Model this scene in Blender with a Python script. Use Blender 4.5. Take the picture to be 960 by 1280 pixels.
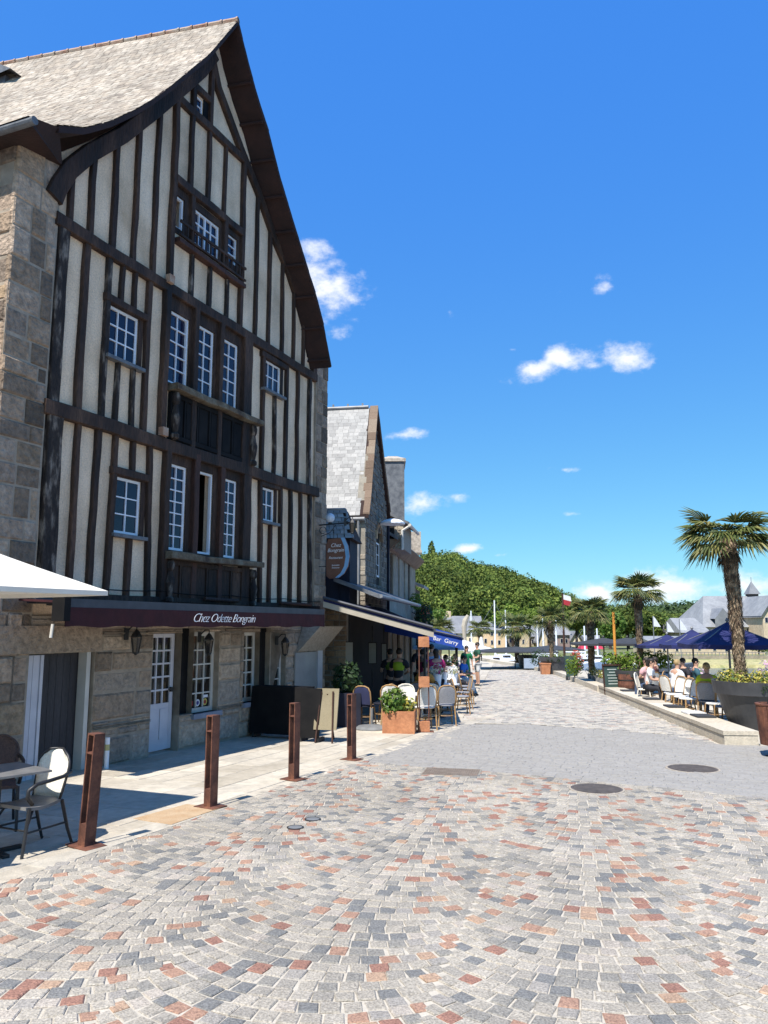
import bpy, bmesh, math, random
import numpy as np
from mathutils import Vector, Matrix
from mathutils.geometry import tessellate_polygon
random.seed(7); np.random.seed(7)
PI = math.pi
SC = bpy.context.scene
for o in list(bpy.data.objects): bpy.data.objects.remove(o)
COL = SC.collection

# ------------------------------------------------------------------ camera
FOC = 961.0; CX = 480.0; CY = 640.0; HOR = 783.0      # measured on the 960 x 1280 photograph
EYE = 1.95; PITCH = math.atan((HOR-CY)/FOC); SLOPE = 0.016
cd = bpy.data.cameras.new('camera'); cam = bpy.data.objects.new('camera', cd); COL.objects.link(cam)
cam.location = (0, 0, EYE); cam.rotation_euler = (PI/2+PITCH, 0, 0)
cd.sensor_fit = 'VERTICAL'; cd.sensor_height = 36.0; cd.lens = 36.0*FOC/1280.0
cd.clip_start = 0.05; cd.clip_end = 6000
SC.camera = cam
SC.render.resolution_x = 768; SC.render.resolution_y = 1024
CR = Vector((1, 0, 0)); CF = Vector((0, math.cos(PITCH), math.sin(PITCH))); CU = Vector((0, -math.sin(PITCH), math.cos(PITCH)))
def ray(x, y): return CR*((x-CX)/FOC)+CU*((CY-y)/FOC)+CF
def at(x, y, Y):
    d = ray(x, y); t = Y/d.y
    return Vector((0, 0, EYE))+d*t

# ------------------------------------------------------------------ sun and sky
SUN_EL = 57.0; SUN_AZ = 208.0          # sun stands behind the camera, to the left
SUN_STR = 4.9; SKY_STR = 0.115; EXPO = 0.69
az = math.radians(SUN_AZ); el = math.radians(SUN_EL)
to_sun = Vector((math.sin(az)*math.cos(el), math.cos(az)*math.cos(el), math.sin(el)))
sl = bpy.data.lights.new('sun', 'SUN'); sl.energy = SUN_STR; sl.angle = math.radians(0.5); sl.color = (1.0, 0.955, 0.88)
so = bpy.data.objects.new('sun', sl); COL.objects.link(so); so.location = (-20, -30, 60)
so.rotation_euler = (-to_sun).to_track_quat('-Z', 'Y').to_euler()

W = bpy.data.worlds.new('World'); SC.world = W; W.use_nodes = True
nt = W.node_tree; nt.nodes.clear()
def N_(t, kind, **kw):
    n = t.nodes.new(kind)
    for k, v in kw.items(): setattr(n, k, v)
    return n
def lk(t, a, b): t.links.new(a, b)
def math_(t, op, a, b=None, clamp=False):
    n = t.nodes.new('ShaderNodeMath'); n.operation = op; n.use_clamp = clamp
    for i, v in enumerate((a, b)):
        if v is None: continue
        if isinstance(v, (int, float)): n.inputs[i].default_value = v
        else: t.links.new(v, n.inputs[i])
    return n.outputs[0]
def dot_(t, v, vec):
    n = t.nodes.new('ShaderNodeVectorMath'); n.operation = 'DOT_PRODUCT'
    t.links.new(v, n.inputs[0]); n.inputs[1].default_value = vec
    return n.outputs['Value']
out = N_(nt, 'ShaderNodeOutputWorld'); bg = N_(nt, 'ShaderNodeBackground'); bg.inputs[1].default_value = SKY_STR
sky = N_(nt, 'ShaderNodeTexSky', sky_type='NISHITA', sun_disc=False)
sky.sun_elevation = el; sky.sun_rotation = az; sky.altitude = 0; sky.air_density = 1.0; sky.dust_density = 0.3; sky.ozone_density = 3.0
hs = N_(nt, 'ShaderNodeVectorMath', operation='MULTIPLY_ADD')      # deeper, clearer blue than the clear-air model gives
hs.inputs[1].default_value = (.36, .53, .20); hs.inputs[2].default_value = (.03, .72, 4.1)
lk(nt, sky.outputs[0], hs.inputs[0])
tc = N_(nt, 'ShaderNodeTexCoord'); dirv = tc.outputs['Generated']
# small fair-weather clouds: (pixel x, pixel y, half width, half height) give the direction each stands in
CLOUDS = [(412,365,58,46,1),(395,335,40,30,1),(428,412,26,14,.6),(672,464,52,17,1),(712,450,44,19,1),(742,458,26,9,.9),(776,450,34,24,1),(758,356,20,17,.9),
          (503,543,32,9,.9),(706,587,22,7,.8),(527,632,34,17,1),(571,621,25,9,.9),(640,437,14,6,.6),(562,390,12,10,.35),
          (850,735,120,24,1),(940,730,70,26,1),(745,742,50,14,1),(585,686,30,7,.8),(620,694,20,6,.5),(715,642,16,5,.35),(700,365,14,9,.3)]
nz = N_(nt, 'ShaderNodeTexNoise'); nz.inputs['Scale'].default_value = 16; nz.inputs['Detail'].default_value = 9; nz.inputs['Roughness'].default_value = 0.62
mp = N_(nt, 'ShaderNodeMapping'); mp.inputs['Scale'].default_value = (1, 1, 1.5); lk(nt, dirv, mp.inputs[0]); lk(nt, mp.outputs[0], nz.inputs['Vector'])
acc = None
for (px, py, rx, ry, st) in CLOUDS:
    c = ray(px, py).normalized(); r = Vector((c.y, -c.x, 0)).normalized(); u = r.cross(c).normalized()
    if u.z < 0: u = -u
    sc = FOC*1.05
    a = dot_(nt, dirv, tuple(r*(sc/rx))); b_ = dot_(nt, dirv, tuple(u*(sc/ry)))
    # direction dotted with r and u, minus the centre's own (zero) value
    a2 = math_(nt, 'MULTIPLY', a, a); b2 = math_(nt, 'MULTIPLY', b_, b_)
    d = math_(nt, 'SUBTRACT', 1.0, math_(nt, 'SQRT', math_(nt, 'ADD', a2, b2)))
    front = math_(nt, 'GREATER_THAN', dot_(nt, dirv, tuple(c)), 0.3)
    m = math_(nt, 'MAXIMUM', math_(nt, 'SUBTRACT', d, (1-st)*.55), -1.0)
    m = math_(nt, 'SUBTRACT', math_(nt, 'MULTIPLY', math_(nt, 'ADD', m, 1.0), front), 1.0)
    acc = m if acc is None else math_(nt, 'MAXIMUM', acc, m)
amp = math_(nt, 'MINIMUM', math_(nt, 'MULTIPLY', math_(nt, 'ADD', acc, 1.0), 5.0), 4.6)
dens = math_(nt, 'ADD', acc, math_(nt, 'MULTIPLY', math_(nt, 'SUBTRACT', nz.outputs['Fac'], 0.5), amp))
mr = N_(nt, 'ShaderNodeMapRange'); mr.interpolation_type = 'SMOOTHSTEP'; lk(nt, dens, mr.inputs[0])
mr.inputs[1].default_value = 0.05; mr.inputs[2].default_value = 1.5
mx = N_(nt, 'ShaderNodeMix', data_type='RGBA'); lk(nt, mr.outputs[0], mx.inputs[0]); lk(nt, hs.outputs[0], mx.inputs[6])
CLOUD_COL = (5.9, 6.0, 6.2, 1)
mx.inputs[7].default_value = CLOUD_COL
lk(nt, mx.outputs[2], bg.inputs[0]); lk(nt, bg.outputs[0], out.inputs[0])
SC.view_settings.view_transform = 'Standard'; SC.view_settings.look = 'None'
SC.view_settings.gamma = 1; SC.view_settings.use_curve_mapping = False; SC.view_settings.exposure = EXPO

# ------------------------------------------------------------------ materials
MATS = {}
def M(name, cols, scale=3.0, rough=0.8, bump=0.0, bscale=30.0, island=False, speck=0.0, sscale=60.0, metal=0.0, detail=6.0,
      stretch=(1, 1, 1), bdist=.02, var=0.0, vscale=.13, vstretch=(1, 1, 1), const=False, transl=0.0, spec=0.4, lo=0.32, hi=0.68):
    m = bpy.data.materials.new(name); m.use_nodes = True; t = m.node_tree
    b = t.nodes['Principled BSDF']; b.inputs['Roughness'].default_value = rough; b.inputs['Metallic'].default_value = metal
    b.inputs['Specular IOR Level'].default_value = spec
    c = N_(t, 'ShaderNodeTexCoord'); mpn = N_(t, 'ShaderNodeMapping'); mpn.inputs['Scale'].default_value = stretch
    lk(t, c.outputs['Object'], mpn.inputs[0]); vec = mpn.outputs[0]
    if not isinstance(cols[0], tuple): cols = [cols]
    cols = [(q if isinstance(q[1], tuple) else (i/max(1, len(cols)-1), q)) for i, q in enumerate(cols)]
    rmp = N_(t, 'ShaderNodeValToRGB'); cr = rmp.color_ramp; cr.interpolation = 'CONSTANT' if const else 'LINEAR'
    while len(cr.elements) < len(cols): cr.elements.new(0.5)
    for e, (p, q) in zip(cr.elements, cols): e.position = p; e.color = (*q, 1)
    if len(cols) == 1: cr.elements[1].color = (*cols[0][1], 1)
    if island:
        g = N_(t, 'ShaderNodeNewGeometry'); lk(t, g.outputs['Random Per Island'], rmp.inputs[0])
    else:
        n = N_(t, 'ShaderNodeTexNoise'); n.inputs['Scale'].default_value = scale; n.inputs['Detail'].default_value = detail
        lk(t, vec, n.inputs['Vector'])
        q = N_(t, 'ShaderNodeMapRange'); q.inputs[1].default_value = lo; q.inputs[2].default_value = hi
        lk(t, n.outputs['Fac'], q.inputs[0]); lk(t, q.outputs[0], rmp.inputs[0])
    colo = rmp.outputs[0]
    if speck:
        n2 = N_(t, 'ShaderNodeTexNoise'); n2.inputs['Scale'].default_value = sscale; n2.inputs['Detail'].default_value = 5; n2.inputs['Roughness'].default_value = 0.7
        lk(t, vec, n2.inputs['Vector'])
        q2 = N_(t, 'ShaderNodeMapRange'); q2.inputs[1].default_value = 0.3; q2.inputs[2].default_value = 0.7
        q2.inputs[3].default_value = 1-speck; q2.inputs[4].default_value = 1+speck; lk(t, n2.outputs['Fac'], q2.inputs[0])
        vm = N_(t, 'ShaderNodeVectorMath', operation='SCALE'); lk(t, colo, vm.inputs[0]); lk(t, q2.outputs[0], vm.inputs['Scale'])
        colo = vm.outputs[0]
    if var:
        n4 = N_(t, 'ShaderNodeTexNoise'); n4.inputs['Scale'].default_value = vscale; n4.inputs['Detail'].default_value = 2
        mp4 = N_(t, 'ShaderNodeMapping') 
        mp4.inputs['Scale'].default_value = vstretch; lk(t, c.outputs['Object'], mp4.inputs[0]); lk(t, mp4.outputs[0], n4.inputs['Vector'])
        q4 = N_(t, 'ShaderNodeMapRange'); q4.inputs[1].default_value = 0.35; q4.inputs[2].default_value = 0.65
        q4.inputs[3].default_value = 1-var; q4.inputs[4].default_value = 1+var; lk(t, n4.outputs['Fac'], q4.inputs[0])
        vm4 = N_(t, 'ShaderNodeVectorMath', operation='SCALE'); lk(t, colo, vm4.inputs[0]); lk(t, q4.outputs[0], vm4.inputs['Scale']); colo = vm4.outputs[0]
    lk(t, colo, b.inputs['Base Color'])
    if bump:
        n3 = N_(t, 'ShaderNodeTexNoise'); n3.inputs['Scale'].default_value = bscale; n3.inputs['Detail'].default_value = 6
        lk(t, vec, n3.inputs['Vector'])
        bp = N_(t, 'ShaderNodeBump'); bp.inputs['Strength'].default_value = bump; bp.inputs['Distance'].default_value = bdist
        lk(t, n3.outputs['Fac'], bp.inputs['Height']); lk(t, bp.outputs[0], b.inputs['Normal'])
    if transl:
        tr = N_(t, 'ShaderNodeBsdfTranslucent'); lk(t, colo, tr.inputs[0])
        ms = N_(t, 'ShaderNodeMixShader'); ms.inputs[0].default_value = transl
        o_ = t.nodes['Material Output']
        lk(t, b.outputs[0], ms.inputs[1]); lk(t, tr.outputs[0], ms.inputs[2]); lk(t, ms.outputs[0], o_.inputs[0])
    MATS[name] = m
    return m
plaster = M('lime_plaster', [(.60,.435,.285),(.76,.57,.39),(.82,.635,.455)], 1.1, .95, .8, 45, speck=.2, sscale=38, var=.13, vscale=2.4, vstretch=(1, 1, .18))
timber = M('old_timber', [(.012,.008,.006),(.040,.021,.013),(.085,.046,.028)], 2.2, .8, .8, 25, speck=.55, sscale=28, stretch=(1, 1, .22))
timber_grey = M('weathered_timber', [(.016,.011,.009),(.035,.024,.018),(.19,.155,.125)], 9, .85, .9, 30, speck=.6, sscale=50, stretch=(1, 1, .3), lo=.38, hi=.66)
timber_red = M('oiled_timber', [(.035,.014,.009),(.075,.032,.02)], 2, .75, .6, 25, speck=.4, sscale=30, stretch=(1, 1, .3))
sillwood = M('mossy_sill_wood', [(.06,.04,.027),(.13,.10,.065),(.17,.15,.11)], 4, .9, .9, 18, speck=.4, sscale=30)
stone = M('granite_block', [(.10,.074,.053),(.22,.16,.112),(.35,.25,.165),(.27,.20,.148),(.44,.325,.23),(.37,.285,.215),(.14,.105,.078),(.40,.28,.17)], 3, .92, 1.0, 16, island=True, speck=.42, sscale=9, bdist=.05)
stone_pale = M('pale_granite_block', [(.20,.148,.105),(.37,.28,.20),(.47,.36,.26),(.30,.22,.155),(.26,.215,.17),(.42,.34,.265)], 3, .92, 1.0, 16, island=True, speck=.38, sscale=10, bdist=.05)
stone_low = M('grey_granite_block', [(.20,.175,.145),(.31,.27,.215),(.37,.315,.25),(.24,.21,.17)], 3, .92, .8, 22, island=True, speck=.26, sscale=16)
mortar = M('lime_mortar', [(.25,.205,.155),(.37,.305,.235)], 6, .95, .5, 40)
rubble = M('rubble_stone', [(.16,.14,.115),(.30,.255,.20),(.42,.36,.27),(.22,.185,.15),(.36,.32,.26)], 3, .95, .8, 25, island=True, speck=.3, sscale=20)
rubble_dark = M('darker_rubble_stone', [(.075,.068,.06),(.15,.135,.115),(.21,.19,.16),(.11,.10,.088)], 3, .95, .8, 25, island=True, speck=.35, sscale=20)  # darker set of the rubble colours, for the gable wall
rubble_tan = M('russet_rubble', [(.22,.13,.07),(.33,.22,.13),(.16,.11,.07),(.40,.29,.18)], 3, .95, .8, 25, island=True, speck=.3, sscale=20)
mortar_dark = M('grey_mortar', [(.20,.18,.15),(.30,.27,.22)], 6, .95, .5, 40)
slate_old = M('lichen_slate', [(.235,.195,.155),(.325,.275,.22),(.375,.325,.265),(.28,.23,.18),(.35,.29,.225)], 3, .9, .8, 30, island=True, speck=.42, sscale=7, var=.16, vscale=.5)
slate_new = M('grey_slate', [(.21,.205,.20),(.28,.275,.265),(.34,.33,.315)], 3, .6, .3, 40, island=True, speck=.15, sscale=8)
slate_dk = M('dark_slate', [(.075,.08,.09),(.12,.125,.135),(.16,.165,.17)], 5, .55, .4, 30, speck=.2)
ridge_m = M('terracotta_ridge', [(.25,.12,.075),(.40,.27,.19),(.34,.30,.24)], 4, .9, .5, 30, speck=.3)
under_m = M('soffit_boards', [(.022,.011,.009),(.04,.018,.014)], 3, .85, .5, 20)
white_p = M('white_paint', [(.72,.74,.78),(.82,.83,.85)], 4, .5, .1, 60)
cream_p = M('cream_paint', [(.50,.47,.42),(.58,.55,.49)], 4, .6, .1, 60)
lilac_p = M('pale_mauve_paint', [(.50,.48,.51),(.58,.56,.58)], 4, .6, .2, 50)
dkdoor = M('dark_boards', [(.028,.026,.028),(.05,.046,.05)], 4, .7, .5, 30, stretch=(1, 1, .15), speck=.3)
black_p = M('black_paint', [(.006,.006,.007),(.014,.013,.013)], 3, .8, spec=.15)
iron = M('wrought_iron', [(.012,.012,.013),(.03,.028,.027)], 8, .5, .2, 60)
zinc = M('zinc_gutter', [(.16,.165,.17),(.25,.255,.26)], 5, .5, .1, 40)
glass = M('window_glass', [(.005,.007,.022),(.012,.016,.042)], 1.2, .05, .35, 2.2, spec=.42)
glass_in = M('shop_glass', [(.006,.006,.007),(.035,.026,.018)], 3.5, .06, .1, 2, spec=.5)
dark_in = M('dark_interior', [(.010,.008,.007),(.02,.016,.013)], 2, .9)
maroon = M('maroon_canvas', [(.030,.0045,.0065),(.048,.008,.011)], 5, .85, .3, 60)
awnbar = M('slate_blue_metal', [(.035,.037,.046),(.055,.058,.07)], 4, .5)
navy = M('navy_canvas', [(.010,.013,.065),(.018,.023,.105)], 3, .85, .3, 40)
navy_d = M('dark_navy_canvas', [(.007,.008,.018),(.012,.014,.030)], 3, .8, .3, 40)
royal = M('royal_blue_canvas', [(.012,.045,.26),(.02,.07,.36)], 3, .8, .2, 40)
grey_c = M('anthracite_canvas', [(.028,.030,.036),(.045,.048,.055)], 3, .85, .3, 40)
cream_c = M('cream_canvas', [(.72,.67,.57),(.78,.73,.64)], 3, .9, .25, 25, transl=.10)
beam_c = M('cream_valance', [(.34,.30,.235),(.42,.37,.30)], 3, .9, .2, 30)
letter_w = M('white_lettering', [(.8,.78,.78)], 1, .6)
corten = M('rusted_steel', [(.055,.022,.015),(.115,.045,.028),(.18,.072,.04)], 5, .8, .4, 50, speck=.3, sscale=25)
corten_o = M('orange_rusted_steel', [(.34,.135,.062),(.48,.21,.10)], 4, .75, .3, 40, speck=.2, sscale=20)
flag_m = M('pale_flagstone', [(.37,.325,.255),(.42,.37,.295),(.47,.42,.34),(.40,.36,.295)], 3, .9, .4, 40, island=True, speck=.18, sscale=7, var=.10, vscale=1.1)
flag_o = M('rusty_sand', [(.38,.25,.14),(.44,.32,.20)], 6, .95, .4, 60, speck=.2)
bed_m = M('sand_joint', [(.40,.36,.295),(.49,.44,.365)], 9, .97, .4, 60)
bed_dk = M('grey_joint', [(.22,.21,.20),(.29,.275,.26)], 9, .97, .4, 60)
sett_m = M('mixed_granite_setts', [(0,(.305,.272,.225)),(.18,(.35,.312,.258)),(.33,(.268,.242,.205)),(.45,(.32,.286,.236)),(.56,(.222,.206,.18)),(.68,(.16,.157,.15)),(.77,(.275,.25,.22)),(.84,(.31,.185,.13)),(.90,(.25,.13,.095)),(.94,(.35,.235,.16)),(.97,(.355,.31,.26))],
           3, .85, .5, 70, island=True, const=True, speck=.55, sscale=75, var=.10, vscale=.55)
sett_far = M('pale_granite_setts', [(0,(.38,.345,.295)),(.2,(.43,.39,.335)),(.4,(.33,.305,.27)),(.58,(.25,.235,.215)),(.72,(.40,.365,.31)),(.84,(.20,.19,.178)),(.93,(.34,.265,.22))],
           3, .85, .4, 60, island=True, const=True, speck=.2, sscale=30)
sett_grey = M('grey_granite_setts', [(.25,.234,.212),(.272,.255,.232),(.29,.272,.248),(.262,.245,.223)], 3, .85, .4, 60, island=True, speck=.16, sscale=30)
rattan = M('tan_rattan', [(.27,.15,.06),(.40,.25,.11)], 20, .6, .3, 60)
weave_w = M('white_weave', [(.60,.58,.54),(.78,.76,.71)], 60, .7, .6, 90)
weave_g = M('grey_weave', [(.20,.20,.215),(.30,.30,.32)], 60, .7, .6, 90)
weave_c = M('cream_weave', [(.66,.61,.52),(.80,.75,.65)], 60, .7, .6, 90)
weave_b = M('brown_weave', [(.055,.032,.028),(.10,.06,.05)], 60, .7, .6, 90)
dkmetal = M('dark_metal', [(.022,.022,.024),(.04,.04,.042)], 6, .45, metal=.3)
lid_m = M('cast_iron_lid', [(.07,.058,.05),(.12,.10,.088)], 8, .6, .2, 60)
greymetal = M('grey_metal', [(.14,.145,.15),(.20,.205,.21)], 6, .5)
tabletop = M('grey_tabletop', [(.12,.12,.12),(.19,.185,.18)], 5, .35, .1, 40)
whitetop = M('white_tabletop', [(.62,.62,.62),(.72,.72,.71)], 5, .45)
planter_g = M('charcoal_planter', [(.040,.041,.045),(.06,.061,.066)], 4, .5, .15, 40)
bench_m = M('bench_granite', [(.40,.35,.27),(.48,.42,.33),(.55,.49,.39)], 3, .9, .5, 35, island=True, speck=.2, sscale=12)
soil = M('soil', [(.05,.035,.022),(.09,.065,.04)], 8, .95)
leaf_f = M('forest_leaves', [(.038,.066,.014),(.072,.110,.022),(.115,.155,.03),(.165,.195,.04)], 3, .8, island=True, var=.42, vscale=.11, transl=.2, spec=.2)
leaf_f2 = M('far_leaves', [(.040,.072,.026),(.065,.105,.036),(.09,.13,.045)], 3, .8, island=True, var=.35, vscale=.06, transl=.2, spec=.2)
leaf_y = M('yellow_green_leaves', [(.07,.14,.02),(.14,.21,.03),(.20,.26,.045)], 3, .7, island=True, transl=.3, spec=.25)
leaf_s = M('shrub_leaves', [(.05,.12,.018),(.10,.18,.03),(.17,.23,.05)], 3, .6, island=True, transl=.3, spec=.3)
leaf_d = M('dark_shrub_leaves', [(.012,.030,.012),(.025,.05,.018),(.04,.075,.02)], 3, .6, island=True, transl=.2, spec=.3)
palm_m = M('palm_leaf', [(.05,.075,.025),(.085,.115,.035),(.15,.165,.045),(.26,.23,.08)], 3, .55, island=True, transl=.25, spec=.35)
palm_dead = M('dead_palm_leaf', [(.05,.038,.025),(.10,.075,.045)], 3, .8, island=True)
palm_tr = M('palm_fibre', [(.07,.045,.03),(.17,.12,.075),(.32,.245,.165)], 9, .95, .9, 30, speck=.45, sscale=25)
fl_y = M('yellow_flowers', [(.45,.36,.04),(.55,.47,.10),(.16,.20,.04),(.10,.16,.03)], 3, .7, island=True, transl=.25)
fl_w = M('white_flowers', [(.75,.73,.66),(.70,.66,.45),(.12,.18,.05),(.8,.78,.74)], 3, .7, island=True, transl=.25)
fl_p = M('pink_flowers', [(.50,.30,.40),(.60,.45,.52),(.12,.18,.05),(.66,.58,.60)], 3, .7, island=True, transl=.25)
fl_r = M('red_flowers', [(.50,.05,.035),(.60,.16,.07),(.40,.03,.04),(.10,.13,.03)], 3, .7, island=True, transl=.2)
grass_m = M('dry_grass_bank', [(.30,.27,.12),(.40,.35,.17),(.20,.22,.08)], .8, .95, .6, 8, speck=.3, sscale=3)
far_ground = M('meadow', [(.10,.13,.045),(.20,.20,.09)], .05, .95)
hill_m = M('hill_soil', [(.02,.04,.012),(.035,.06,.018)], .1, .95)
sandstone = M('sandstone_wall', [(.46,.36,.25),(.58,.47,.33)], 1.5, .9, .4, 10, speck=.2, sscale=4)
wall_cream = M('cream_render', [(.62,.54,.40),(.70,.61,.46)], .6, .9, speck=.08, sscale=3)
wall_pink = M('apricot_render', [(.60,.42,.27),(.66,.48,.32)], .6, .9, speck=.08, sscale=3)
wall_mauve = M('mauve_stone', [(.22,.16,.16),(.30,.22,.21)], 1, .9, speck=.2, sscale=3)
wall_stone = M('grey_brown_stone', [(.26,.22,.165),(.36,.30,.22)], 1.2, .9, speck=.25, sscale=3)
roof_gr = M('blue_grey_roof', [(.16,.165,.18),(.22,.225,.235)], .8, .6, speck=.12, sscale=3)
roof_far = M('grey_slate_roof', [(.20,.205,.215),(.27,.275,.28)], .5, .65, speck=.12, sscale=2)
skin_m = M('skin', [(.42,.24,.165),(.50,.30,.21)], 5, .6)
hair_d = M('dark_hair', [(.012,.009,.007),(.03,.02,.014)], 12, .6)
hair_b = M('blond_hair', [(.28,.19,.08),(.38,.27,.13)], 12, .6)
orange_p = M('orange_paint', [(.55,.22,.03),(.62,.28,.05)], 4, .6)
red_p = M('red_paint', [(.38,.06,.03),(.45,.09,.045)], 4, .6)
chalk_m = M('green_blackboard', [(.02,.045,.04),(.035,.065,.055)], 3, .8)
pale_blue = M('pale_blue_canvas', [(.25,.31,.40),(.32,.38,.47)], 3, .8)
def solid(name, c, rough=.8): return MATS.get(name) or M(name, [tuple(x*.85 for x in c), c], 6, rough)

wt = bpy.data.materials.new('river_water'); wt.use_nodes = True
t_ = wt.node_tree; b_ = t_.nodes['Principled BSDF']; b_.inputs['Base Color'].default_value = (.03, .07, .14, 1); b_.inputs['Roughness'].default_value = .12
n_ = N_(t_, 'ShaderNodeTexNoise'); n_.inputs['Scale'].default_value = 1.2; n_.inputs['Detail'].default_value = 5
bp_ = N_(t_, 'ShaderNodeBump'); bp_.inputs['Strength'].default_value = .5; bp_.inputs['Distance'].default_value = .15
tc_ = N_(t_, 'ShaderNodeTexCoord'); lk(t_, tc_.outputs['Object'], n_.inputs['Vector']); lk(t_, n_.outputs['Fac'], bp_.inputs['Height']); lk(t_, bp_.outputs[0], b_.inputs['Normal'])

# ------------------------------------------------------------------ building helpers
def tag(o, label=None, cat=None, group=None, kind=None):
    if label: o['label'] = label
    if cat: o['category'] = cat
    if group: o['group'] = group
    if kind: o['kind'] = kind
    return o
def thing(name, loc, label, cat, group=None):
    e = bpy.data.objects.new(name, None); COL.objects.link(e); e.location = loc; e.empty_display_size = .2
    return tag(e, label, cat, group)
def root_off(p):
    v = Vector((0, 0, 0))
    while p is not None: v += p.location; p = p.parent
    return v
def children(o): return [c for c in bpy.data.objects if c.parent == o]
def copy_tree(o, parent=None):
    c = o.copy(); COL.objects.link(c)
    if parent is not None: c.parent = parent
    for ch in KIDS.get(o.name, ()):
        copy_tree(ch, c)
    return c
KIDS = {}
class MB:
    def __init__(s): s.v = []; s.f = []; s.m = []
    def add(s, vs, fs, mi=0):
        n = len(s.v); s.v.extend([tuple(q) for q in vs]); s.f.extend([tuple(i+n for i in q) for q in fs]); s.m.extend([mi]*len(fs)); return s
    def box8(s, p, mi=0):      # p[0..3] bottom ring, p[4..7] top ring
        return s.add(p, [(3,2,1,0),(4,5,6,7),(0,1,5,4),(1,2,6,5),(2,3,7,6),(3,0,4,7)], mi)
    def box(s, x0, x1, y0, y1, z0, z1, mi=0):
        return s.box8([(x0,y0,z0),(x1,y0,z0),(x1,y1,z0),(x0,y1,z0),(x0,y0,z1),(x1,y0,z1),(x1,y1,z1),(x0,y1,z1)], mi)
    def fbox(s, fr, u0, u1, n0, n1, z0, z1, mi=0):
        P = fr.p
        return s.box8([P(u0,n0,z0),P(u0,n1,z0),P(u1,n1,z0),P(u1,n0,z0),P(u0,n0,z1),P(u0,n1,z1),P(u1,n1,z1),P(u1,n0,z1)], mi)
    def tube(s, pts, rad, seg=8, mi=0, cap=True):
        pts = [Vector(p) for p in pts]; rad = rad if isinstance(rad, (list, tuple)) else [rad]*len(pts)
        n0 = len(s.v); k = len(pts); a = None
        for i, p in enumerate(pts):
            tg = (pts[min(i+1, k-1)]-pts[max(i-1, 0)]).normalized()
            if a is None: a = tg.orthogonal().normalized()
            a = (a-tg*a.dot(tg)); a = a.normalized() if a.length > 1e-6 else tg.orthogonal().normalized()
            b = tg.cross(a)
            for j in range(seg):
                th = 2*PI*j/seg; s.v.append(tuple(p+(a*math.cos(th)+b*math.sin(th))*rad[i]))
        for i in range(k-1):
            for j in range(seg):
                s.f.append((n0+i*seg+j, n0+i*seg+(j+1)%seg, n0+(i+1)*seg+(j+1)%seg, n0+(i+1)*seg+j)); s.m.append(mi)
        if cap:
            s.f.append(tuple(n0+j for j in range(seg))[::-1]); s.m.append(mi)
            s.f.append(tuple(n0+(k-1)*seg+j for j in range(seg))); s.m.append(mi)
        return s
    def lathe(s, prof, c=(0,0,0), seg=20, mi=0, rot=0, cap=True):
        n0 = len(s.v)
        for r, z in prof:
            for j in range(seg):
                th = 2*PI*j/seg+rot; s.v.append((c[0]+r*math.cos(th), c[1]+r*math.sin(th), c[2]+z))
        for i in range(len(prof)-1):
            for j in range(seg):
                s.f.append((n0+i*seg+j, n0+i*seg+(j+1)%seg, n0+(i+1)*seg+(j+1)%seg, n0+(i+1)*seg+j)); s.m.append(mi)
        if cap:
            s.f.append(tuple(n0+j for j in range(seg))[::-1]); s.m.append(mi)
            s.f.append(tuple(n0+(len(prof)-1)*seg+j for j in range(seg))); s.m.append(mi)
        return s
    def ball(s, c, rx, ry, rz, seg=12, rings=8, mi=0):
        n0 = len(s.v)
        for i in range(1, rings):
            ph = PI*i/rings
            for j in range(seg):
                th = 2*PI*j/seg
                s.v.append((c[0]+rx*math.sin(ph)*math.cos(th), c[1]+ry*math.sin(ph)*math.sin(th), c[2]+rz*math.cos(ph)))
        s.v.append((c[0], c[1], c[2]+rz)); s.v.append((c[0], c[1], c[2]-rz)); t, b = len(s.v)-2, len(s.v)-1
        for j in range(seg):
            s.f.append((t, n0+j, n0+(j+1)%seg)); s.m.append(mi)
            s.f.append((b, n0+(rings-2)*seg+(j+1)%seg, n0+(rings-2)*seg+j)); s.m.append(mi)
        for i in range(rings-2):
            for j in range(seg):
                s.f.append((n0+i*seg+j, n0+(i+1)*seg+j, n0+(i+1)*seg+(j+1)%seg, n0+i*seg+(j+1)%seg)); s.m.append(mi)
        return s
    def leaves(s, c, rx, ry, rz, n, size, shell=.55, mi=0, up=0.0, lumps=None):
        c = Vector(c)
        for _ in range(n):
            d = Vector((random.gauss(0,1), random.gauss(0,1), random.gauss(0,1))).normalized()
            k = shell+(1-shell)*random.random()**.5
            p = Vector((d.x*rx*k, d.y*ry*k, d.z*rz*k))+c
            nn = (d+Vector((random.gauss(0,.5), random.gauss(0,.5), random.gauss(0,.5)+up))).normalized()
            a = nn.orthogonal().normalized(); b = nn.cross(a); th = random.random()*6.28
            a, b = a*math.cos(th)+b*math.sin(th), b*math.cos(th)-a*math.sin(th)
            q = size*(.6+.8*random.random())
            s.add([p-a*q, p-b*q*.5, p+a*q, p+b*q*.5], [(0,1,2,3)], mi)
        return s
    def xform(s, mtx):
        s.v = [tuple(mtx @ Vector(q)) for q in s.v]; return s
    def build(s, name, mat, parent=None, smooth=False):
        off = root_off(parent)
        me = bpy.data.meshes.new(name)
        vs = [(a-off.x, b-off.y, c-off.z) for a, b, c in s.v] if off.length > 0 else s.v
        me.from_pydata(vs, [], s.f)
        mats = mat if isinstance(mat, list) else [mat]
        for q in mats: me.materials.append(q)
        if len(mats) > 1: me.polygons.foreach_set('material_index', s.m)
        if smooth: me.polygons.foreach_set('use_smooth', [True]*len(s.f))
        me.update()
        o = bpy.data.objects.new(name, me); COL.objects.link(o)
        if parent is not None:
            o.parent = parent; KIDS.setdefault(parent.name, []).append(o)
        return o
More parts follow.
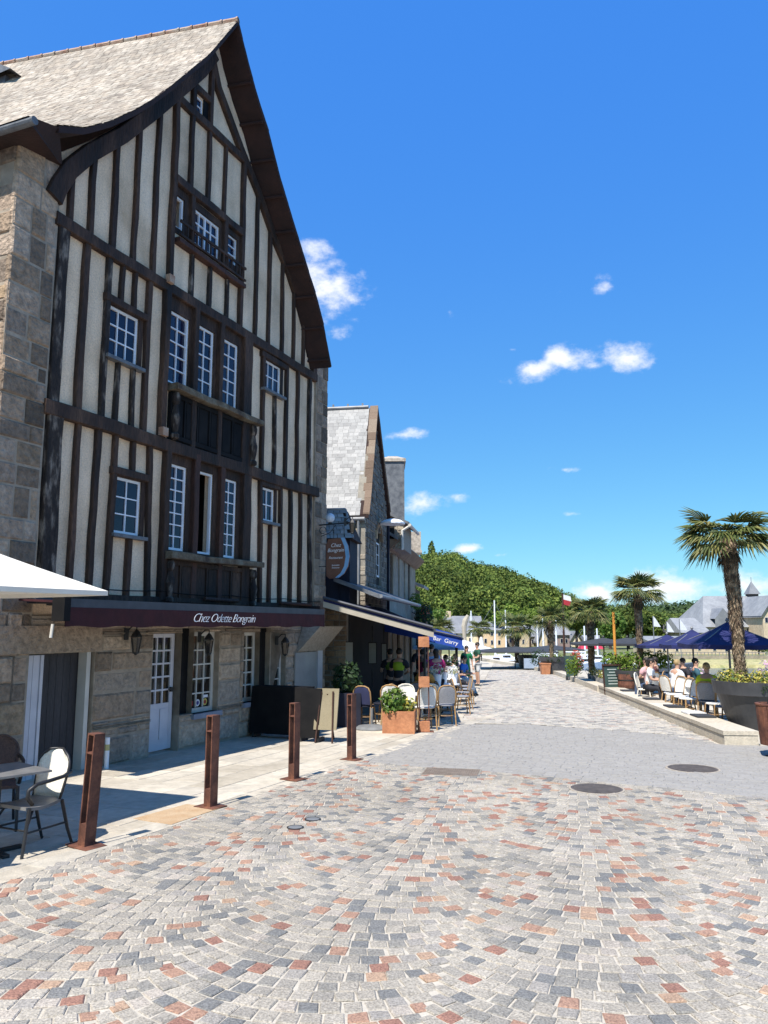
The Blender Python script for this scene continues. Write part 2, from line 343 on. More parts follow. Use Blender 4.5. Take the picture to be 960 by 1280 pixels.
class Fr:
    def __init__(s, ang, o=(0,0,0), flip=1):
        s.d = Vector((math.sin(ang), math.cos(ang), 0)); s.n = Vector((math.cos(ang), -math.sin(ang), 0))*flip; s.o = Vector(o)
    def p(s, u, n, z): return s.o+s.d*u+s.n*n+Vector((0,0,z))
    def px(s, x, y, n):      # pixel -> (u, z) on the plane at distance n
        r = ray(x, y); c = Vector((0,0,EYE)); t = (n-s.n.dot(c-s.o))/s.n.dot(r); q = c+r*t
        return s.d.dot(q-s.o), q.z
def gz(y): return -SLOPE*max(-30, min(y, 62))

def ashlar(mb, fr, u0, u1, z0, z1, nf, holes=(), rows=(.28,.4), lens=(.35,.8), jit=.012, depth=.08, gap=.012, ch=.012):
    zs = [z0]; marks = sorted({z for h in holes for z in (h[2], h[3]) if z0 < z < z1}|{z1})
    for mk in marks:
        while zs[-1] < mk-1e-6:
            h = random.uniform(*rows)
            zs.append(mk if zs[-1]+h > mk-rows[0]*.5 else zs[-1]+h)
    for a, b in zip(zs, zs[1:]):
        zc = (a+b)/2; iv = [(u0, u1)]
        for h in holes:
            if h[2] < zc < h[3]:
                nv = []
                for s_, e_ in iv:
                    if h[1] <= s_ or h[0] >= e_: nv.append((s_, e_)); continue
                    if h[0] > s_: nv.append((s_, h[0]))
                    if h[1] < e_: nv.append((h[1], e_))
                iv = nv
        for s_, e_ in iv:
            u = s_
            while u < e_-1e-6:
                l = random.uniform(*lens); v = u+l
                if v > e_-lens[0]*.6: v = e_
                g = gap/2; q = nf+random.uniform(-jit, jit); jj = gap*.5
                ua, ub, za, zb = u+g+random.uniform(0,jj), v-g-random.uniform(0,jj), a+g+random.uniform(0,jj), b-g-random.uniform(0,jj)
                c = min(ch, (ub-ua)/3, (zb-za)/3); P = fr.p
                r0 = [P(ua,q-depth,za),P(ub,q-depth,za),P(ub,q-depth,zb),P(ua,q-depth,zb)]
                r1 = [P(ua,q-c,za),P(ub,q-c,za),P(ub,q-c,zb),P(ua,q-c,zb)]
                r2 = [P(ua+c,q,za+c),P(ub-c,q,za+c),P(ub-c,q,zb-c),P(ua+c,q,zb-c)]
                mb.add(r0+r1+r2, [(0,1,5,4),(1,2,6,5),(2,3,7,6),(3,0,4,7),(4,5,9,8),(5,6,10,9),(6,7,11,10),(7,4,8,11),(8,9,10,11)])
                u = v
    return mb
def panel(mb, fr, outline, holes, n0, n1, mi=0):     # wall sheet with openings and reveals; front at n1, back at n0
    hs = [[(h[0],h[2]),(h[1],h[2]),(h[1],h[3]),(h[0],h[3])] for h in holes]
    loops = [[Vector((a, b, 0)) for a, b in outline]]+[[Vector((a, b, 0)) for a, b in h] for h in hs]
    tris = tessellate_polygon(loops); flat = [q for l in loops for q in l]
    mb.add([fr.p(q.x, n1, q.y) for q in flat], [tuple(t) for t in tris], mi)
    for l in loops:
        k = len(l)
        for i in range(k):
            a, b = l[i], l[(i+1)%k]
            mb.add([fr.p(a.x,n1,a.y), fr.p(b.x,n1,b.y), fr.p(b.x,n0,b.y), fr.p(a.x,n0,a.y)], [(0,1,2,3)], mi)
    return mb
def beam(mb, fr, a, b, w, n0, n1, wob=.012, seg=None, w2=None, mi=0):      # hewn timber in the facade plane from (u,z) a to b
    ax = Vector((b[0]-a[0], b[1]-a[1])); L = ax.length; ax /= L; sd = Vector((-ax.y, ax.x)); w2 = w2 or w
    k = seg or max(2, int(L/.45)); rings = []; off = 0
    for i in range(k+1):
        t = i/k; ww = (w+(w2-w)*t)/2; off = off*.6+random.uniform(-wob, wob); c = Vector(a)+ax*(L*t)+sd*off
        wl, wr = ww+random.uniform(-wob, wob)*.6, ww+random.uniform(-wob, wob)*.6; nn = n1+random.uniform(-.006, .006)
        p, q = c+sd*wl, c-sd*wr; ci = .012
        p2, q2 = c+sd*(wl-ci), c-sd*(wr-ci)
        rings.append([fr.p(p.x,n0,p.y), fr.p(p.x,nn-ci,p.y), fr.p(p2.x,nn,p2.y), fr.p(q2.x,nn,q2.y), fr.p(q.x,nn-ci,q.y), fr.p(q.x,n0,q.y)])
    vs = [v for r in rings for v in r]; fs = []
    for i in range(k):
        for j in range(6): fs.append((i*6+j, i*6+(j+1)%6, (i+1)*6+(j+1)%6, (i+1)*6+j))
    fs += [(5,4,3,2,1,0), tuple(k*6+j for j in range(6))]
    return mb.add(vs, fs, mi)
def text_mb(txt, size, mtx, shear=.3, ext=.003, sx=1.0, bold=0.0, space=1.0):
    cu = bpy.data.curves.new('lettering', 'FONT'); cu.body = txt; cu.size = size; cu.shear = shear; cu.extrude = ext; cu.align_x = 'CENTER'; cu.align_y = 'CENTER'
    cu.offset = bold; cu.resolution_u = 4; cu.space_character = space
    o = bpy.data.objects.new('lettering', cu); COL.objects.link(o)
    bpy.context.view_layer.update()
    me = bpy.data.meshes.new_from_object(o.evaluated_get(bpy.context.evaluated_depsgraph_get()))
    mb = MB(); mb.add([mtx @ Vector((v.co.x*sx, v.co.y, v.co.z)) for v in me.vertices], [tuple(p.vertices) for p in me.polygons])
    bpy.data.objects.remove(o); bpy.data.curves.remove(cu); bpy.data.meshes.remove(me)
    return mb
def basis(o, x, y, z):
    m = Matrix.Identity(4)
    for i, c in enumerate((x, y, z)): m[0][i], m[1][i], m[2][i] = c.x, c.y, c.z
    m[0][3], m[1][3], m[2][3] = o
    return m
UP = Vector((0,0,1))
F1 = Fr(math.radians(23.6))          # the timbered facade: u along it, n out of it (the wall stands at n = -9)
F2 = Fr(math.radians(9.0), (-1.4, 18.0, 0))      # the buildings beyond: u along the street from the first one's corner, n out of it
# ------------------------------------------------------------------ the setting
def sheet(name, poly, zf, mat, dz=0.0, kind='structure', ny=24):
    ys = [p[1] for p in poly]; mb = MB(); bm = bmesh.new()
    vs = [bm.verts.new((x, y, 0)) for x, y in poly]; bm.faces.new(vs)
    for i in range(1, ny):
        yy = min(ys)+(max(ys)-min(ys))*i/ny
        bmesh.ops.bisect_plane(bm, geom=bm.verts[:]+bm.edges[:]+bm.faces[:], plane_co=(0, yy, 0), plane_no=(0, 1, 0))
    for v in bm.verts: v.co.z = zf(v.co.y)+dz
    me = bpy.data.meshes.new(name); bm.normal_update()
    for f in bm.faces:
        if f.normal.z < 0: f.normal_flip()
    bm.to_mesh(me); bm.free(); me.materials.append(mat)
    o = bpy.data.objects.new(name, me); COL.objects.link(o); o['kind'] = kind
    return o
QE = 12.6                                   # the quay's edge above the river
quay = [(-60,-25),(QE+6,-25),(QE+3,10),(QE,24),(QE+.4,46),(QE-.3,60),(QE-3,73),(4,84),(-8,92),(-60,100)]
sheet('ground', quay, gz, bed_m, -.024)
mb = MB()
for a, b in zip(quay[1:-1], quay[2:]):
    mb.add([(a[0],a[1],gz(a[1])-.024),(b[0],b[1],gz(b[1])-.024),(b[0],b[1],-6),(a[0],a[1],-6)], [(0,1,2,3)])
tag(mb.build('quay_wall', wall_stone), kind='structure')
WL = -2.75
mb = MB(); mb.add([(-80,-60,WL),(900,-60,WL),(900,400,WL),(-80,400,WL)], [(0,1,2,3)]); tag(mb.build('river', wt), kind='structure')
bank = [(-600,96),(-60,104),(0,112),(14,104),(20,92),(36,88.5),(60,87),(120,84),(900,60)]
mb = MB()
for a, b in zip(bank, bank[1:]):
    L = max(1, int((Vector(b)-Vector(a)).length/6))
    for i in range(L):
        p = Vector(a).lerp(Vector(b), i/L); q = Vector(a).lerp(Vector(b), (i+1)/L)
        mb.add([(p.x,p.y,-5),(q.x,q.y,-5),(q.x,q.y+1.5,WL+.35),(p.x,p.y+1.5,WL+.35),(q.x,q.y+6.5,-2.0),(p.x,p.y+6.5,-2.0)], [(0,1,2,3),(3,2,4,5)])
tag(mb.build('river_bank', grass_m), kind='structure')
mb = MB(); pts = [(x, y+6.5, -2.0) for x, y in bank]
mb.add([(x, y, z) for x, y, z in pts]+[(x*1.0, y+14, -1.6) for x, y, z in pts]+[(-3000,4000,-1.6),(4000,4000,-1.6)],
       [(i, i+1, len(pts)+i+1, len(pts)+i) for i in range(len(pts)-1)]+[tuple(range(len(pts), 2*len(pts)))[::1]+(2*len(pts)+1, 2*len(pts))])
tag(mb.build('far_bank', far_ground), kind='structure')

def sett(mb, c4, h=.03, inset=.007, jit=.003, tilt=.0025):
    cx = sum(p[0] for p in c4)/4; cy = sum(p[1] for p in c4)/4; top = []; bot = []
    ta, tb, tz = random.uniform(-tilt,tilt), random.uniform(-tilt,tilt), random.uniform(-.002,.003)
    for x, y in c4:
        x += random.uniform(-jit,jit); y += random.uniform(-jit,jit)
        bot.append((x, y, gz(y)-h)); dx, dy = cx-x, cy-y; l = math.hypot(dx, dy) or 1
        xi, yi = x+dx/l*inset, y+dy/l*inset
        top.append((xi, yi, gz(yi)+tz+ta*(1 if xi > cx else -1)+tb*(1 if yi > cy else -1)))
    mid = [(b[0], b[1], t[2]-.006) for b, t in zip(bot, top)]
    mb.add(bot+mid+top, [(0,1,5,4),(1,2,6,5),(2,3,7,6),(3,0,4,7),(4,5,9,8),(5,6,10,9),(6,7,11,10),(7,4,8,11),(8,9,10,11)])
def shrink(c4, g):
    cx = sum(p[0] for p in c4)/4; cy = sum(p[1] for p in c4)/4
    r = []
    for x, y in c4:
        dx, dy = x-cx, y-cy; l = math.hypot(dx, dy); k = max(.2, (l-g)/l); r.append((cx+dx*k, cy+dy*k))
    return r
def inside(p, poly):
    x, y = p; c = False; j = len(poly)-1
    for i in range(len(poly)):
        (a, b), (d, e) = poly[i], poly[j]
        if (b > y) != (e > y) and x < (d-a)*(y-b)/(e-b)+a: c = not c
        j = i
    return c
def w1(u, n): p = F1.p(u, n, 0); return (p.x, p.y)
def w2(u, n): p = F2.p(u, n, 0); return (p.x, p.y)
BAND = [(-.45,13.05),(1.72,18.35),(3.35,18.35),(5.8,16.5),(6.35,14.84),(9.5,14.4),(12.5,13.0),(12.5,6.2),(8.2,8.05),(4.78,10.0),(1.66,11.87),(0,12.65)]
FORE = [(-.45,13.05),(0,12.65),(1.66,11.87),(4.78,10.0),(8.2,8.05),(12.5,6.2),(12.5,-3),(-6.5,-3),w1(.5,-5.42)]
FARR = [(1.80,18.6),(3.35,18.5),(5.8,16.62),(6.33,14.96),(8.02,29.3),(9.6,44.8),(9.6,58),(8.6,70.5),(6.3,71),w2(50,3.1),w2(11,3.1)]
sheet('sand_bed', FORE, gz, bed_m, -.0075); sheet('road_bed', FARR, gz, bed_m, -.008); sheet('band_bed', BAND, gz, bed_dk, -.0055)
mb = MB(); Wc = 1.66; AH = math.radians(41); R_ = Wc/2/math.sin(AH); s_ = .128; NS = 15; an = math.radians(14)
ca, sa = math.cos(an), math.sin(an); fh = math.sqrt(R_*R_-Wc*Wc/4)
def arcpt(j, k, th):
    a = j*Wc+R_*math.sin(th); b = k*s_-(R_*math.cos(th)-fh)
    b += .012*math.sin(a*2.9-k*.11); a += .03*math.sin(b*1.1)
    return (a*ca+b*sa, -a*sa+b*ca)
for j in range(-8, 10):
    ph = random.uniform(-.06,.06)
    for k in range(-10, 118):
        e = random.uniform(-.25,.25)
        for i in range(NS):
            t0 = -AH+(i+(e if 0 < i else 0))*AH*2/NS; t1 = -AH+(i+1+(e if i < NS-1 else 0))*AH*2/NS
            c = arcpt(j, k+.5+ph, (t0+t1)/2)
            if abs(c[0]) > .62*c[1]+2.2 or c[1] < .4 or not inside(c, FORE): continue
            th = (t0+t1)/2+random.uniform(-.04,.04)-an; w = R_*(t1-t0)/2-random.uniform(.003,.007); h = s_*math.cos((t0+t1)/2)/2-random.uniform(.003,.0065)
            tx, ty, nx_, ny_ = math.cos(th), math.sin(th), -math.sin(th), math.cos(th)
            q = [(c[0]+A*w*tx+B*h*nx_, c[1]+A*w*ty+B*h*ny_) for A, B in ((-1,-1),(1,-1),(1,1),(-1,1))]
            sett(mb, q, jit=.0065, inset=.009)
tag(mb.build('cobbled_square', sett_m), kind='structure')
def rows(mb, poly, ang, lw, lh, gap, jit):
    dx, dy = math.cos(ang), math.sin(ang); xs = [p[0]*dx+p[1]*dy for p in poly]; ys = [-p[0]*dy+p[1]*dx for p in poly]
    b = min(ys)
    while b < max(ys):
        h = lh*random.uniform(.94,1.06); a = min(xs)-random.uniform(0, lw)
        while a < max(xs):
            w = lw*random.uniform(.8,1.2); mid = ((a+w/2)*dx-(b+h/2)*dy, (a+w/2)*dy+(b+h/2)*dx)
            if inside(mid, poly):
                q = [(A*dx-B*dy, A*dy+B*dx) for A, B in ((a,b),(a+w,b),(a+w,b+h),(a,b+h))]
                sett(mb, shrink(q, gap), jit=jit)
            a += w
        b += h
mb = MB(); rows(mb, FARR, math.radians(-7), .17, .125, .006, .006); tag(mb.build('cobbled_road', sett_far), kind='structure')
mb = MB(); rows(mb, BAND, math.radians(-28), .19, .10, .0035, .003); tag(mb.build('paving_band', sett_grey), kind='structure')
# sidewalk flagstones and its flush kerb, in the facade's frame
def flags(mb, fr, u0, u1, n0, n1, rn, lu, gap=.004, test=None):
    n = n0
    while n < n1-.01:
        h = min(random.uniform(*rn), n1-n)
        if n1-(n+h) < .12: h = n1-n
        u = u0-random.uniform(0, lu[0])
        while u < u1:
            l = random.uniform(*lu); q = [fr.p(a, b, 0) for a, b in ((u,n),(u+l,n),(u+l,n+h),(u,n+h))]; q = [(p.x, p.y) for p in q][::-1]
            c = (sum(p[0] for p in q)/4, sum(p[1] for p in q)/4)
            if test is None or test(c): sett(mb, shrink(q, gap*1.5), inset=.005, jit=.002, tilt=.0015)
            u += l
        n += h
mb = MB(); flags(mb, F1, -3, 17.6, -9.4, -5.98, (.40,.52), (.55,1.05)); flags(mb, F1, -3, 19.4, -5.98, -5.72, (.26,.26), (.9,1.3)); flags(mb, F1, -3, 19.6, -5.72, -5.46, (.26,.26), (.9,1.3))
tag(mb.build('sidewalk', flag_m), kind='structure')
mb = MB(); flags(mb, F2, -1.5, 30, -.5, 3.05, (.40,.52), (.6,1.0), test=lambda c: F1.n.dot(Vector((c[0],c[1],0))) > -5.45 or F1.d.dot(Vector((c[0],c[1],0))) > 17.9)
tag(mb.build('terrace_paving', flag_m), kind='structure')
FQ = Fr(math.atan2(1.65,14.5), (6.35,14.84,0))
mb = MB(); flags(mb, FQ, -1.0, 57, .66, 6.2, (.5,.6), (.8,1.2), test=lambda c: c[1] > 14.6 and c[0] < QE-.3); tag(mb.build('quay_paving', flag_m), kind='structure')

# ------------------------------------------------------------------ small things set in the ground
def cover(loc, r, label, oval=1.0, name='manhole_cover', ring=1.14):
    t = thing(name, (loc[0], loc[1], gz(loc[1])), label, 'manhole cover' if name == 'manhole_cover' else 'ground light')
    z = gz(loc[1])+.004; mb = MB(); mb.lathe([(r*(1+(ring-1)*.6),-.02),(r*(1+(ring-1)*.6),.004),(r*1.01,.006),(r*1.01,-.02)], (loc[0],loc[1],z), 32, cap=False); mb.build('ring', stone_low if name == 'manhole_cover' else dkmetal, t)
    mb = MB(); mb.lathe([(r,-.02),(r,.003)], (loc[0],loc[1],z), 32)
    if name == 'manhole_cover':
        k = int(r*2/.06)
        for i in range(k):
            y = -r+(i+.5)*2*r/k; w = math.sqrt(max(0, r*r*.84-y*y))
            if w > .03: mb.box(loc[0]-w, loc[0]+w, loc[1]+y-.017, loc[1]+y+.017, z+.002, z+.009)
        mb.build('lid', lid_m, t)
    else: mb.build('lens', greymetal, t)
    return t
cover((2.80,10.55), .33, 'round ribbed manhole cover at the near edge of the grey paving band')
cover((4.70,12.15), .36, 'round ribbed manhole cover inside the grey paving band')
cover((-.93,8.45), .075, 'small round ground light in the cobbles, the nearer of two', name='ground_light', ring=1.3)
cover((-.78,8.82), .075, 'small round ground light in the cobbles, the farther of two', name='ground_light', ring=1.3)
c = Vector((1.0,11.85,0)); dd = Vector((.96,-.2,0)).normalized(); ee = Vector((.2,.96,0)).normalized()
t = thing('drain_grate', (c.x,c.y,gz(c.y)), 'dark rectangular drain grate between cobbles and grey band', 'drain grate')
mb = MB(); z = gz(c.y)+.004
for i in range(25):
    o_ = c+dd*(-.39+i*.0325); P = [o_-dd*.012-ee*.26, o_+dd*.012-ee*.26, o_+dd*.012+ee*.26, o_-dd*.012+ee*.26]
    mb.box8([(p.x,p.y,z-.01) for p in P]+[(p.x,p.y,z+.006) for p in P])
mb.build('bar_grid', M('rusty_grate', [(.13,.095,.07),(.20,.155,.12)], 8, .8, .3), t)
mb = MB(); P = [c-dd*.43-ee*.3, c+dd*.43-ee*.3, c+dd*.43+ee*.3, c-dd*.43+ee*.3]; mb.box8([(p.x,p.y,z-.012) for p in P]+[(p.x,p.y,z+.001) for p in P]); mb.build('frame', mortar_dark, t)
mb = MB(); q = [F1.p(u, n, 0) for u, n in ((7.0,-6.06),(7.85,-6.0),(7.8,-5.5),(6.95,-5.5))]
mb.box8([(p.x,p.y,gz(p.y)-.01) for p in q]+[(p.x,p.y,gz(p.y)+.007) for p in q])
tag(mb.build('sand_patch', flag_o), 'rusty orange sanded slab in the kerb beside a bollard', 'paving slab')

# ------------------------------------------------------------------ the timber framed house
NF = -9.0
base = F1.p(12.4, NF, gz(15))
H = thing('timber_framed_house', base, 'tall half timbered gable house with cream plaster and granite ground floor', 'house')
def P1(x, y, n=NF): return F1.px(x, y, n)
NV = -8.5                                   # plane of the verge
Lv = [P1(*q, NV) for q in [(298,28),(262,68),(240,86),(215,107),(190,125),(170,137),(140,151),(107,160)]]
Rv = [P1(*q, NV) for q in [(298,28),(310,75),(322,120),(335,160),(350,220),(367,277),(384,332),(395,367),(404,402),(411,440)]]
apex = (Lv[0][0], Lv[0][1]+.05)
Lv[0] = apex; Rv[0] = apex
# windows: pixel corners of each frame, columns, rows
WIN = {}
def wpx(tl, tr, br, bl):
    a, b, c, d = P1(*tl), P1(*tr), P1(*br), P1(*bl)
    return ((a[0]+d[0])/2, (b[0]+c[0])/2, (c[1]+d[1])/2, (a[1]+b[1])/2)
SPEC = [
 ('small square window', (137.5,379.5),(174,398),(173,462),(135,441), 3, 3),
 ('left tall casement', (210,386),(237,397.5),(236,486),(211,479), 2, 5),
 ('middle tall casement', (247,404),(268,415),(267.5,500),(246,491), 2, 5),
 ('right tall casement', (279,422),(298,431),(297.5,514),(278,505), 2, 5),
 ('small square window', (329.5,447.5),(352,459),(351,495.5),(330,485), 3, 2),
 ('small window', (145.5,594.5),(177,602.5),(176,670.5),(142,666), 2, 3),
 ('left tall casement', (209,577.5),(234,584),(232,689.5),(211,687), 2, 7),
 ('open casement', (248,587.5),(267,593),(265.5,694.5),(246,691), 0, 0),
 ('right tall casement', (280,597.5),(296,601),(296,699),(278,696), 2, 7),
 ('small window', (328,609),(344,612),(343,654),(328,650), 2, 2),
 ('gable casement', (221,243),(231,249),(231,290),(221,284), 0, 0),
 ('gable window', (242,261),(275,280),(275,325),(242,303), 4, 3),
 ('gable casement', (285,292),(297,298),(297,333),(285,326), 1, 3),
 ('attic window', (246,117),(255,125),(255,147),(246,139), 1, 2),
]
wins = [(wpx(*s[1:5]), s[5], s[6], s[0]) for s in SPEC]
zb3 = 8.11; zb2 = 5.17; zlow = 2.05; uL = 8.08; uR = 16.28
def inset_curve(pts, dn, du): return [(u+du, z-dn) for u, z in pts]
lo_ = [(u, z) for u, z in Lv if u > uL+.15]; ro_ = [(u, z) for u, z in Rv if u < 16.2]
outline = [(uL, zlow), (16.72, zlow), (16.72, 8.45)]+[(u-.14, z-.1) for u, z in ro_[::-1][:-1]]+[(apex[0], apex[1]-.14)]+[(u+.1, z-.14) for u, z in lo_[1:]]+[(uL, 9.25)]
mb = MB(); panel(mb, F1, outline, [w[0] for w in wins], NF-.22, NF-.035); mb.build('plaster_wall', plaster, H)
# window joinery
def window(parent, fr, n, box, cols, rows_, mat, fw=.05, mw=.022, gl=None, name='window', lower=0):
    u0, u1, z0, z1 = box; mb = MB(); a = n-.055
    mb.fbox(fr, u0, u0+fw, a, n, z0, z1); mb.fbox(fr, u1-fw, u1, a, n, z0, z1)
    mb.fbox(fr, u0+fw, u1-fw, a, n-.002, z0, z0+fw*1.1); mb.fbox(fr, u0+fw, u1-fw, a, n-.002, z1-fw, z1)
    iu0, iu1, iz0, iz1 = u0+fw, u1-fw, z0+fw*1.1+lower, z1-fw
    if lower: mb.fbox(fr, iu0, iu1, a, n-.006, z0+fw*1.1, iz0)
    for i in range(1, cols):
        w = mw*(1.9 if cols == 4 and i == 2 else 1); c = iu0+(iu1-iu0)*i/cols; mb.fbox(fr, c-w/2, c+w/2, a+.012, n-.006, iz0, iz1)
    for j in range(1, rows_):
        c = iz0+(iz1-iz0)*j/rows_; mb.fbox(fr, iu0, iu1, a+.015, n-.008, c-mw/2, c+mw/2)
    w = mb.build(name, mat, parent)
    if gl:
        g = MB(); th = random.uniform(-.012,.012); tv = random.uniform(-.010,.010)
        Q = fr.p; b = n-.034
        g.add([Q(iu0,b-th,iz0-0.0), Q(iu1,b+th,iz0), Q(iu1,b+th+tv,iz1), Q(iu0,b-th+tv,iz1)], [(0,1,2,3)])
        g.build('pane', gl, w)
    return w
for box, c_, r_, nm in wins:
    u0, u1, z0, z1 = box
    if c_ == 0:
        d = MB(); d.fbox(F1, u0-.02, u1+.02, NF-.95, NF-.22, z0-.02, z1+.02); 
        d.f = [f for i, f in enumerate(d.f)]
        w = window(H, F1, NF-.05, box, 0, 0, white_p, fw=.04)
        # dark room seen through the opened casement: an open-fronted box
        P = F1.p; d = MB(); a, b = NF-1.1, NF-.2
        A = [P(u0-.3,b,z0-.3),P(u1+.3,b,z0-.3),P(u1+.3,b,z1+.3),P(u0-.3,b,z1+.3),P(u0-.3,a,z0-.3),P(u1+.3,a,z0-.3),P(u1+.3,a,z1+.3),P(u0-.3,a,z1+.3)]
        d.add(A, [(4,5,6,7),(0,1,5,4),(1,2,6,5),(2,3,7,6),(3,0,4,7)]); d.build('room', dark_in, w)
    else:
        w = window(H, F1, NF-.05, box, c_, r_, white_p, gl=glass, fw=.045 if c_ > 1 else .03, mw=.02)
        if nm == 'small square window': tag(w, nm)
        if nm.startswith('small'):
            s = MB(); s.fbox(F1, u0-.09, u1+.09, NF-.06, NF+.10, z0-.07, z0-.012); s.build('sill', slate_dk, w)
# main beams
def surround(ids, ua, ub, za, zb_, nm='window_surround'):
    mb = MB(); panel(mb, F1, [(ua,za),(ub,za),(ub,zb_),(ua,zb_)], [wins[i][0] for i in ids], NF-.06, NF-.012); mb.build(nm, timber, H)
surround((1,2,3), P1(203,428)[0], P1(309,490)[0], wins[1][0][2]-.1, zb3); surround((6,7,8), P1(202,640)[0], P1(308,655)[0], wins[6][0][2]-.08, zb2)
surround((10,11,12), P1(218,250)[0], P1(301,300)[0], min(wins[i][0][2] for i in (10,11,12))-.06, max(wins[i][0][3] for i in (10,11,12))+.12)
for i in (0,4,5,9): q = wins[i][0]; surround((i,), q[0]-.10, q[1]+.10, q[2]-.05, q[3]+.06)
fr_ = beam(MB(), F1, (uL-.06, zb3), (16.30, zb3-.02), .20, NF-.1, NF+.075).build('timber_frame', timber, H)
def bm_(a, b, w, n1=.05, mat=timber, nm='stud', **k):
    return beam(MB(), F1, a, b, w*(.80 if nm == 'stud' and w < .2 else 1), NF-.09, NF+n1, **k).build(nm, mat, fr_)
bm_((uL-.06, zb2), (16.42, zb2+.02), .23, .09, nm='cross_beam')
bm_((uL, zlow+.32), (16.6, zlow+.32), .16, .06, nm='sill_beam')
def vstud(x, y, z0, z1, w, x2=None, y2=None, mat=timber, n1=.045):      # stud through pixel (x, y)
    u = P1(x, y)[0]; u2 = P1(x2, y2)[0] if x2 else u
    bm_((u2, z0), (u, z1), w, n1, mat)
b3, b2, bs = zb3-.09, zb2, zlow+.36
def wz(i): return wins[i][0]
# between the two cross beams
vstud(76,330, b2+.1, b3, .20, 66,490, timber_grey, .06)
for x, y, w, mt in [(103,410,.16,timber),(131.7,422,.13,timber_grey),(182.5,450,.14,timber),(328,520,.13,timber),(357,545,.13,timber),(371,540,.11,timber),(386,545,.14,timber_grey)]:
    vstud(x, y, b2+.1, b3, w, mat=mt)
for x, y, i in [(152,360,0),(168,367,0)]: vstud(x, y, wz(i)[3]+.12, b3, .10)
for x, y, i in [(145,495,0),(164.5,503,0),(343,530,4)]: vstud(x, y, b2+.1, wz(i)[2]-.06, .10, mat=timber_grey)
for i in (0, 4, 5, 9):
    u0, u1, z0, z1 = wz(i); bm_((u0-.14, z1+.07), (u1+.14, z1+.07), .13, .055, nm='window_head')
for x, y, w in [(205.5,428,.17),(241.5,450,.17),(273.5,465,.15),(306,490,.30)]: vstud(x, y, b2+.1, b3, w, n1=.085)
# below the lower cross beam
vstud(65,560, bs, b2, .27, 58,700, timber_grey, .07)
for x, y, x2, y2, w in [(95,570,86,720,.12),(121,575,111,725,.14),(144,575,133,730,.13),(186,570,183,745,.13),(325,615,324,755,.13),(350,620,349,755,.12),(362.5,630,362,755,.12),(375,630,374,755,.11),(386.5,640,386.5,755,.14)]:
    vstud(x, y, bs, b2, w, x2, y2, timber if x != 386.5 else timber_grey)
vstud(166,570, wz(5)[3]+.12, b2, .12); vstud(159,710, bs, wz(5)[2]-.06, .12); vstud(337,700, bs, wz(9)[2]-.06, .11, mat=timber_red)
for x, y, w, mt in [(204,640,.18,timber),(241,645,.19,timber_red),(273.5,650,.17,timber_red),(305,655,.28,timber)]: vstud(x, y, bs, b2, w, n1=.085, mat=mt)
# gable
def top_at(u):        # height of the verge curve at u
    pts = (Lv[::-1]+Rv[1:])
    for a, b in zip(pts, pts[1:]):
        if a[0] <= u <= b[0]: return a[1]+(b[1]-a[1])*(u-a[0])/(b[0]-a[0])
    return 9
BR = [P1(*q) for q in [(64,248),(70,234),(84,213),(110,192),(150,170),(190,140),(217,118),(250,90),(266,70)]]
RR = [P1(*q) for q in [(262,62),(272,110),(301,188),(322,240),(343,300),(360,340),(376,384),(386,408),(391.5,440),(392,470)]]
def interp(pts, u):
    pts = sorted(pts)
    for a, b in zip(pts, pts[1:]):
        if a[0] <= u <= b[0]: return a[1]+(b[1]-a[1])*(u-a[0])/(b[0]-a[0]+1e-9)
    return None
def poly_beam(pts, w, n1, nm, mat=timber, w2=None):
    mb = MB(); k = len(pts)-1
    ang = []
    rings = []
    for i, p in enumerate(pts):
        a = Vector(pts[max(i-1,0)]); b = Vector(pts[min(i+1,k)]); t = (b-a).normalized(); s = Vector((-t.y, t.x)); ww = (w+((w2 or w)-w)*i/k)/2; c = Vector(p)
        q, r = c+s*ww, c-s*ww; q2, r2 = c+s*(ww-.012), c-s*(ww-.012)
        rings.append([F1.p(q.x,NF-.1,q.y),F1.p(q.x,NF+n1-.012,q.y),F1.p(q2.x,NF+n1,q2.y),F1.p(r2.x,NF+n1,r2.y),F1.p(r.x,NF+n1-.012,r.y),F1.p(r.x,NF-.1,r.y)])
    vs = [v for r in rings for v in r]
    fs = [(i*6+j,i*6+(j+1)%6,(i+1)*6+(j+1)%6,(i+1)*6+j) for i in range(k) for j in range(6)]+[(5,4,3,2,1,0),tuple(k*6+j for j in range(6))]
    return mb.add(vs, fs).build(nm, mat, fr_)
poly_beam(BR, .30, .10, 'curved_brace', w2=.22); poly_beam(RR, .19, .06, 'rafter')
for x, y, w in [(87.5,262,.12),(115,250,.13),(143,260,.14),(169,270,.12),(193,290,.12)]:
    u = P1(x, y)[0]; bm_((u, zb3), (u, (interp(BR, u) or 9.5)-.05), w, .04)
u = P1(216,250)[0]; bm_((u, zb3), (u, interp(BR, u)), .15, .06)
colz = (P1(219,120), P1(302,197)); bm_((colz[0][0]-.1, colz[0][1]), (colz[1][0]+.05, colz[1][1]), .17, .055, nm='collar_beam')
hd = P1(222,229), P1(301,287); zh = (hd[0][1]+hd[1][1])/2
sl_ = P1(219,304), P1(301,355); zs_ = (sl_[0][1]+sl_[1][1])/2
bm_((P1(218,230)[0], zh), (P1(303,288)[0], zh), .17, .07, nm='window_head')
bm_((P1(218,306)[0], zs_), (P1(302,357)[0], zs_), .10, .12, timber_red, 'window_sill_beam')
zc = (colz[0][1]+colz[1][1])/2
for x, y, w in [(239,200,.13),(261,215,.12),(281,235,.10)]: u = P1(x, y)[0]; bm_((u, zh), (u, zc), w, .04)
for x, y, w in [(239,270,.15),(280,300,.15)]: u = P1(x, y)[0]; bm_((u, zs_), (u, zh), w, .065)
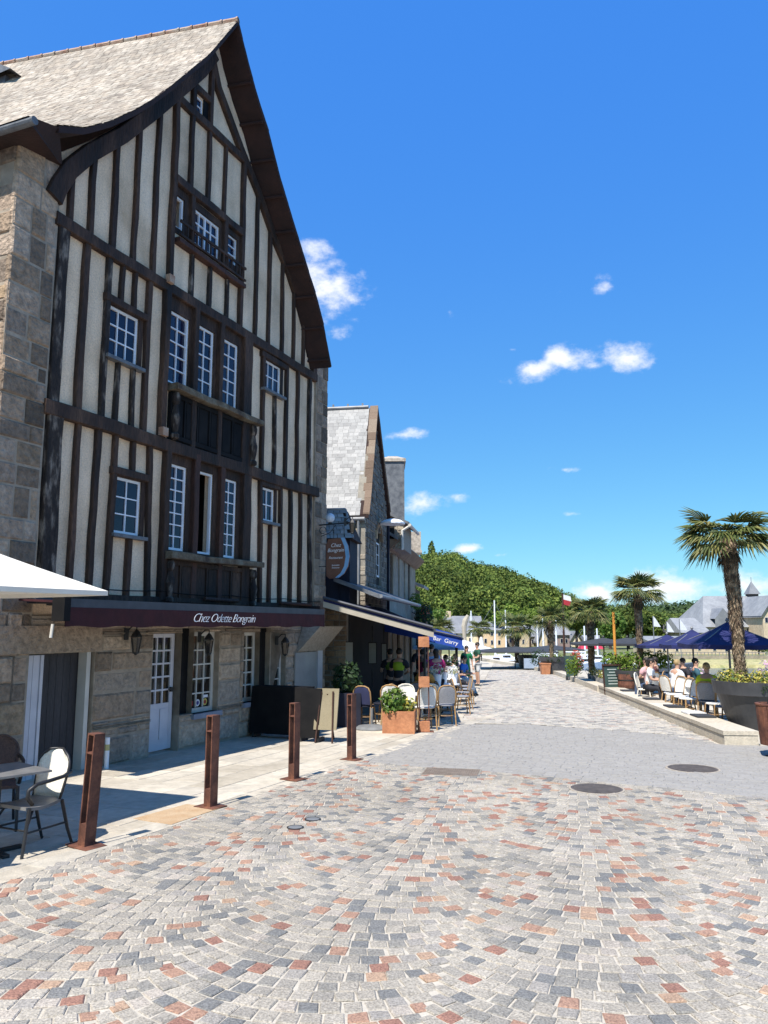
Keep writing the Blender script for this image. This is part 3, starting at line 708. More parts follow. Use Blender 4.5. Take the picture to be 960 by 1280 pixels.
for x, y, w in [(240,340,.12),(262,352,.11),(284,370,.11)]: u = P1(x, y)[0]; bm_((u, zb3), (u, zs_), w, .04, timber_grey)
u = P1(303,290)[0]; bm_((u, zb3), (u, zc), .14, .055)
for x, y, w in [(320,350,.11),(336,380,.11),(352.5,400,.11),(367,420,.10),(379,435,.09)]:
    u = P1(x, y)[0]; bm_((u, zb3), (u, (interp(RR, u) or 9)-.02), w, .04)
u = P1(264,120)[0]; bm_((u, zc), (u, interp(BR+[apex], u) or 13.6), .13, .055)
aw_ = wins[13][0]; u = aw_[0]-.10; bm_((u, zc), (u, aw_[3]+.35), .14, .055); bm_((u, aw_[3]+.10), (P1(264,150)[0], aw_[3]+.10), .14, .055, nm='window_head')
d = MB(); d.fbox(F1, aw_[1]+.005, P1(264,150)[0]-.06, NF-.09, NF-.012, zc+.1, aw_[3]+.03); d.build('dark_timber_board', black_p, fr_)  # dark timber between attic window and post, coloured near black
# railings of the gable window
mb = MB(); ua, ub = P1(219,290)[0], P1(301,350)[0]
mb.fbox(F1, ua, ub, NF+.10, NF+.14, zs_+.34, zs_+.39); mb.fbox(F1, ua, ub, NF+.10, NF+.14, zs_+.08, zs_+.12)
k = 15
for i in range(k): q = ua+(ub-ua)*(i+.5)/k; mb.fbox(F1, q-.014, q+.014, NF+.108, NF+.132, zs_+.10, zs_+.36)
mb.build('railing', timber, H)
# the two carved bays under the tall casements
for (tl, tr, bl), wi, hh in [(((209,495),(320,540),(212,556)), 1, 1), (((202,690),(320,708),(207,758)), 6, 0)]:
    ua, ub = P1(*tl)[0], P1(*tr)[0]; zt = wz(wi)[2]-.10; zbm = (zb2+.12) if hh else bs-.05
    b = beam(MB(), F1, (ua, zt), (ub-.05, zt-.02), .12, NF-.05, NF+.24, wob=.02).build('bay_sill', sillwood, H)
    mb = MB(); a0, a1 = ua+.06, ub-.20
    mb.fbox(F1, a0, a1, NF-.03, NF+.045, zbm, zt-.08); k = 7
    for i in range(k+1):
        q = a0+(a1-a0)*i/k; mb.fbox(F1, q-.022, q+.022, NF+.045, NF+.075, zbm+.01, zt-.10)
    for i in range(k):
        q0, q1 = a0+(a1-a0)*i/k+.06, a0+(a1-a0)*(i+1)/k-.06; mb.fbox(F1, q0, q1, NF+.045, NF+.058, zbm+.12, zt-.2)
    mb.fbox(F1, a0, a1, NF+.045, NF+.082, zbm+.02, zbm+.10); mb.fbox(F1, a0, a1, NF+.045, NF+.078, zt-.17, zt-.09)
    mb.build('panelling', black_p if hh else timber, b)
    for q in (a0+.06, a1-.06):
        o_ = F1.p(q, NF+.11, zbm); prof = [(.05,.0),(.085,.02),(.085,.07),(.05,.10),(.075,.2),(.09,.32),(.06,.42),(.045,.5),(.075,.55),(.08,.62),(.055,.68)]
        s = (zt-.10-zbm)/.68; MB().lathe([(r_, z_*s) for r_, z_ in prof], o_, 10).build('pilaster', timber_grey, b)
for x, y in [(207,351),(196,818/4+260-.0)]: pass
for x, y in [(207.5,350),(199,540)]:
    u, z = P1(x, y); mb = MB(); mb.fbox(F1, u-.07, u+.07, NF+.04, NF+.15, z-.08, z+.07); mb.build('end_tile', ridge_m, H)
# stone: the pier on the left, its side wall, the quoins on the right, the ground floor
uP = 7.27
FS = Fr(0); FS.d = -F1.n; FS.n = -F1.d; FS.o = F1.p(uP, NF, 0)       # side wall: d runs back from the facade, n faces up the street
mb = MB(); ashlar(mb, F1, uP, uL-.02, gz(12), 9.0, NF+.04, rows=(.22,.46), lens=(.24,.62), jit=.018, ch=.022); 
ashlar(mb, FS, 0.0, 9, gz(10), 9.0, .0, rows=(.22,.46), lens=(.3,.8), jit=.018, ch=.022); mb.build('stone_pier', stone, H)
mb = MB(); mb.fbox(F1, uP+.015, uL+.0, NF-.3, NF+.022, -.3, 9.0); mb.fbox(FS, .01, 9, -.3, -.016, -.3, 9.0); mb.build('pier_mortar', mortar, H)
mb = MB(); ashlar(mb, F1, 16.34, 16.92, 1.3, 8.9, NF+.04, rows=(.26,.40), lens=(.26,.34), depth=.35); mb.build('quoins', stone, H)
mb = MB(); mb.fbox(F1, 16.32, 16.91, NF-.4, NF+.025, 1.3, 8.75); mb.build('quoin_mortar', mortar, H)
FE = Fr(0); FE.d = -F1.n; FE.n = F1.d; FE.o = F1.p(16.92, NF, 0)
mb = MB(); ashlar(mb, FE, 0, 9, -.4, 8.8, .0, rows=(.26,.40), lens=(.3,.7)); mb.build('end_wall', stone, H)
mb = MB(); mb.fbox(FE, 0.02, 9, -.4, -.02, -.5, 8.8); mb.build('end_wall_mortar', mortar, H)
# ground floor openings (u0, u1, z0, z1)
def op(x0, x1, y0, y1, ym=None):
    return (P1(x0, (y0+y1)/2)[0], P1(x1, (y0+y1)/2)[0], P1((x0+x1)/2, y1)[1], P1((x0+x1)/2, y0)[1])
GAR = (P1(12,900)[0], P1(114,880)[0], -.35, P1(60,817)[1]); DOOR = (P1(186,900)[0], P1(224,860)[0], -.35, P1(205,791)[1])
SH1 = (DOOR[1], P1(240,840)[0], P1(232,893)[1], 1.92)
W5 = (P1(240,840)[0], P1(272,840)[0], P1(256,890)[1], P1(256,790)[1]); W6 = (P1(303,830)[0], P1(323,830)[0], P1(313,877)[1], P1(313,790)[1])
SH2 = (W6[1], P1(337,830)[0], P1(330,875)[1], 1.92); W7 = (P1(336,830)[0], P1(356,830)[0], P1(346,868)[1], P1(346,790)[1])
holes = [GAR, DOOR, SH1, W5, W6, SH2, W7]
mb = MB(); ashlar(mb, F1, uL-.02, 13.3, gz(12)-.02, 2.08, NF+.045, [h for h in holes]+[(7.4,9.45,GAR[3],GAR[3]+.42)], rows=(.22,.46), lens=(.3,1.0), jit=.02, ch=.028, gap=.02); 
ashlar(mb, F1, 13.3, 16.92, gz(15)-.02, 2.08, NF+.045, holes, rows=(.22,.44), lens=(.28,.7), jit=.018, ch=.024, gap=.018); 
mb.fbox(F1, 7.42, 9.43, NF-.2, NF+.055, GAR[3]+.01, GAR[3]+.40); mb.build('ground_floor_wall', stone_pale, H)
mb = MB(); panel(mb, F1, [(uP+.03,-.5),(16.90,-.5),(16.90,2.1),(uP+.03,2.1)], holes, NF-.32, NF+.022); mb.build('ground_floor_mortar', mortar, H)
# garage: dark plank door, pale folded leaf on the left
g = MB(); n_p = 9; g0, g1 = GAR[0]+.28, GAR[1]
for i in range(n_p): a = g0+(g1-g0)*i/n_p; g.fbox(F1, a+.003, a+(g1-g0)/n_p-.003, NF-.26, NF-.20, -.30, GAR[3])
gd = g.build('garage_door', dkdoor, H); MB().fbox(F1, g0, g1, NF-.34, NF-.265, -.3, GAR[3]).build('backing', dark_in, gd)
g = MB(); k = 4; q0, q1 = GAR[0]+.01, GAR[0]+.50
for i in range(k): a = q0+(q1-q0)*i/k; g.fbox(F1, a+.004, a+(q1-q0)/k-.004, NF-.10, NF-.05, -.26, GAR[3]-.02)
g.fbox(F1, q1, q1+.05, NF-.12, NF-.03, -.26, GAR[3]-.02); g.build('garage_leaf', lilac_p, H)
g = MB(); g.fbox(F1, GAR[1]-.12, GAR[1]-.04, NF-.19, NF-.02, -.28, GAR[3]); g.build('garage_frame', cream_p, H)
# glazed door
u0, u1, z0, z1 = DOOR; zz = gz(13)+.03
dr = window(H, F1, NF-.12, (u0+.02, u1-.03, zz, z1), 3, 5, lilac_p, fw=.085, mw=.03, gl=glass_in, name='door', lower=.70)
g = MB()
for a, b in ((u0+.15, (u0+u1)/2-.03), ((u0+u1)/2+.03, u1-.16)):
    g.fbox(F1, a, b, NF-.122, NF-.112, zz+.18, zz+.70)
g.build('door_panel', lilac_p, dr); g = MB(); g.fbox(F1, u1-.12, u1-.07, NF-.12, NF-.085, 1.0-.2, 1.0-.12); g.fbox(F1, u1-.20, u1-.07, NF-.085, NF-.07, .835, .86); g.build('handle', iron, dr)
for bx in (SH1, SH2):
    g = MB(); k = 3
    for i in range(k): a = bx[0]+(bx[1]-bx[0])*i/k; g.fbox(F1, a+.003, a+(bx[1]-bx[0])/k-.003, NF-.16, NF-.10, bx[2], bx[3]-.01)
    g.build('shutter', black_p, H)
for bx, cc in ((W5, 3), (W6, 2), (W7, 2)):
    w = window(H, F1, NF-.10, bx, cc, 5, cream_p, fw=.075, mw=.026, gl=glass_in)
    s = MB(); s.fbox(F1, bx[0]-.03, bx[1]+.06, NF-.12, NF+.10, bx[2]-.09, bx[2]+.0); s.build('sill', M('blue_grey_sill', [(.20,.22,.27),(.27,.29,.34)], 4, .7) if 'blue_grey_sill' not in MATS else MATS['blue_grey_sill'], w)
    if cc == 3:
        for (fx, c1, c2) in ((.13, (.30,.03,.03), None), (.45, (.7,.72,.76), (.06,.05,.2)), (.80, (.62,.5,.12), (.1,.09,.03))):
            q = bx[0]+.075+(bx[1]-bx[0]-.15)*fx; zc_ = bx[2]+.17; o_ = F1.p(q, NF-.127, zc_); mb = MB()
            mb.lathe([(.0,0),(.065,0),(.065,.003),(0,.003)], (0,0,0), 18, 0, cap=False)
            if c2: mb.lathe([(.0,.0035),(.038,.0035),(.038,.005),(0,.005)], (0,0,0), 14, 1, cap=False)
            mb.xform(basis(o_, F1.d, UP, F1.n)); mb.build('sticker', [solid('sticker_%d' % int(c1[0]*100), c1), solid('sticker_ink_%d' % int((c2 or c1)[2]*100), c2 or c1)], w)
        q = bx[1]-.18; mb = MB(); mb.fbox(F1, q-.075, q+.06, NF-.128, NF-.124, bx[2]+.25, bx[2]+.30); mb.build('sticker', letter_w, w)
# stone bracket and grey render at the right end
mb = MB(); ua, ub = P1(367,812)[0], 16.95
P = F1.p; mb.box8([P(ua,NF+.05,1.38),P(ua,NF+.12,1.38),P(ub-.25,NF+.12,1.38),P(ub-.25,NF+.05,1.38),P(ua+.3,NF+.05,1.95),P(ua+.3,NF+.52,1.95),P(ub+.02,NF+.52,1.95),P(ub+.02,NF+.05,1.95)]); mb.build('bracket', stone_low, H)
mb = MB(); mb.fbox(F1, P1(365,840)[0], P1(392,840)[0], NF+.05, NF+.085, .35, 1.36); mb.build('render_panel', M('grey_render', [(.30,.29,.275),(.38,.37,.35)], 2, .9, .3, 30), H)
mb = MB(); mb.fbox(F1, P1(393,840)[0], P1(399,840)[0], NF+.05, NF+.09, .0, 1.5); mb.build('post_board', lilac_p, H)

# ------------------------------------------------------------------ its roof
back = Vector((-math.cos(math.radians(13.0)), math.sin(math.radians(13.0)), 0))
LEN = 10.5
def rp(pt, s, lift=0.0):    # point on the roof: profile point carried back along the ridge
    return F1.p(pt[0], NV, pt[1]+lift)+back*s
def resample(pts, step):
    out_ = [pts[0]]; acc_ = 0; d_tot = []
    P_ = [Vector(p) for p in pts]
    seg = [(P_[i+1]-P_[i]).length for i in range(len(P_)-1)]; L = sum(seg); k = int(L/step); r = []
    for j in range(k+1):
        d = L*j/k; i = 0
        while i < len(seg)-1 and d > seg[i]: d -= seg[i]; i += 1
        r.append(P_[i].lerp(P_[i+1], min(1, d/seg[i])))
    return r
def slates(mb, pts, pos, length, w, lift, skip=None):
    for i in range(len(pts)-1):
        a, b = pts[i], pts[i+1]; s = -random.uniform(0, w)
        while s < length:
            ww = w*random.uniform(.75,1.25); s0, s1 = max(0, s), min(length, s+ww-.006); s += ww
            if s1-s0 < .03: continue
            j = random.uniform(-.012,.012); e = Vector((a[0], a[1])).lerp(Vector((b[0], b[1])), 1.35+j); l1 = lift+random.uniform(.006,.018); l0 = lift+.002
            mb.add([pos(a,s0,l0), pos(a,s1,l0), pos(e,s1,l1), pos(e,s0,l1), pos(e,s1,l1-.02), pos(e,s0,l1-.02)], [(0,1,2,3),(3,2,4,5)])
    return mb
Lc = resample([Vector(p) for p in Lv]+[Vector((7.55, Lv[-1][1]-.28))], .135); Rc = resample([Vector(p) for p in Rv]+[Vector((Rv[-1][0]+.12, Rv[-1][1]-.25))], .25)
def shell(mb, pts, pos, L, th=.11):
    for a, b in zip(pts, pts[1:]):
        mb.add([pos(a,0,0),pos(a,L,0),pos(b,L,0),pos(b,0,0),pos(a,0,-th),pos(a,L,-th),pos(b,L,-th),pos(b,0,-th)], [(0,1,2,3),(7,6,5,4),(0,3,7,4),(1,5,6,2)])
    a, b = pts[0], pts[-1]; mb.add([pos(b,0,0),pos(b,L,0),pos(b,L,-th),pos(b,0,-th)], [(0,1,2,3)])
    return mb
RO = MB(); shell(RO, Lc, rp, LEN); shell(RO, Rc, rp, LEN); RO = RO.build('roof', under_m, H)
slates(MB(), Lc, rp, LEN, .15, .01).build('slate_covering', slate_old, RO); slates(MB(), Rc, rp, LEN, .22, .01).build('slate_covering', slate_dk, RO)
mb = MB(); s = 0
while s < LEN:
    l = random.uniform(.3,.36); a = rp(apex, s, .03); b = rp(apex, s+l-.02, .03)
    mb.tube([a-UP*.03, b-UP*.03], .06, 8); mb.tube([a-UP*.03, a+back*.04-UP*.03], .07, 8); s += l
mb.build('ridge_tiles', ridge_m, RO)
for i in range(4, len(Rc), 3): MB().tube([rp(Rc[i],.02,-.17), rp(Rc[i],.55,-.17)], .035, 6).build('batten', under_m, RO)     # rafters showing under the right verge
# gutter over the side wall and the underside of the eave
g0, g1 = FS.p(-.75,.35,8.82), FS.p(8.5,.55,8.95); mb = MB()
mb.tube([g0, g1], .06, 10); mb.build('gutter', slate_dk, RO)
mb = MB(); A = [F1.p(7.05,NF+.35,8.75),F1.p(8.25,NF+.2,9.3),FS.p(8.5,.5,9.1),FS.p(8.5,-.6,9.4)]
mb.add([FS.p(-.7,.42,8.86), rp(Lc[-1],0,-.03), rp(Lc[-1],LEN,-.03), FS.p(9,.55,8.95)], [(0,1,2,3)]); mb.add([FS.p(-.68,.38,8.80), F1.p(8.1,NF+.02,9.0), FS.p(9,-.9,9.0), FS.p(9,.5,8.9)], [(0,1,2,3)])
mb.add([FS.p(-.7,.42,8.86), rp(Lc[-1],0,-.03), F1.p(8.1,NF+.02,9.0), FS.p(-.68,.38,8.80)], [(0,1,2,3)]); mb.build('eave', under_m, RO)
# little dormer cut by the left edge of the picture
o_ = at(-3,97,14.9); mb = MB(); q = Vector((.9,-.43,0)).normalized(); r_ = Vector((.43,.9,0)).normalized()
D_ = o_; mb.box8([D_-q*.5-r_*.0+UP*-.7, D_+q*.25-UP*.7, D_+q*.25+r_*1.6-UP*.3, D_-q*.5+r_*1.6-UP*.3, D_-q*.5-UP*.02, D_+q*.25-UP*.02, D_+q*.25+r_*1.6-UP*.02, D_-q*.5+r_*1.6-UP*.02])
dm = mb.build('dormer', slate_dk, RO); mb = MB(); mb.add([D_-q*.2-r_*.12+UP*.42, D_+q*.55-r_*.12-UP*.05, D_+q*.55+r_*1.8-UP*.05, D_-q*.2+r_*1.8+UP*.42, D_-q*.95-r_*.12-UP*.05, D_-q*.95+r_*1.8-UP*.05], [(0,1,2,3),(0,3,5,4),(0,4,1),(3,2,5)]); mb.build('dormer_roof', slate_dk, dm)

# ------------------------------------------------------------------ awning on the facade
NA = -8.0; ua, ub = 7.75, 15.05
aw = MB(); aw.fbox(F1, ua, ub, NA-.10, NA+.0, 2.20, 2.32); aw = aw.build('awning', awnbar, H)
mb = MB(); mb.add([F1.p(ua,NA-.05,2.29),F1.p(ub,NA-.05,2.29),F1.p(ub,NF+.12,2.33),F1.p(ua,NF+.12,2.33),F1.p(ua,NA-.05,2.26),F1.p(ub,NA-.05,2.26),F1.p(ub,NF+.12,2.30),F1.p(ua,NF+.12,2.30)], [(0,1,2,3),(7,6,5,4),(0,3,7,4),(1,5,6,2)]); mb.build('canopy', maroon, aw)
mb = MB(); k = 60; P = F1.p
for i in range(k):
    a, b = ua+(ub-ua)*i/k, ua+(ub-ua)*(i+1)/k; za = 1.945+.012*math.sin(i*.9); zb_ = 1.945+.012*math.sin((i+1)*.9); wa, wb = .008*math.sin(i*1.3), .008*math.sin((i+1)*1.3)
    mb.add([P(a,NA+.005,2.205),P(b,NA+.005,2.205),P(b,NA+wb,zb_),P(a,NA+wa,za),P(a,NA-.012,2.205),P(b,NA-.012,2.205),P(b,NA+wb-.012,zb_),P(a,NA+wa-.012,za)], [(0,1,2,3),(7,6,5,4),(3,2,6,7)])
va = mb.build('valance', maroon, aw)
tu = (F1.px(240,770,NA)[0]+F1.px(317,778,NA)[0])/2; tl = F1.px(317,778,NA)[0]-F1.px(240,770,NA)[0]
tm = text_mb('Chez Odette Bongrain', .21, Matrix.Identity(4), shear=.5, ext=.002, space=.86, bold=-.0035); xs = [v[0] for v in tm.v]; k = tl/(max(xs)-min(xs))
tm.xform(basis(F1.p(tu, NA+.019, 2.085), F1.d, UP, F1.n) @ Matrix.Diagonal((k, 1, 1, 1))); tm.build('lettering', letter_w, va)
for u in (ua+.5, (ua+ub)/2, ub-.5):
    MB().tube([F1.p(u,NF+.1,2.27), F1.p(u+.55,(NF+NA)/2,2.25), F1.p(u,NA-.06,2.24)], .022, 8).build('folding_arm', iron, aw)
mb = MB(); mb.fbox(F1, ua+.2, ub+1.4, NF+.06, NF+.22, 2.27, 2.35); mb.build('cassette', awnbar, aw)
for x0, x1, y in ((255,297,754),(350,388,758)):
    a, b = F1.px(x0, y, NF+.12), F1.px(x1, y, NF+.12); MB().tube([F1.p(a[0],NF+.13,2.46), F1.p(b[0],NF+.13,2.45)], .035, 8).build('light_bar', timber_red, H)
MB().tube([F1.p(8.6+i*.42, NF+.08, 2.56-.035*math.sin((i % 5)/5*PI)) for i in range(20)], .009, 5).build('cable', black_p, H)
mb = MB(); mb.fbox(F1, ua-.05, ua+.06, NA-.2, NA+.02, 2.02, 2.36); mb.build('end_cap', black_p, aw)
mb = MB(); mb.tube([F1.p(ua-.02,NA-.2,1.98), F1.p(ua-.04,NA-.2,1.80)], .022, 8); mb.build('crank_eye', cream_p, aw)
# ------------------------------------------------------------------ neighbour across the lane on the left (out of view, it shades the pier)
o_ = thing('stone_house', (-9.8, 5.0, 0), 'plain stone house across the narrow lane left of the timbered house', 'house')
FN = Fr(math.radians(23.6), (-6.9, 7.6, 0))
mb = MB(); ashlar(mb, FN, -6, 0, gz(5), 7.8, 0, rows=(.35,.5), lens=(.5,1.0)); mb.fbox(FN, -6, -.02, -6, -.03, -.2, 7.8); mb.build('wall', stone, o_)
mb = MB(); P = FN.p; mb.add([P(-6.2,.3,7.75),P(.25,.3,7.75),P(.25,-6.2,7.75),P(-6.2,-6.2,7.75),P(-4,-2.9,10.6),P(-2,-2.9,10.6)], [(0,1,5,4),(1,2,5),(2,3,4,5),(3,0,4),(3,2,1,0)]); mb.build('roof', slate_dk, o_)

# ------------------------------------------------------------------ stone gable house
def FSide(fr, u):     # wall across the street line at u, facing up the street
    f = Fr(0); f.d = -fr.n; f.n = -fr.d; f.o = fr.p(u, 0, 0); return f
def F2px(x, y, n=0.0): return F2.px(x, y, n)
G = thing('stone_gable_house', F2.p(7.5, 0, gz(25)), 'narrow rubble stone gable house with steep pale slate roof', 'house')
ua, uk, ub, za, zk, zb = 5.4, 6.9, 9.75, 5.45, 9.15, 6.0
niche = (7.4, 8.45, 3.3, 5.1)
mb = MB(); ashlar(mb, F2, ua, ub, -.5, 5.45, .0, [niche], rows=(.11,.2), lens=(.15,.42), jit=.02, gap=.016)
z = 5.45
while z < 9.0:
    h = random.uniform(.12,.2); l = max(ua, ua+(uk-ua)*(z+h-za)/(zk-za)); r = min(ub, ub+(uk-ub)*(z+h-zb)/(zk-zb))
    if r-l > .2: ashlar(mb, F2, l, r, z, z+h, .0, rows=(h,h), lens=(.15,.42), jit=.02, gap=.016)
    z += h
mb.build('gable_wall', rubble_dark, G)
mb = MB(); panel(mb, F2, [(ua,-.6),(ub,-.6),(ub,zb),(uk,zk),(ua,za)], [niche], -.3, -.022); mb.build('gable_mortar', mortar_dark, G)
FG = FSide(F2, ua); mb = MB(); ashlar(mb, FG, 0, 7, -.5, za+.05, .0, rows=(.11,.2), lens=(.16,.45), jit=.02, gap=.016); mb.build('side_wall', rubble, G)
mb = MB(); mb.fbox(FG, .02, 7, -.3, -.02, -.6, za); mb.build('side_mortar', mortar, G)
w = window(G, F2, -.08, (niche[0]+.04, niche[1]-.04, niche[2]+.3, niche[3]-.35), 2, 3, white_p, fw=.05, gl=glass_in)
mb = MB()
for i in range(7):
    t0, t1 = PI*i/7, PI*(i+1)/7; c = (niche[0]+niche[1])/2; r0, r1 = .53, .74; zc = niche[3]-.3
    q = [(c+r*math.cos(t), zc+r*math.sin(t)) for r, t in ((r0,t0+.02),(r1,t0+.02),(r1,t1-.02),(r0,t1-.02))]
    mb.box8([F2.p(u,-.06,z) for u, z in q]+[F2.p(u,.035,z) for u, z in q])
mb.build('arch_stones', rubble_tan, w)
mb = MB(); mb.fbox(F2, niche[0]-.02, niche[1]+.02, -.2, -.10, niche[2], niche[3]); mb.build('niche_back', dark_in, w)
mb = MB(); mb.fbox(F2, 6.0, 6.75, -.02, .07, 2.9, 2.98); mb.build('sill', white_p, G)
ridge_ = (uk, zk); Lp = resample([ridge_, (6.25, 7.55), (5.62, 5.95), (5.3, 5.35)], .135); Rp = resample([ridge_, (8.4, 7.5), (9.85, 5.9)], .2)
def rp2(pt, s, lift=0.0): return F2.p(pt[0], .10, pt[1]+lift)-F2.n*s
RO2 = shell(MB(), Lp, rp2, 8, .12); shell(RO2, Rp, rp2, 8, .12); RO2 = RO2.build('roof', under_m, G)
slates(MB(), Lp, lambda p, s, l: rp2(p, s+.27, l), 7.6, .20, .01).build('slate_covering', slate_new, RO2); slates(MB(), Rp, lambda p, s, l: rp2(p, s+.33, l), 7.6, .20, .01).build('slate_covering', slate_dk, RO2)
mb = MB()
for pts in (Lp, Rp):
    for a, b in zip(pts[:-1:2], pts[2::2]): 
        q_ = .20+random.uniform(-.05,.05); A = [rp2(a,-.03,-.02), rp2(a,q_,-.02), rp2(b,q_,-.02), rp2(b,-.03,-.02)]; j_ = random.uniform(.02,.07); mb.box8([p+UP*.0 for p in A]+[p+UP*(.04+j_) for p in A])
mb.build('verge_coping', M('russet_coping', [(.11,.075,.052),(.20,.14,.10),(.25,.195,.145)], 6, .9, .6, 20, island=True, speck=.35), RO2)
mb = MB(); mb.tube([rp2(ridge_, .3, .04), rp2(ridge_, 8, .04)], .06, 8)
for i in range(14): mb.box(*(lambda p: (p.x-.03, p.x+.03, p.y-.03, p.y+.03, p.z+.05, p.z+.13))(rp2(ridge_, .5+i*.5, .04)))
mb.build('ridge', zinc, RO2)
p = rp2(ridge_, 2.55, 0); mb = MB(); mb.box(p.x-.16, p.x+.16, p.y-.1, p.y+.2, p.z-.3, p.z+.22); mb.lathe([(.11,.2),(.10,.42),(.12,.44),(.09,.46)], (p.x, p.y, p.z), 10); mb.build('chimney', ridge_m, RO2)
mb = MB(); mb.tube([FG.p(.02,.1,5.2), FG.p(7,.1,5.25)], .06, 8); mb.tube([FG.p(.22,.1,5.2), FG.p(.22,.06,4.6), FG.p(.22,.06,2.4)], .04, 8); mb.build('gutter', zinc, G)
mb = MB(); mb.tube([F2.p(9.55,.06,5.6), F2.p(9.55,.06,2.0)], .05, 8); mb.build('downpipe', navy_d, G)
p = F2.p(7.6, .05, 5.35); l = thing('street_lamp', p, 'white hooded street lamp fixed on the dark stone gable', 'lamp')
mb = MB(); mb.tube([p, p+F2.n*.3+UP*.06, p+F2.n*.45+UP*.08], .025, 8); mb.build('arm', iron, l)
mb = MB(); q = p+F2.n*.45; mb.lathe([(.05,.16),(.30,.10),(.42,.02),(.42,-.03),(.36,-.04)], q, 14); mb.build('lamp_shade', white_p, l)

# little slate-roofed shaft in the gap between the two houses
T = thing('oriel_porch', (-1.4, 19.8, 2.4), 'narrow dark blue boarded porch with a small hipped slate roof between two houses', 'porch')
FT = Fr(F2.d.angle(Vector((0,1,0))), (-.86, 19.3, 0))
mb = MB(); mb.fbox(FT, 0, 1.0, -1.6, 0, 2.45, 4.1)
for i in range(4): mb.fbox(FSide(FT,0), .04+i*.24, .22+i*.24, .0, .02, 2.5, 4.08)
mb.build('boarded_wall', navy_d, T)
P = FT.p; R0 = [(-.12,.10,4.12),(1.15,.10,4.12),(1.15,-2.2,4.12),(-.12,-2.2,4.12)]; R1 = [(.38,-.20,4.93),(.75,-.20,4.93),(.75,-2.1,4.93),(.38,-2.1,4.93)]
mb = MB(); mb.box8([P(*q) for q in R0]+[P(*q) for q in R1]); RT = mb.build('roof', under_m, T)
mb = MB(); k = 7
for i in range(k):
    t0, t1 = i/k, (i+1)/k
    e0 = [Vector(P(*R0[0])).lerp(P(*R1[0]), t) for t in (t0, t1+.04)]; e1 = [Vector(P(*R0[3])).lerp(P(*R1[3]), t) for t in (t0, t1+.04)]
    n_ = 12
    for j in range(n_):
        a, b = (j+(i%2)*.5)/n_+.003, min(1, (j+1+(i%2)*.5)/n_-.003)
        if a >= 1: continue
        off = -F2.d*.02+UP*.015
        mb.add([e0[0].lerp(e1[0],a)+off*1.8, e0[0].lerp(e1[0],b)+off*1.8, e0[1].lerp(e1[1],b)+off, e0[1].lerp(e1[1],a)+off], [(0,1,2,3)])
mb.build('slate_covering', slate_new, RT)
mb = MB(); mb.tube([P(.38,-.2,4.95), P(.38,-2.1,4.95)], .04, 6); mb.tube([P(-.12,.10,4.15), P(.38,-.2,4.95)], .03, 6); mb.build('ridge', zinc, RT)

# ------------------------------------------------------------------ row beyond
B3 = thing('pale_stone_house', F2.p(14, 0, gz(32)), 'pale stone terrace house with tall narrow windows and slate dormer', 'house')
wh = [(10.6+1.75*i, 11.4+1.75*i, z0, z1) for i in range(4) for z0, z1 in ((2.9,4.7),(.1,2.2))]
mb = MB(); panel(mb, F2, [(9.8,-.6),(18.6,-.6),(18.6,5.1),(9.8,5.3)], wh, -.3, -.03); mb.build('wall', wall_stone, B3)
for i, bx in enumerate(wh): window(B3, F2, -.1, bx, 2, 4, cream_p if i % 3 else timber_red, gl=glass_in, fw=.07)
mb = MB(); P = F2.p; mb.box8([P(9.8,.35,5.05),P(18.7,.35,4.95),P(18.7,-4,6.4),P(9.8,-4,7.8),P(9.8,.35,5.17),P(18.7,.35,5.07),P(18.7,-4,6.55),P(9.8,-4,7.95)]); mb.build('roof', slate_dk, B3)
mb = MB(); mb.box8([P(9.9,0.02,4.7),P(18.6,.02,4.6),P(18.6,.02,5.0),P(9.9,.02,5.1),P(9.9,.1,4.75),P(18.6,.1,4.65),P(18.6,.42,4.98),P(9.9,.42,5.08)]); mb.build('soffit', M('brown_soffit', [(.16,.10,.065),(.22,.15,.10)], 3, .8), B3)
FD = FSide(F2, 10.1); mb = MB(); ashlar(mb, FD, -.55, 1.6, 4.75, 5.75, 0, rows=(.1,.16), lens=(.15,.35), jit=.015, gap=.014, depth=.2); mb.fbox(FD, -.53, 1.6, -2.4, -.02, 4.75, 5.7)
mb.add([FD.p(-.55,-.01,5.72),FD.p(1.6,-.01,5.72),FD.p(1.6,-.01,6.75),FD.p(-.55,-.01,5.76)], [(0,1,2,3)])
D3 = mb.build('dormer', rubble, B3)
mb = MB(); q = [(-.75,.12,5.62),(1.9,.12,6.95),(1.9,-2.6,6.95),(-.75,-2.6,5.62)]; mb.box8([FD.p(*a) for a in q]+[FD.p(*a)+UP*.1 for a in q]); mb.build('roof', slate_dk, D3)
mb = MB(); mb.fbox(FD, -.2, .15, -.1, .02, 4.95, 5.6); mb.build('window', dark_in, D3)
mb = MB(); mb.tube([FD.p(-.78,.12,5.60), FD.p(-.78,-2.6,5.60)], .06, 8); mb.tube([FD.p(-.78,.05,5.58), FD.p(-.5,.07,5.4), FD.p(-.5,.07,4.7)], .05, 8); mb.build('gutter', cream_p, D3)
mb = MB(); a = at(478,630,31.5); b = at(505,580,31.5); mb.box(a.x, b.x, 31.0, 32.6, a.z-1.2, b.z); c3 = mb.build('chimney', slate_dk, B3)
mb = MB(); mb.box(a.x-.06, b.x+.06, 30.94, 32.66, b.z, b.z+.12); mb.add([(a.x-.06,30.94,b.z+.12),(b.x+.06,30.94,b.z+.12),(b.x+.06,32.66,b.z+.12),(a.x-.06,32.66,b.z+.12),(a.x+.25,31.8,b.z+.4),(b.x-.3,31.8,b.z+.4)], [(0,1,5,4),(1,2,5),(2,3,4,5),(3,0,4)]); mb.build('chimney_cap', slate_old, c3)
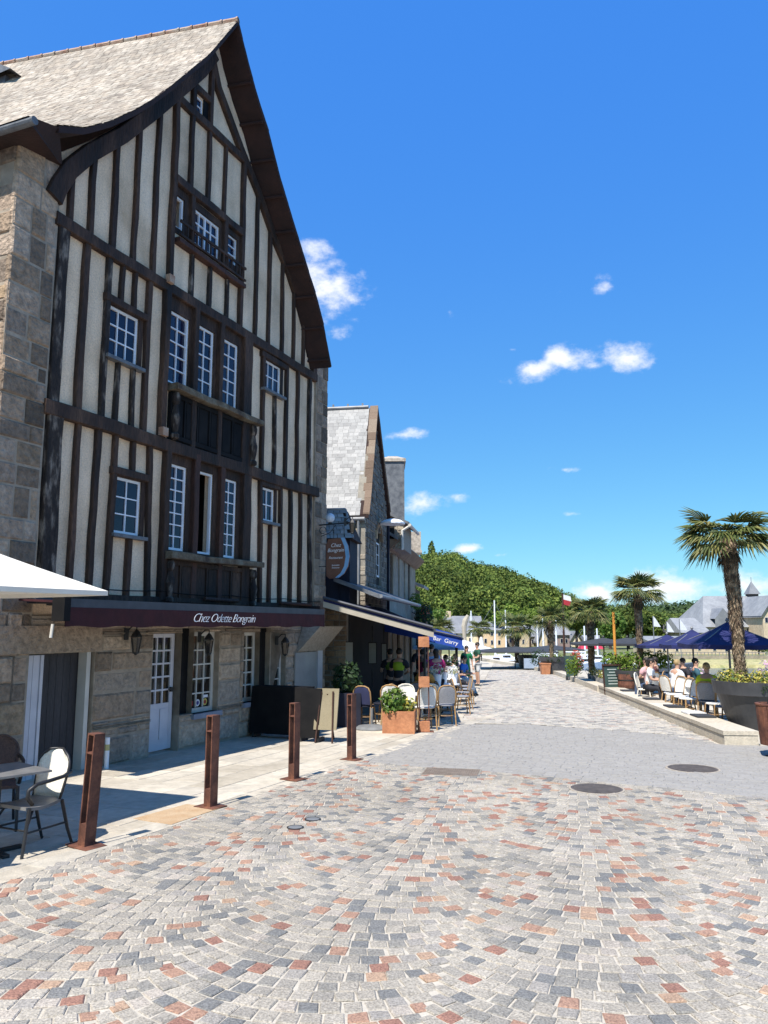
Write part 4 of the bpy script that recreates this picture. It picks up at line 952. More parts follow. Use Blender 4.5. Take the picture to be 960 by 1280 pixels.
B4 = thing('dark_balcony_house', F2.p(21, 0, gz(39)), 'dark timber fronted house with a flowered balcony at the end of the row', 'house')
mb = MB(); mb.fbox(F2, 18.65, 20.6, -6, -.05, -.9, 3.7); mb.build('wall', M('dark_render', [(.06,.055,.05),(.10,.09,.08)], 2, .9), B4)
mb = MB(); P = F2.p; mb.box8([P(18.6,.38,3.75),P(20.7,.38,3.72),P(20.7,-4,5.3),P(18.6,-4,5.4),P(18.6,.38,3.87),P(20.7,.38,3.84),P(20.7,-4,5.45),P(18.6,-4,5.55)]); mb.build('roof', slate_new, B4)
a = at(508,689,38.5); b = at(525.5,666,38.5); mb = MB(); mb.box(a.x, b.x, 38, 39.2, a.z, b.z); mb.box(a.x-.05, b.x+.05, 37.95, 39.25, a.z-.12, a.z); mb.build('chimney', slate_old, B4)
mb = MB(); mb.fbox(F2, 18.5, 20.6, -.05, .36, 1.95, 2.08); bl = mb.build('balcony', timber, B4); mb = MB()
for i in range(12): mb.fbox(F2, 18.55+i*.18, 18.59+i*.18, .29, .33, 2.08, 2.9)
mb.fbox(F2, 18.5, 20.6, .28, .35, 2.86, 2.93); mb.fbox(F2, 18.5, 18.56, -.05, .33, 2.86, 2.93); mb.build('railing', timber, bl)
for bx in ((19.0,20.2,.2,1.8),(19.0,20.2,2.1,3.4)): window(B4, F2, .0, bx, 2, 3, timber_red, gl=glass_in, fw=.07)
def flower_box(p, d, L, mat, label, cat='flower box', h=.2, fm=None, group=None):
    n = UP.cross(d); t = thing('flower_box', p, label, cat, group); mb = MB(); A = [p-d*L/2-n*.12, p+d*L/2-n*.12, p+d*L/2+n*.12, p-d*L/2+n*.12]; mb.box8(A+[q+UP*h for q in A]); mb.build('box', mat, t)
    mb = MB(); mb2 = MB()
    for i in range(int(L*5)): mb.leaves(p+d*(-L/2+(i+.5)*.2)+UP*(h+.1), .2, .2, .17, 45, .045)
    mb.build('flowers', fm or fl_r, t)
    return t
flower_box(F2.p(19.4,.36,2.42), F2.d, 2.1, red_p, 'long red flower box hung on the dark timber balcony')
mb = MB(); c = F2.p(17.2,.5,2.3); t = thing('hanging_plant', c, 'large dark trailing plant hanging beside the balcony', 'plant')
mb.leaves(c, .45, .9, .75, 700, .07); mb.build('foliage', leaf_d, t); MB().tube([c-F2.n*.55+UP*.3, c], .02, 6).build('bracket', iron, t)
c = F2.p(15.4,.35,3.0); t = thing('hanging_plant', c, 'small yellowish plant in a wall basket on the pale stone house', 'plant')
MB().leaves(c, .3, .45, .4, 250, .06).build('foliage', leaf_y, t); MB().tube([c-F2.n*.35, c], .02, 6).build('bracket', iron, t)

# ------------------------------------------------------------------ terrace awnings beyond
def slope_awning(u0, u1, n0, n1, z0, z1, drop, cm, vm, label, name='awning', posts=(), lett=None, nf=None):
    nf = n1 if nf is None else nf
    t = thing(name, F2.p((u0+u1)/2, n0, z0), label, 'awning'); P = F2.p
    mb = MB(); mb.box8([P(u0,n0,z0),P(u1,n0,z0),P(u1,nf,z1),P(u0,n1,z1),P(u0,n0,z0+.05),P(u1,n0,z0+.05),P(u1,nf,z1+.05),P(u0,n1,z1+.05)]); mb.build('canopy', cm, t)
    mb = MB(); mb.box8([P(u0-.02,n0,z0-drop),P(u0,n0,z0-drop),P(u0,n1,z1-drop),P(u0-.02,n1,z1-drop),P(u0-.02,n0,z0),P(u0,n0,z0),P(u0,n1,z1),P(u0-.02,n1,z1)])
    mb.box8([P(u0-.02,n1,z1-drop),P(u0-.02,n1+.02,z1-drop),P(u1,nf+.02,z1-drop),P(u1,nf,z1-drop),P(u0-.02,n1,z1),P(u0-.02,n1+.02,z1),P(u1,nf+.02,z1),P(u1,nf,z1)]); v = mb.build('valance', vm, t)
    mb = MB(); mb.tube([P(u0-.05,n0,z0+.09), P(u0-.05,n1,z1+.09)], .035, 8); mb.tube([P(u0-.03,n1+.03,z1+.03), P(u1,nf+.03,z1+.03)], .04, 8); mb.build('front_bar', awnbar, t)
    for u, n in posts:
        q = P(u, n, 0); MB().tube([(q.x,q.y,gz(q.y)), (q.x,q.y,z0+(z1-z0)*(n-n0)/(n1-n0))], .03, 8).build('post', iron, t)
    if lett:
        for s, f, sz in lett:
            c = P(u0-.026, n0+(n1-n0)*f, z0+(z1-z0)*f-drop*.5); x = (P(u0,n1,z1)-P(u0,n0,z0)).normalized(); tm = text_mb(s, sz, Matrix.Identity(4), shear=.2, ext=.002)
            tm.xform(basis(c, x, UP, -F2.d)); tm.build('lettering', letter_w, v)
    return t
slope_awning(-.12, 8.5, .02, 2.55, 2.52, 1.84, .13, navy, beam_c, 'dark navy terrace awning with pale valance beside the timbered house', posts=((1.4,2.2),(4.8,1.9),(8.3,1.55)), nf=1.62)
slope_awning(8.8, 17.0, .05, 2.68, 2.08, 1.50, .30, royal, royal, 'royal blue terrace awning with white lettering farther along', posts=((9.0,2.5),(13,2.2),(16.8,2.0),(9.2,.9)), nf=2.1, lett=(('Bar', .68, .2), ('Garry', .86, .2)))
t = thing('slate_hood', F2.p(4, .5, 2.7), 'low slate lean-to roof above the navy terrace awning', 'roof'); P = F2.p
mb = MB(); mb.box8([P(1.0,.0,3.05),P(9.6,.0,3.05),P(9.6,1.15,2.62),P(1.0,1.15,2.62),P(1.0,.0,3.15),P(9.6,.0,3.15),P(9.6,1.15,2.72),P(1.0,1.15,2.72)]); mb.build('slab', slate_dk, t)
mb = MB(); mb.tube([P(1.0,1.18,2.68), P(9.6,1.18,2.68)], .05, 8); mb.build('gutter', zinc, t)
FR_ = FSide(F2, 2.0); t = thing('rubble_wall', F2.p(2.1,-.6,gz(20)), 'russet rubble stone wall under the navy terrace awning', 'wall')
mb = MB(); ashlar(mb, FR_, -.12, 2.2, -.4, 2.45, 0, rows=(.1,.18), lens=(.14,.34), jit=.02, gap=.016); mb.build('stones', rubble_tan, t); mb = MB(); mb.fbox(FR_, -.10, 2.2, -.35, -.02, -.5, 2.5); mb.build('mortar', mortar_dark, t)
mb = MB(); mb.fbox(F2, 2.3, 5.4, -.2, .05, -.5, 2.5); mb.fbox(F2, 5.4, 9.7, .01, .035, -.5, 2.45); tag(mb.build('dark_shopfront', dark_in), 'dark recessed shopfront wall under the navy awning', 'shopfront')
for x, y0, y1, w, Y, lb in ((436.5,803,829,9,20.0,'pale menu board on the russet wall, nearest of three under the navy awning'),(465.5,804,829,9,22.3,'pale menu board hung in the middle under the navy awning'),(480,805,826,5.5,25,'small pale menu board farthest under the navy awning')):
    a, b = at(x-w/2, y1, Y), at(x+w/2, y0, Y); t = thing('menu_board', ((a.x+b.x)/2, Y, a.z), lb, 'menu board', 'menu boards under the awning')
    mb = MB(); mb.box(a.x, b.x, Y-.03, Y, a.z, b.z); mb.build('board', beam_c, t); mb = MB(); mb.box(a.x-.02, b.x+.02, Y, Y+.02, a.z-.02, b.z+.02); mb.build('frame', timber, t)
    mb = MB(); mb.tube([((a.x+b.x)/2, Y+.04, gz(Y)), ((a.x+b.x)/2, Y+.04, b.z+.5)], .02, 6); mb.build('post', iron, t)

# ------------------------------------------------------------------ wall lanterns and hanging sign
def lantern(p, n, label, s=1.0):
    t = thing('wall_lantern', p, label, 'lantern', 'wall lanterns'); d = UP.cross(n); c = p+n*.24*s
    mb = MB(); mb.tube([p+UP*.08, p+n*.12+UP*.20*s, c+UP*.20*s, c+UP*.12*s], .012, 6); mb.box(p.x-.03, p.x+.03, p.y-.03, p.y+.03, p.z-.05, p.z+.14); mb.build('bracket', iron, t)
    mb = MB(); mb.lathe([(.015*s,.14*s),(.05*s,.10*s),(.095*s,.03*s),(.105*s,.0)], c, 6); mb.lathe([(.06*s,-.30*s),(.055*s,-.28*s),(.02*s,-.33*s)], c, 6)
    for i in range(6):
        th = i*PI/3; e = Vector((math.cos(th), math.sin(th), 0)); mb.tube([c+e*.098*s, c+e*.058*s-UP*.28*s], .008*s, 4)
    mb.build('cage', iron, t); mb = MB(); mb.lathe([(.09*s,-.01),(.052*s,-.275*s)], c, 6); mb.build('lamp_glass', glass_in, t)
    return t
for x, y, lb in ((154,800,'black wall lantern left of the white glazed door'),(246,803,'black wall lantern over the stickered window'),(343,806,'black wall lantern at the last ground floor window')):
    u, z = F1.px(x, y, NF); lantern(F1.p(u, NF+.06, z+.05), F1.n, lb, .88)
p = F1.p(16.5, NF+.06, F1.px(390,655,NF)[1]); q = p+F1.n*.95
t = thing('hanging_sign', p, 'brown rounded hanging sign with white script on an iron bracket', 'sign')
mb = MB(); mb.tube([p, q+UP*.02], .018, 6); pts = [p+F1.n*(.1+.09*math.cos(a))+UP*(-.13+.08*math.sin(a)) for a in np.linspace(0, 5.2, 14)]; mb.tube(pts, .009, 5)
mb.tube([p+F1.n*.05-UP*.28, p+F1.n*.3-UP*.2, p+F1.n*.45-UP*.02], .009, 5); mb.build('bracket', iron, t); MB().tube([p-UP*1.02, p+F1.n*.32-UP*1.02], .009, 5).build('stay', iron, t)
FSn = FSide(F1, 16.5); sc = [(.30,-.35),(.78,-.30)]; ol = [(.26,-.36),(.70,-.34),(.80,-.55),(.84,-.80),(.80,-1.03),(.70,-1.2),(.56,-1.3),(.30,-1.32),(.22,-1.25),(.20,-.5)]
def signslab(mb, ol, dy0, dy1):
    k = len(ol); vs = [F1.p(16.5+dy0, NF+.06+a, p.z+b) for a, b in ol]+[F1.p(16.5+dy1, NF+.06+a, p.z+b) for a, b in ol]
    mb.add(vs, [tuple(range(k)), tuple(range(k, 2*k))[::-1]]+[(i, (i+1)%k, k+(i+1)%k, k+i) for i in range(k)])
    return mb
sb = signslab(MB(), ol, -.02, .02).build('board', M('brown_sign', [(.15,.065,.04),(.21,.10,.065)], 3, .6, .2, 20, speck=.25), t)
sb2 = [(a, b) for a, b in ol[1:7]]+[(a-.10, b) for a, b in ol[1:7][::-1]]; signslab(MB(), sb2, -.026, -.021).build('blue_border', M('sky_blue_paint', [(.16,.36,.60),(.28,.48,.70)], 4, .5), sb)
for s, dz, sz in (('Chez', -.52, .13), ('Bongrain', -.64, .125), ('Restaurant', -.82, .085), ('Spécialités', -1.0, .05), ('bretonnes', -1.06, .05)):
    tm = text_mb(s, sz, Matrix.Identity(4), shear=.3, ext=.002); tm.xform(basis(F1.p(16.5-.03, NF+.06+.47, p.z+dz), F1.n, UP, -F1.d)); tm.build('lettering', letter_w, sb)
mb = MB(); mb.tube([p+F1.n*.40, p+F1.n*.40-UP*.36], .008, 5); mb.tube([p+F1.n*.68, p+F1.n*.68-UP*.36], .008, 5); mb.build('chain', iron, t)
lantern(q-F1.n*.24, F1.n, 'small black lantern hanging from the sign bracket', .8)
c = p+F1.n*.30+UP*.16; t = thing('spotlight', c, 'pale round spotlight on the hanging sign bracket', 'lamp'); MB().ball(c, .11, .11, .12).build('globe', M('frosted_glass', [(.45,.50,.58),(.55,.60,.68)], 3, .3), t); MB().tube([c-UP*.14, c-UP*.05], .05, 8).build('collar', iron, t)

# ------------------------------------------------------------------ bollards and the tall rusted post
def bollard(h=1.05, w=.105, d=.12, th=.016):
    t = thing('bollard', (0,0,0), 'x', 'bollard', 'slotted rusted steel bollards along the kerb')
    mb = MB(); mb.box(-w/2, -w/2+th, -d/2, d/2, .012, h); mb.box(w/2-th, w/2, -d/2, d/2, .012, h); mb.box(-w/2+th, w/2-th, -d/2, d/2, h-.014, h); mb.box(-w/2+th, w/2-th, -d/2, d/2, h-.19, h-.175); mb.box(-w/2+th, w/2-th, -d/2+.002, d/2, .012, .21)
    mb.build('post', corten, t); mb = MB(); mb.box(-.155, .155, -.12, .12, 0, .012); mb.build('base_plate', corten, t); return t
bp = bollard(); first = True
for (x, y), lb, tilt in (((-2.84,7.72),'leaning rusted bollard in front of the cream bistro chair',.065),((-2.04,9.45),'rusted bollard beside the orange sand patch',0),((-1.27,11.25),'rusted bollard before the dark terrace screens',0.0),((-.53,13.05),'rusted bollard nearest the umbrella foot and planter',-.01)):
    b = bp if first else copy_tree(bp); first = False; b.location = (x, y, gz(y)+.003); b['label'] = lb; b.rotation_euler = (0, tilt, math.radians(-33))
p = Vector((.86, 16.9, gz(16.9))); t = thing('rusted_post', p, 'tall rusted post of three plates on thin rods beside planter', 'post')
for z0, z1 in ((.012,.22),(.93,1.15),(1.78,2.0)):
    mb = MB(); mb.box(p.x-.115, p.x+.115, p.y-.06, p.y+.06, p.z+z0, p.z+z1); mb.build('plate', corten_o, t)
for sx in (-1, 1): MB().tube([(p.x+sx*.10, p.y, p.z), (p.x+sx*.10, p.y, p.z+1.99)], .013, 6).build('rod', corten, t)
mb = MB(); mb.box(p.x-.2, p.x+.2, p.y-.15, p.y+.15, p.z, p.z+.012); mb.build('base_plate', corten, t)
# planter with a shrub
o_ = Vector((.33, 16.75, gz(16.7))); t = thing('planter', o_, 'orange rusted steel planter box with a bushy green shrub', 'planter')
Fp = Fr(math.radians(8), o_); mb = MB()
for a in ((-.22,.22,-.34,-.325),(-.22,.22,.325,.34),(-.22,-.205,-.325,.325),(.205,.22,-.325,.325)): mb.fbox(Fp, a[0], a[1], a[2], a[3], .0, .46)
mb.build('box', corten_o, t); mb = MB(); mb.fbox(Fp, -.205, .205, -.325, .325, .02, .42); mb.build('soil', soil, t)
mb = MB(); mb.leaves(o_+Vector((-.1,0,.66)), .30, .26, .28, 520, .055, shell=.3, up=.3); mb.leaves(o_+Vector((-.2,-.1,.5)), .18, .2, .12, 120, .045); mb.build('shrub', leaf_s, t)
mb = MB(); mb.leaves(o_+Vector((.18,-.02,.58)), .17, .2, .16, 130, .04, shell=.3); mb.build('dry_plant', fl_y, t)
# flat umbrella foot
p = Vector((-.27, 17.35, gz(17.35))); t = thing('umbrella_base', p, 'round grey umbrella foot with an empty tube on the pavement', 'umbrella base')
MB().lathe([(.36,0),(.36,.03),(.30,.075),(.10,.10),(.04,.11)], p, 24).build('foot', greymetal, t); MB().tube([p+UP*.1, p+UP*.45], .03, 10).build('tube', greymetal, t)
# white post by the garage
u, z = F1.px(133, 955, NF+.25); p = F1.p(u, NF+.25, 0); p.z = gz(p.y); t = thing('marker_post', p, 'short white marker post by the garage corner', 'post')
MB().tube([p, p+UP*.46], .035, 10).build('pole', white_p, t); MB().tube([p+UP*.27, p+UP*.36], .0365, 10).build('band', M('faded_yellow', [(.45,.40,.18)], 3), t)
# dark screens and boards before the last window
def slab(mb, p, d, w, z0, z1, th, lean=0.0):
    n = UP.cross(d); A = [p-d*w/2, p+d*w/2, p+d*w/2+n*th, p-d*w/2+n*th]
    return mb.box8([q+UP*z0 for q in A]+[q+UP*z1+n*lean for q in A])
for i, (x, y, w, h, mt, lb) in enumerate(((-2.15,15.75,1.25,1.0,black_p,'wide black terrace screen standing before the last window'),(-1.45,15.2,.42,1.0,black_p,'narrow dark board leaning beside the black terrace screen'))):
    p = Vector((x,y,gz(y))); d = Vector((.9,-.35,0)).normalized(); t = thing('terrace_screen', p, lb, 'screen')
    slab(MB(), p, d, w, .08, h, .35 if i == 0 else .05, .1).build('panel', mt, t); slab(MB(), p-d*w*.42, d, .05, 0, .08, .3).build('foot', iron, t); slab(MB(), p+d*w*.42, d, .05, 0, .08, .3).build('foot', iron, t)
p = Vector((-1.13,15.1,gz(15.1))); d = Vector((.92,-.25,0)).normalized(); t = thing('easel_board', p, 'large tan menu board leaning on an easel beside bollards', 'menu board')
slab(MB(), p, d, .46, .24, 1.0, .03, .16).build('board', M('tan_board', [(.20,.165,.10),(.28,.235,.15)], 1.5, .6, speck=.15), t)
n = UP.cross(d)
for s in (-1, 1): MB().tube([p+d*.17*s-n*.05, p+d*.12*s+n*.12+UP*.95], .018, 6).build('leg', timber_red, t)
MB().tube([p+n*.55, p+n*.14+UP*.9], .018, 6).build('leg', timber_red, t)
p = Vector((-.85, 18.0, gz(18))); t = thing('planter', p, 'dark blue square planter with a dark leafy shrub', 'planter'); mb = MB(); mb.box(p.x-.33, p.x+.33, p.y-.3, p.y+.3, p.z, p.z+.75); mb.build('box', navy_d, t)
MB().leaves(p+UP*1.05, .36, .34, .4, 500, .06).build('shrub', leaf_d, t)
# ------------------------------------------------------------------ chairs and tables
def arm_chair(seat_m, back_m, frame_m, label, group):      # faces -y; arms sweep down into the front legs
    t = thing('armchair', (0,0,0), label, 'chair', group)
    mb = MB(); k = 10
    def cushion(mb, w0, w1, y0, y1, z, th, n=6):
        for i in range(n):
            a, b = y0+(y1-y0)*i/n, y0+(y1-y0)*(i+1)/n; f = lambda y: w0+(w1-w0)*(y-y0)/(y1-y0); s = lambda y: z-.025*math.sin((y-y0)/(y1-y0)*PI)
            mb.box8([(-f(a),a,s(a)-th),(f(a),a,s(a)-th),(f(b),b,s(b)-th),(-f(b),b,s(b)-th),(-f(a),a,s(a)),(f(a),a,s(a)),(f(b),b,s(b)),(-f(b),b,s(b))])
    cushion(mb, .235, .20, -.22, .21, .455, .03); mb.build('seat', seat_m, t)
    mb = MB(); cols, rws = 9, 9
    grid = []
    for r in range(rws+1):
        f = r/rws; z = .45+.45*f; hw = .19+.035*math.sin(f*PI*.6); hw *= math.sqrt(max(.18, 1-max(0, (f-.62)/.40)**2.2)); row = []
        for c in range(cols+1):
            u = c/cols*2-1; row.append((u*hw, .21+.10*f-.035*(1-u*u)*0+.05*(u*u)*-1+.03, z))
        grid.append(row)
    V = [p for r in grid for p in r]; n0 = len(V); V2 = [(x, y+.022, z) for x, y, z in V]; Fc = []; w = cols+1
    for r in range(rws):
        for c in range(cols): i = r*w+c; Fc += [(i,i+1,i+w+1,i+w), (n0+i+w,n0+i+w+1,n0+i+1,n0+i)]
    edge = [c for c in range(w)]+[r*w+cols for r in range(1, rws+1)]+[rws*w+c for c in range(cols-1,-1,-1)]+[r*w for r in range(rws-1,0,-1)]
    for a, b in zip(edge, edge[1:]+edge[:1]): Fc.append((b, a, n0+a, n0+b))
    mb.add(V+V2, Fc); bk = mb.build('backrest', back_m, t, smooth=True)
    rim = [Vector(grid[r][0])+Vector((0,.011,0)) for r in range(rws+1)]+[Vector(grid[rws][c])+Vector((0,.011,0)) for c in range(1, cols)]+[Vector(grid[r][cols])+Vector((0,.011,0)) for r in range(rws,-1,-1)]
    MB().tube(rim, .013, 8).build('back_frame', frame_m if seat_m is not back_m else back_m, t, smooth=True)
    for s in (-1, 1):
        MB().tube([(s*.21,.30,.70),(s*.255,.18,.675),(s*.275,.0,.665),(s*.27,-.14,.655),(s*.262,-.225,.61),(s*.255,-.225,.54),(s*.245,-.16,.47)], .019, 8).build('armrest', frame_m, t, smooth=True)
        MB().tube([(s*.235,-.18,.44),(s*.245,-.24,.0)], [.018,.015], 8).build('leg', frame_m, t)
        MB().tube([(s*.20,.22,.44),(s*.205,.30,.16),(s*.215,.36,.0)], [.018,.016,.014], 8).build('leg', frame_m, t)
        MB().tube([(s*.24,-.21,.22),(s*.21,.29,.22)], .010, 6).build('stretcher', frame_m, t)
        MB().tube([(s*.235,-.20,.26),(s*.19,-.10,.42)], .012, 6).build('brace', frame_m, t)
    MB().tube([(-.24,-.21,.24),(.24,-.21,.24)], .010, 6).build('stretcher', frame_m, t)
    return t
def bistro_chair(seat_m, back_m, frame_m, label, group, name='rattan_chair'):      # faces -y
    t = thing(name, (0,0,0), label, 'chair', group)
    mb = MB(); mb.lathe([(.20,.435),(.215,.445),(.215,.46),(.19,.468)], (0,0,0), 18); mb.build('seat', seat_m, t)
    hoop = [(-.19,.16,.45),(-.205,.20,.62),(-.20,.235,.78),(-.16,.25,.865),(-.08,.258,.90),(0,.26,.905),(.08,.258,.90),(.16,.25,.865),(.20,.235,.78),(.205,.20,.62),(.19,.16,.45)]
    MB().tube(hoop, .017, 8).build('back_frame', frame_m, t, smooth=True)
    mb = MB(); V = []; zz = [.50,.60,.70,.79,.845,.882]
    for z in zz:
        hw = np.interp(z, [.45,.62,.78,.865,.90], [.175,.19,.185,.135,.06]); y = np.interp(z, [.45,.62,.78,.9], [.165,.20,.235,.258])
        for c in range(7): u = c/3-1; V.append((u*hw, y+.03*(1-u*u)*.8-.005, z))
    k = len(V); Fc = []
    for r in range(len(zz)-1):
        for c in range(6): i = r*7+c; Fc += [(i,i+1,i+8,i+7),(k+i+7,k+i+8,k+i+1,k+i)]
    mb.add(V+[(x, y+.012, z) for x, y, z in V], Fc); mb.build('backrest', back_m, t, smooth=True)
    for s in (-1, 1):
        MB().tube([(s*.15,-.15,.44),(s*.185,-.20,.0)], .016, 7).build('leg', frame_m, t); MB().tube([(s*.185,.15,.46),(s*.20,.24,.0)], .016, 7).build('leg', frame_m, t)
    MB().tube([(.17*math.cos(a), .17*math.sin(a), .22) for a in np.linspace(0, 2*PI, 17)], .010, 6).build('ring_brace', frame_m, t)
    return t
def place(o, x, y, rz, label, group=None, dz=.0, first=False, s=1.0):
    c = o if first else copy_tree(o); c.location = (x, y, gz(y)+dz); c.rotation_euler = (0, 0, rz); c['label'] = label
    if group: c['group'] = group
    if s != 1.0: c.scale = (s, s, s)
    return c
GA = 'bistro armchairs round the grey table'
A1 = arm_chair(tabletop, weave_c, dkmetal, 'x', GA); place(A1, -3.36, 7.60, math.radians(-27), 'dark framed bistro armchair with a sunlit cream back beside the first bollard', first=True, s=.97)
A2 = arm_chair(weave_c, weave_c, dkmetal, 'x', GA); place(A2, -3.66, 6.98, math.radians(105), 'bistro armchair with cream seat cut by the left edge of the picture', first=True, s=.97)
A3 = arm_chair(weave_b, weave_b, dkmetal, 'x', GA); place(A3, -4.10, 8.40, math.radians(25), 'bistro armchair with oval brown woven back behind the grey table', first=True)
p = Vector((-3.60, 7.47, gz(7.47))); t = thing('bistro_table', p, 'square grey bistro table among armchairs under the white parasol', 'table')
Ft = Fr(math.radians(40), p); mb = MB(); mb.fbox(Ft, -.34, .34, -.34, .34, .715, .735); mb.build('tabletop', tabletop, t); MB().tube([p+UP*.03, p+UP*.715], .03, 10).build('column', iron, t)
mb = MB(); mb.fbox(Ft, -.26, .26, -.03, .03, 0, .03); mb.fbox(Ft, -.03, .03, -.26, .26, 0, .032); mb.build('foot', iron, t); mb = MB(); mb.fbox(Ft, -.20, .20, -.20, .20, .69, .715); mb.build('top_frame', iron, t)

def parasol(pos, half, zt, ze, mat, polem, label, frame_ang=0.0, fall=.0, group=None, rib=True, zb=None, sides=4, vent=False, name='parasol', sag=.03):
    t = thing(name, pos, label, 'parasol', group); c = Vector(pos); mb = MB(); k = 8; n = sides*4
    R0 = half*math.sqrt(2) if sides == 4 else half; rings = []
    for r in range(k+1):
        f = r/k; row = []
        for j in range(n):
            a = frame_ang+j*2*PI/n; seg = 2*PI/sides; aa = ((j*2*PI/n) % seg)-seg/2; rad = R0*math.cos(seg/2)/math.cos(aa)*f
            z = zt+(ze-zt)*f-sag*math.sin(f*PI)*1.0+ (0 if abs(abs(aa)-seg/2) < 1e-3 else -sag*.8*f*math.cos(aa*PI/seg)*.6)
            row.append((c.x+rad*math.cos(a), c.y+rad*math.sin(a), z))
        rings.append(row)
    V = [p for r in rings for p in r]; m = len(V); Fc = []
    for r in range(k):
        for j in range(n):
            a, b, d, e = r*n+j, r*n+(j+1)%n, (r+1)*n+(j+1)%n, (r+1)*n+j; Fc += [(a,e,d,b)]
    if fall:
        V += [(x, y, z-fall) for x, y, z in rings[k]]
        for j in range(n): Fc.append((k*n+j, m+j, m+(j+1)%n, k*n+(j+1)%n))
    mb.add(V, Fc); cv = mb.build('canopy', mat, t)
    if rib:
        for s in range(sides):
            a = frame_ang+s*2*PI/sides; q = c+Vector((math.cos(a)*R0*.98, math.sin(a)*R0*.98, 0)); q.z = ze-.03; h = Vector((c.x, c.y, zt-.05))
            MB().tube([h, q], .013, 5).build('rib', polem, t)
    mb = MB(); mb.tube([(c.x,c.y,gz(c.y) if zb is None else zb), (c.x,c.y,zt+.02)], .028, 8); mb.build('pole', polem, t)
    mb = MB(); mb.lathe([(.03,zt),(.05,zt+.03),(.02,zt+.09)], (c.x,c.y,0), 8); mb.build('finial', polem, t)
    return t
tip = Vector((-3.08, 8.62, 2.35)); u_, n_ = F1.d.dot(tip), F1.n.dot(tip); pc = F1.p(u_-1.42, n_-1.42, gz(7.8))
t = parasol(pc, 1.42, 3.06, 2.34, cream_c, white_p, 'big off white square parasol reaching in from the left edge', PI/4-math.radians(23.6), fall=.05, sag=.02, name='white_parasol')

# ------------------------------------------------------------------ people
def skin_mesh(name, verts, edges, radii, mat, parent, sub=1):
    me = bpy.data.meshes.new(name); me.from_pydata([tuple(v) for v in verts], edges, []); o = bpy.data.objects.new(name, me); COL.objects.link(o)
    md = o.modifiers.new('skin', 'SKIN'); md.use_smooth_shade = True
    for i, r in enumerate(radii):
        rr = r if isinstance(r, tuple) else (r, r); me.skin_vertices[0].data[i].radius = rr
    me.skin_vertices[0].data[0].use_root = True
    sb = o.modifiers.new('sub', 'SUBSURF'); sb.levels = sub; sb.render_levels = sub
    bpy.context.view_layer.update(); ev = o.evaluated_get(bpy.context.evaluated_depsgraph_get()); m2 = bpy.data.meshes.new_from_object(ev)
    vs = [tuple(v.co) for v in m2.vertices]; fs = [tuple(p.vertices) for p in m2.polygons]
    bpy.data.objects.remove(o); bpy.data.meshes.remove(me); bpy.data.meshes.remove(m2)
    return vs, fs
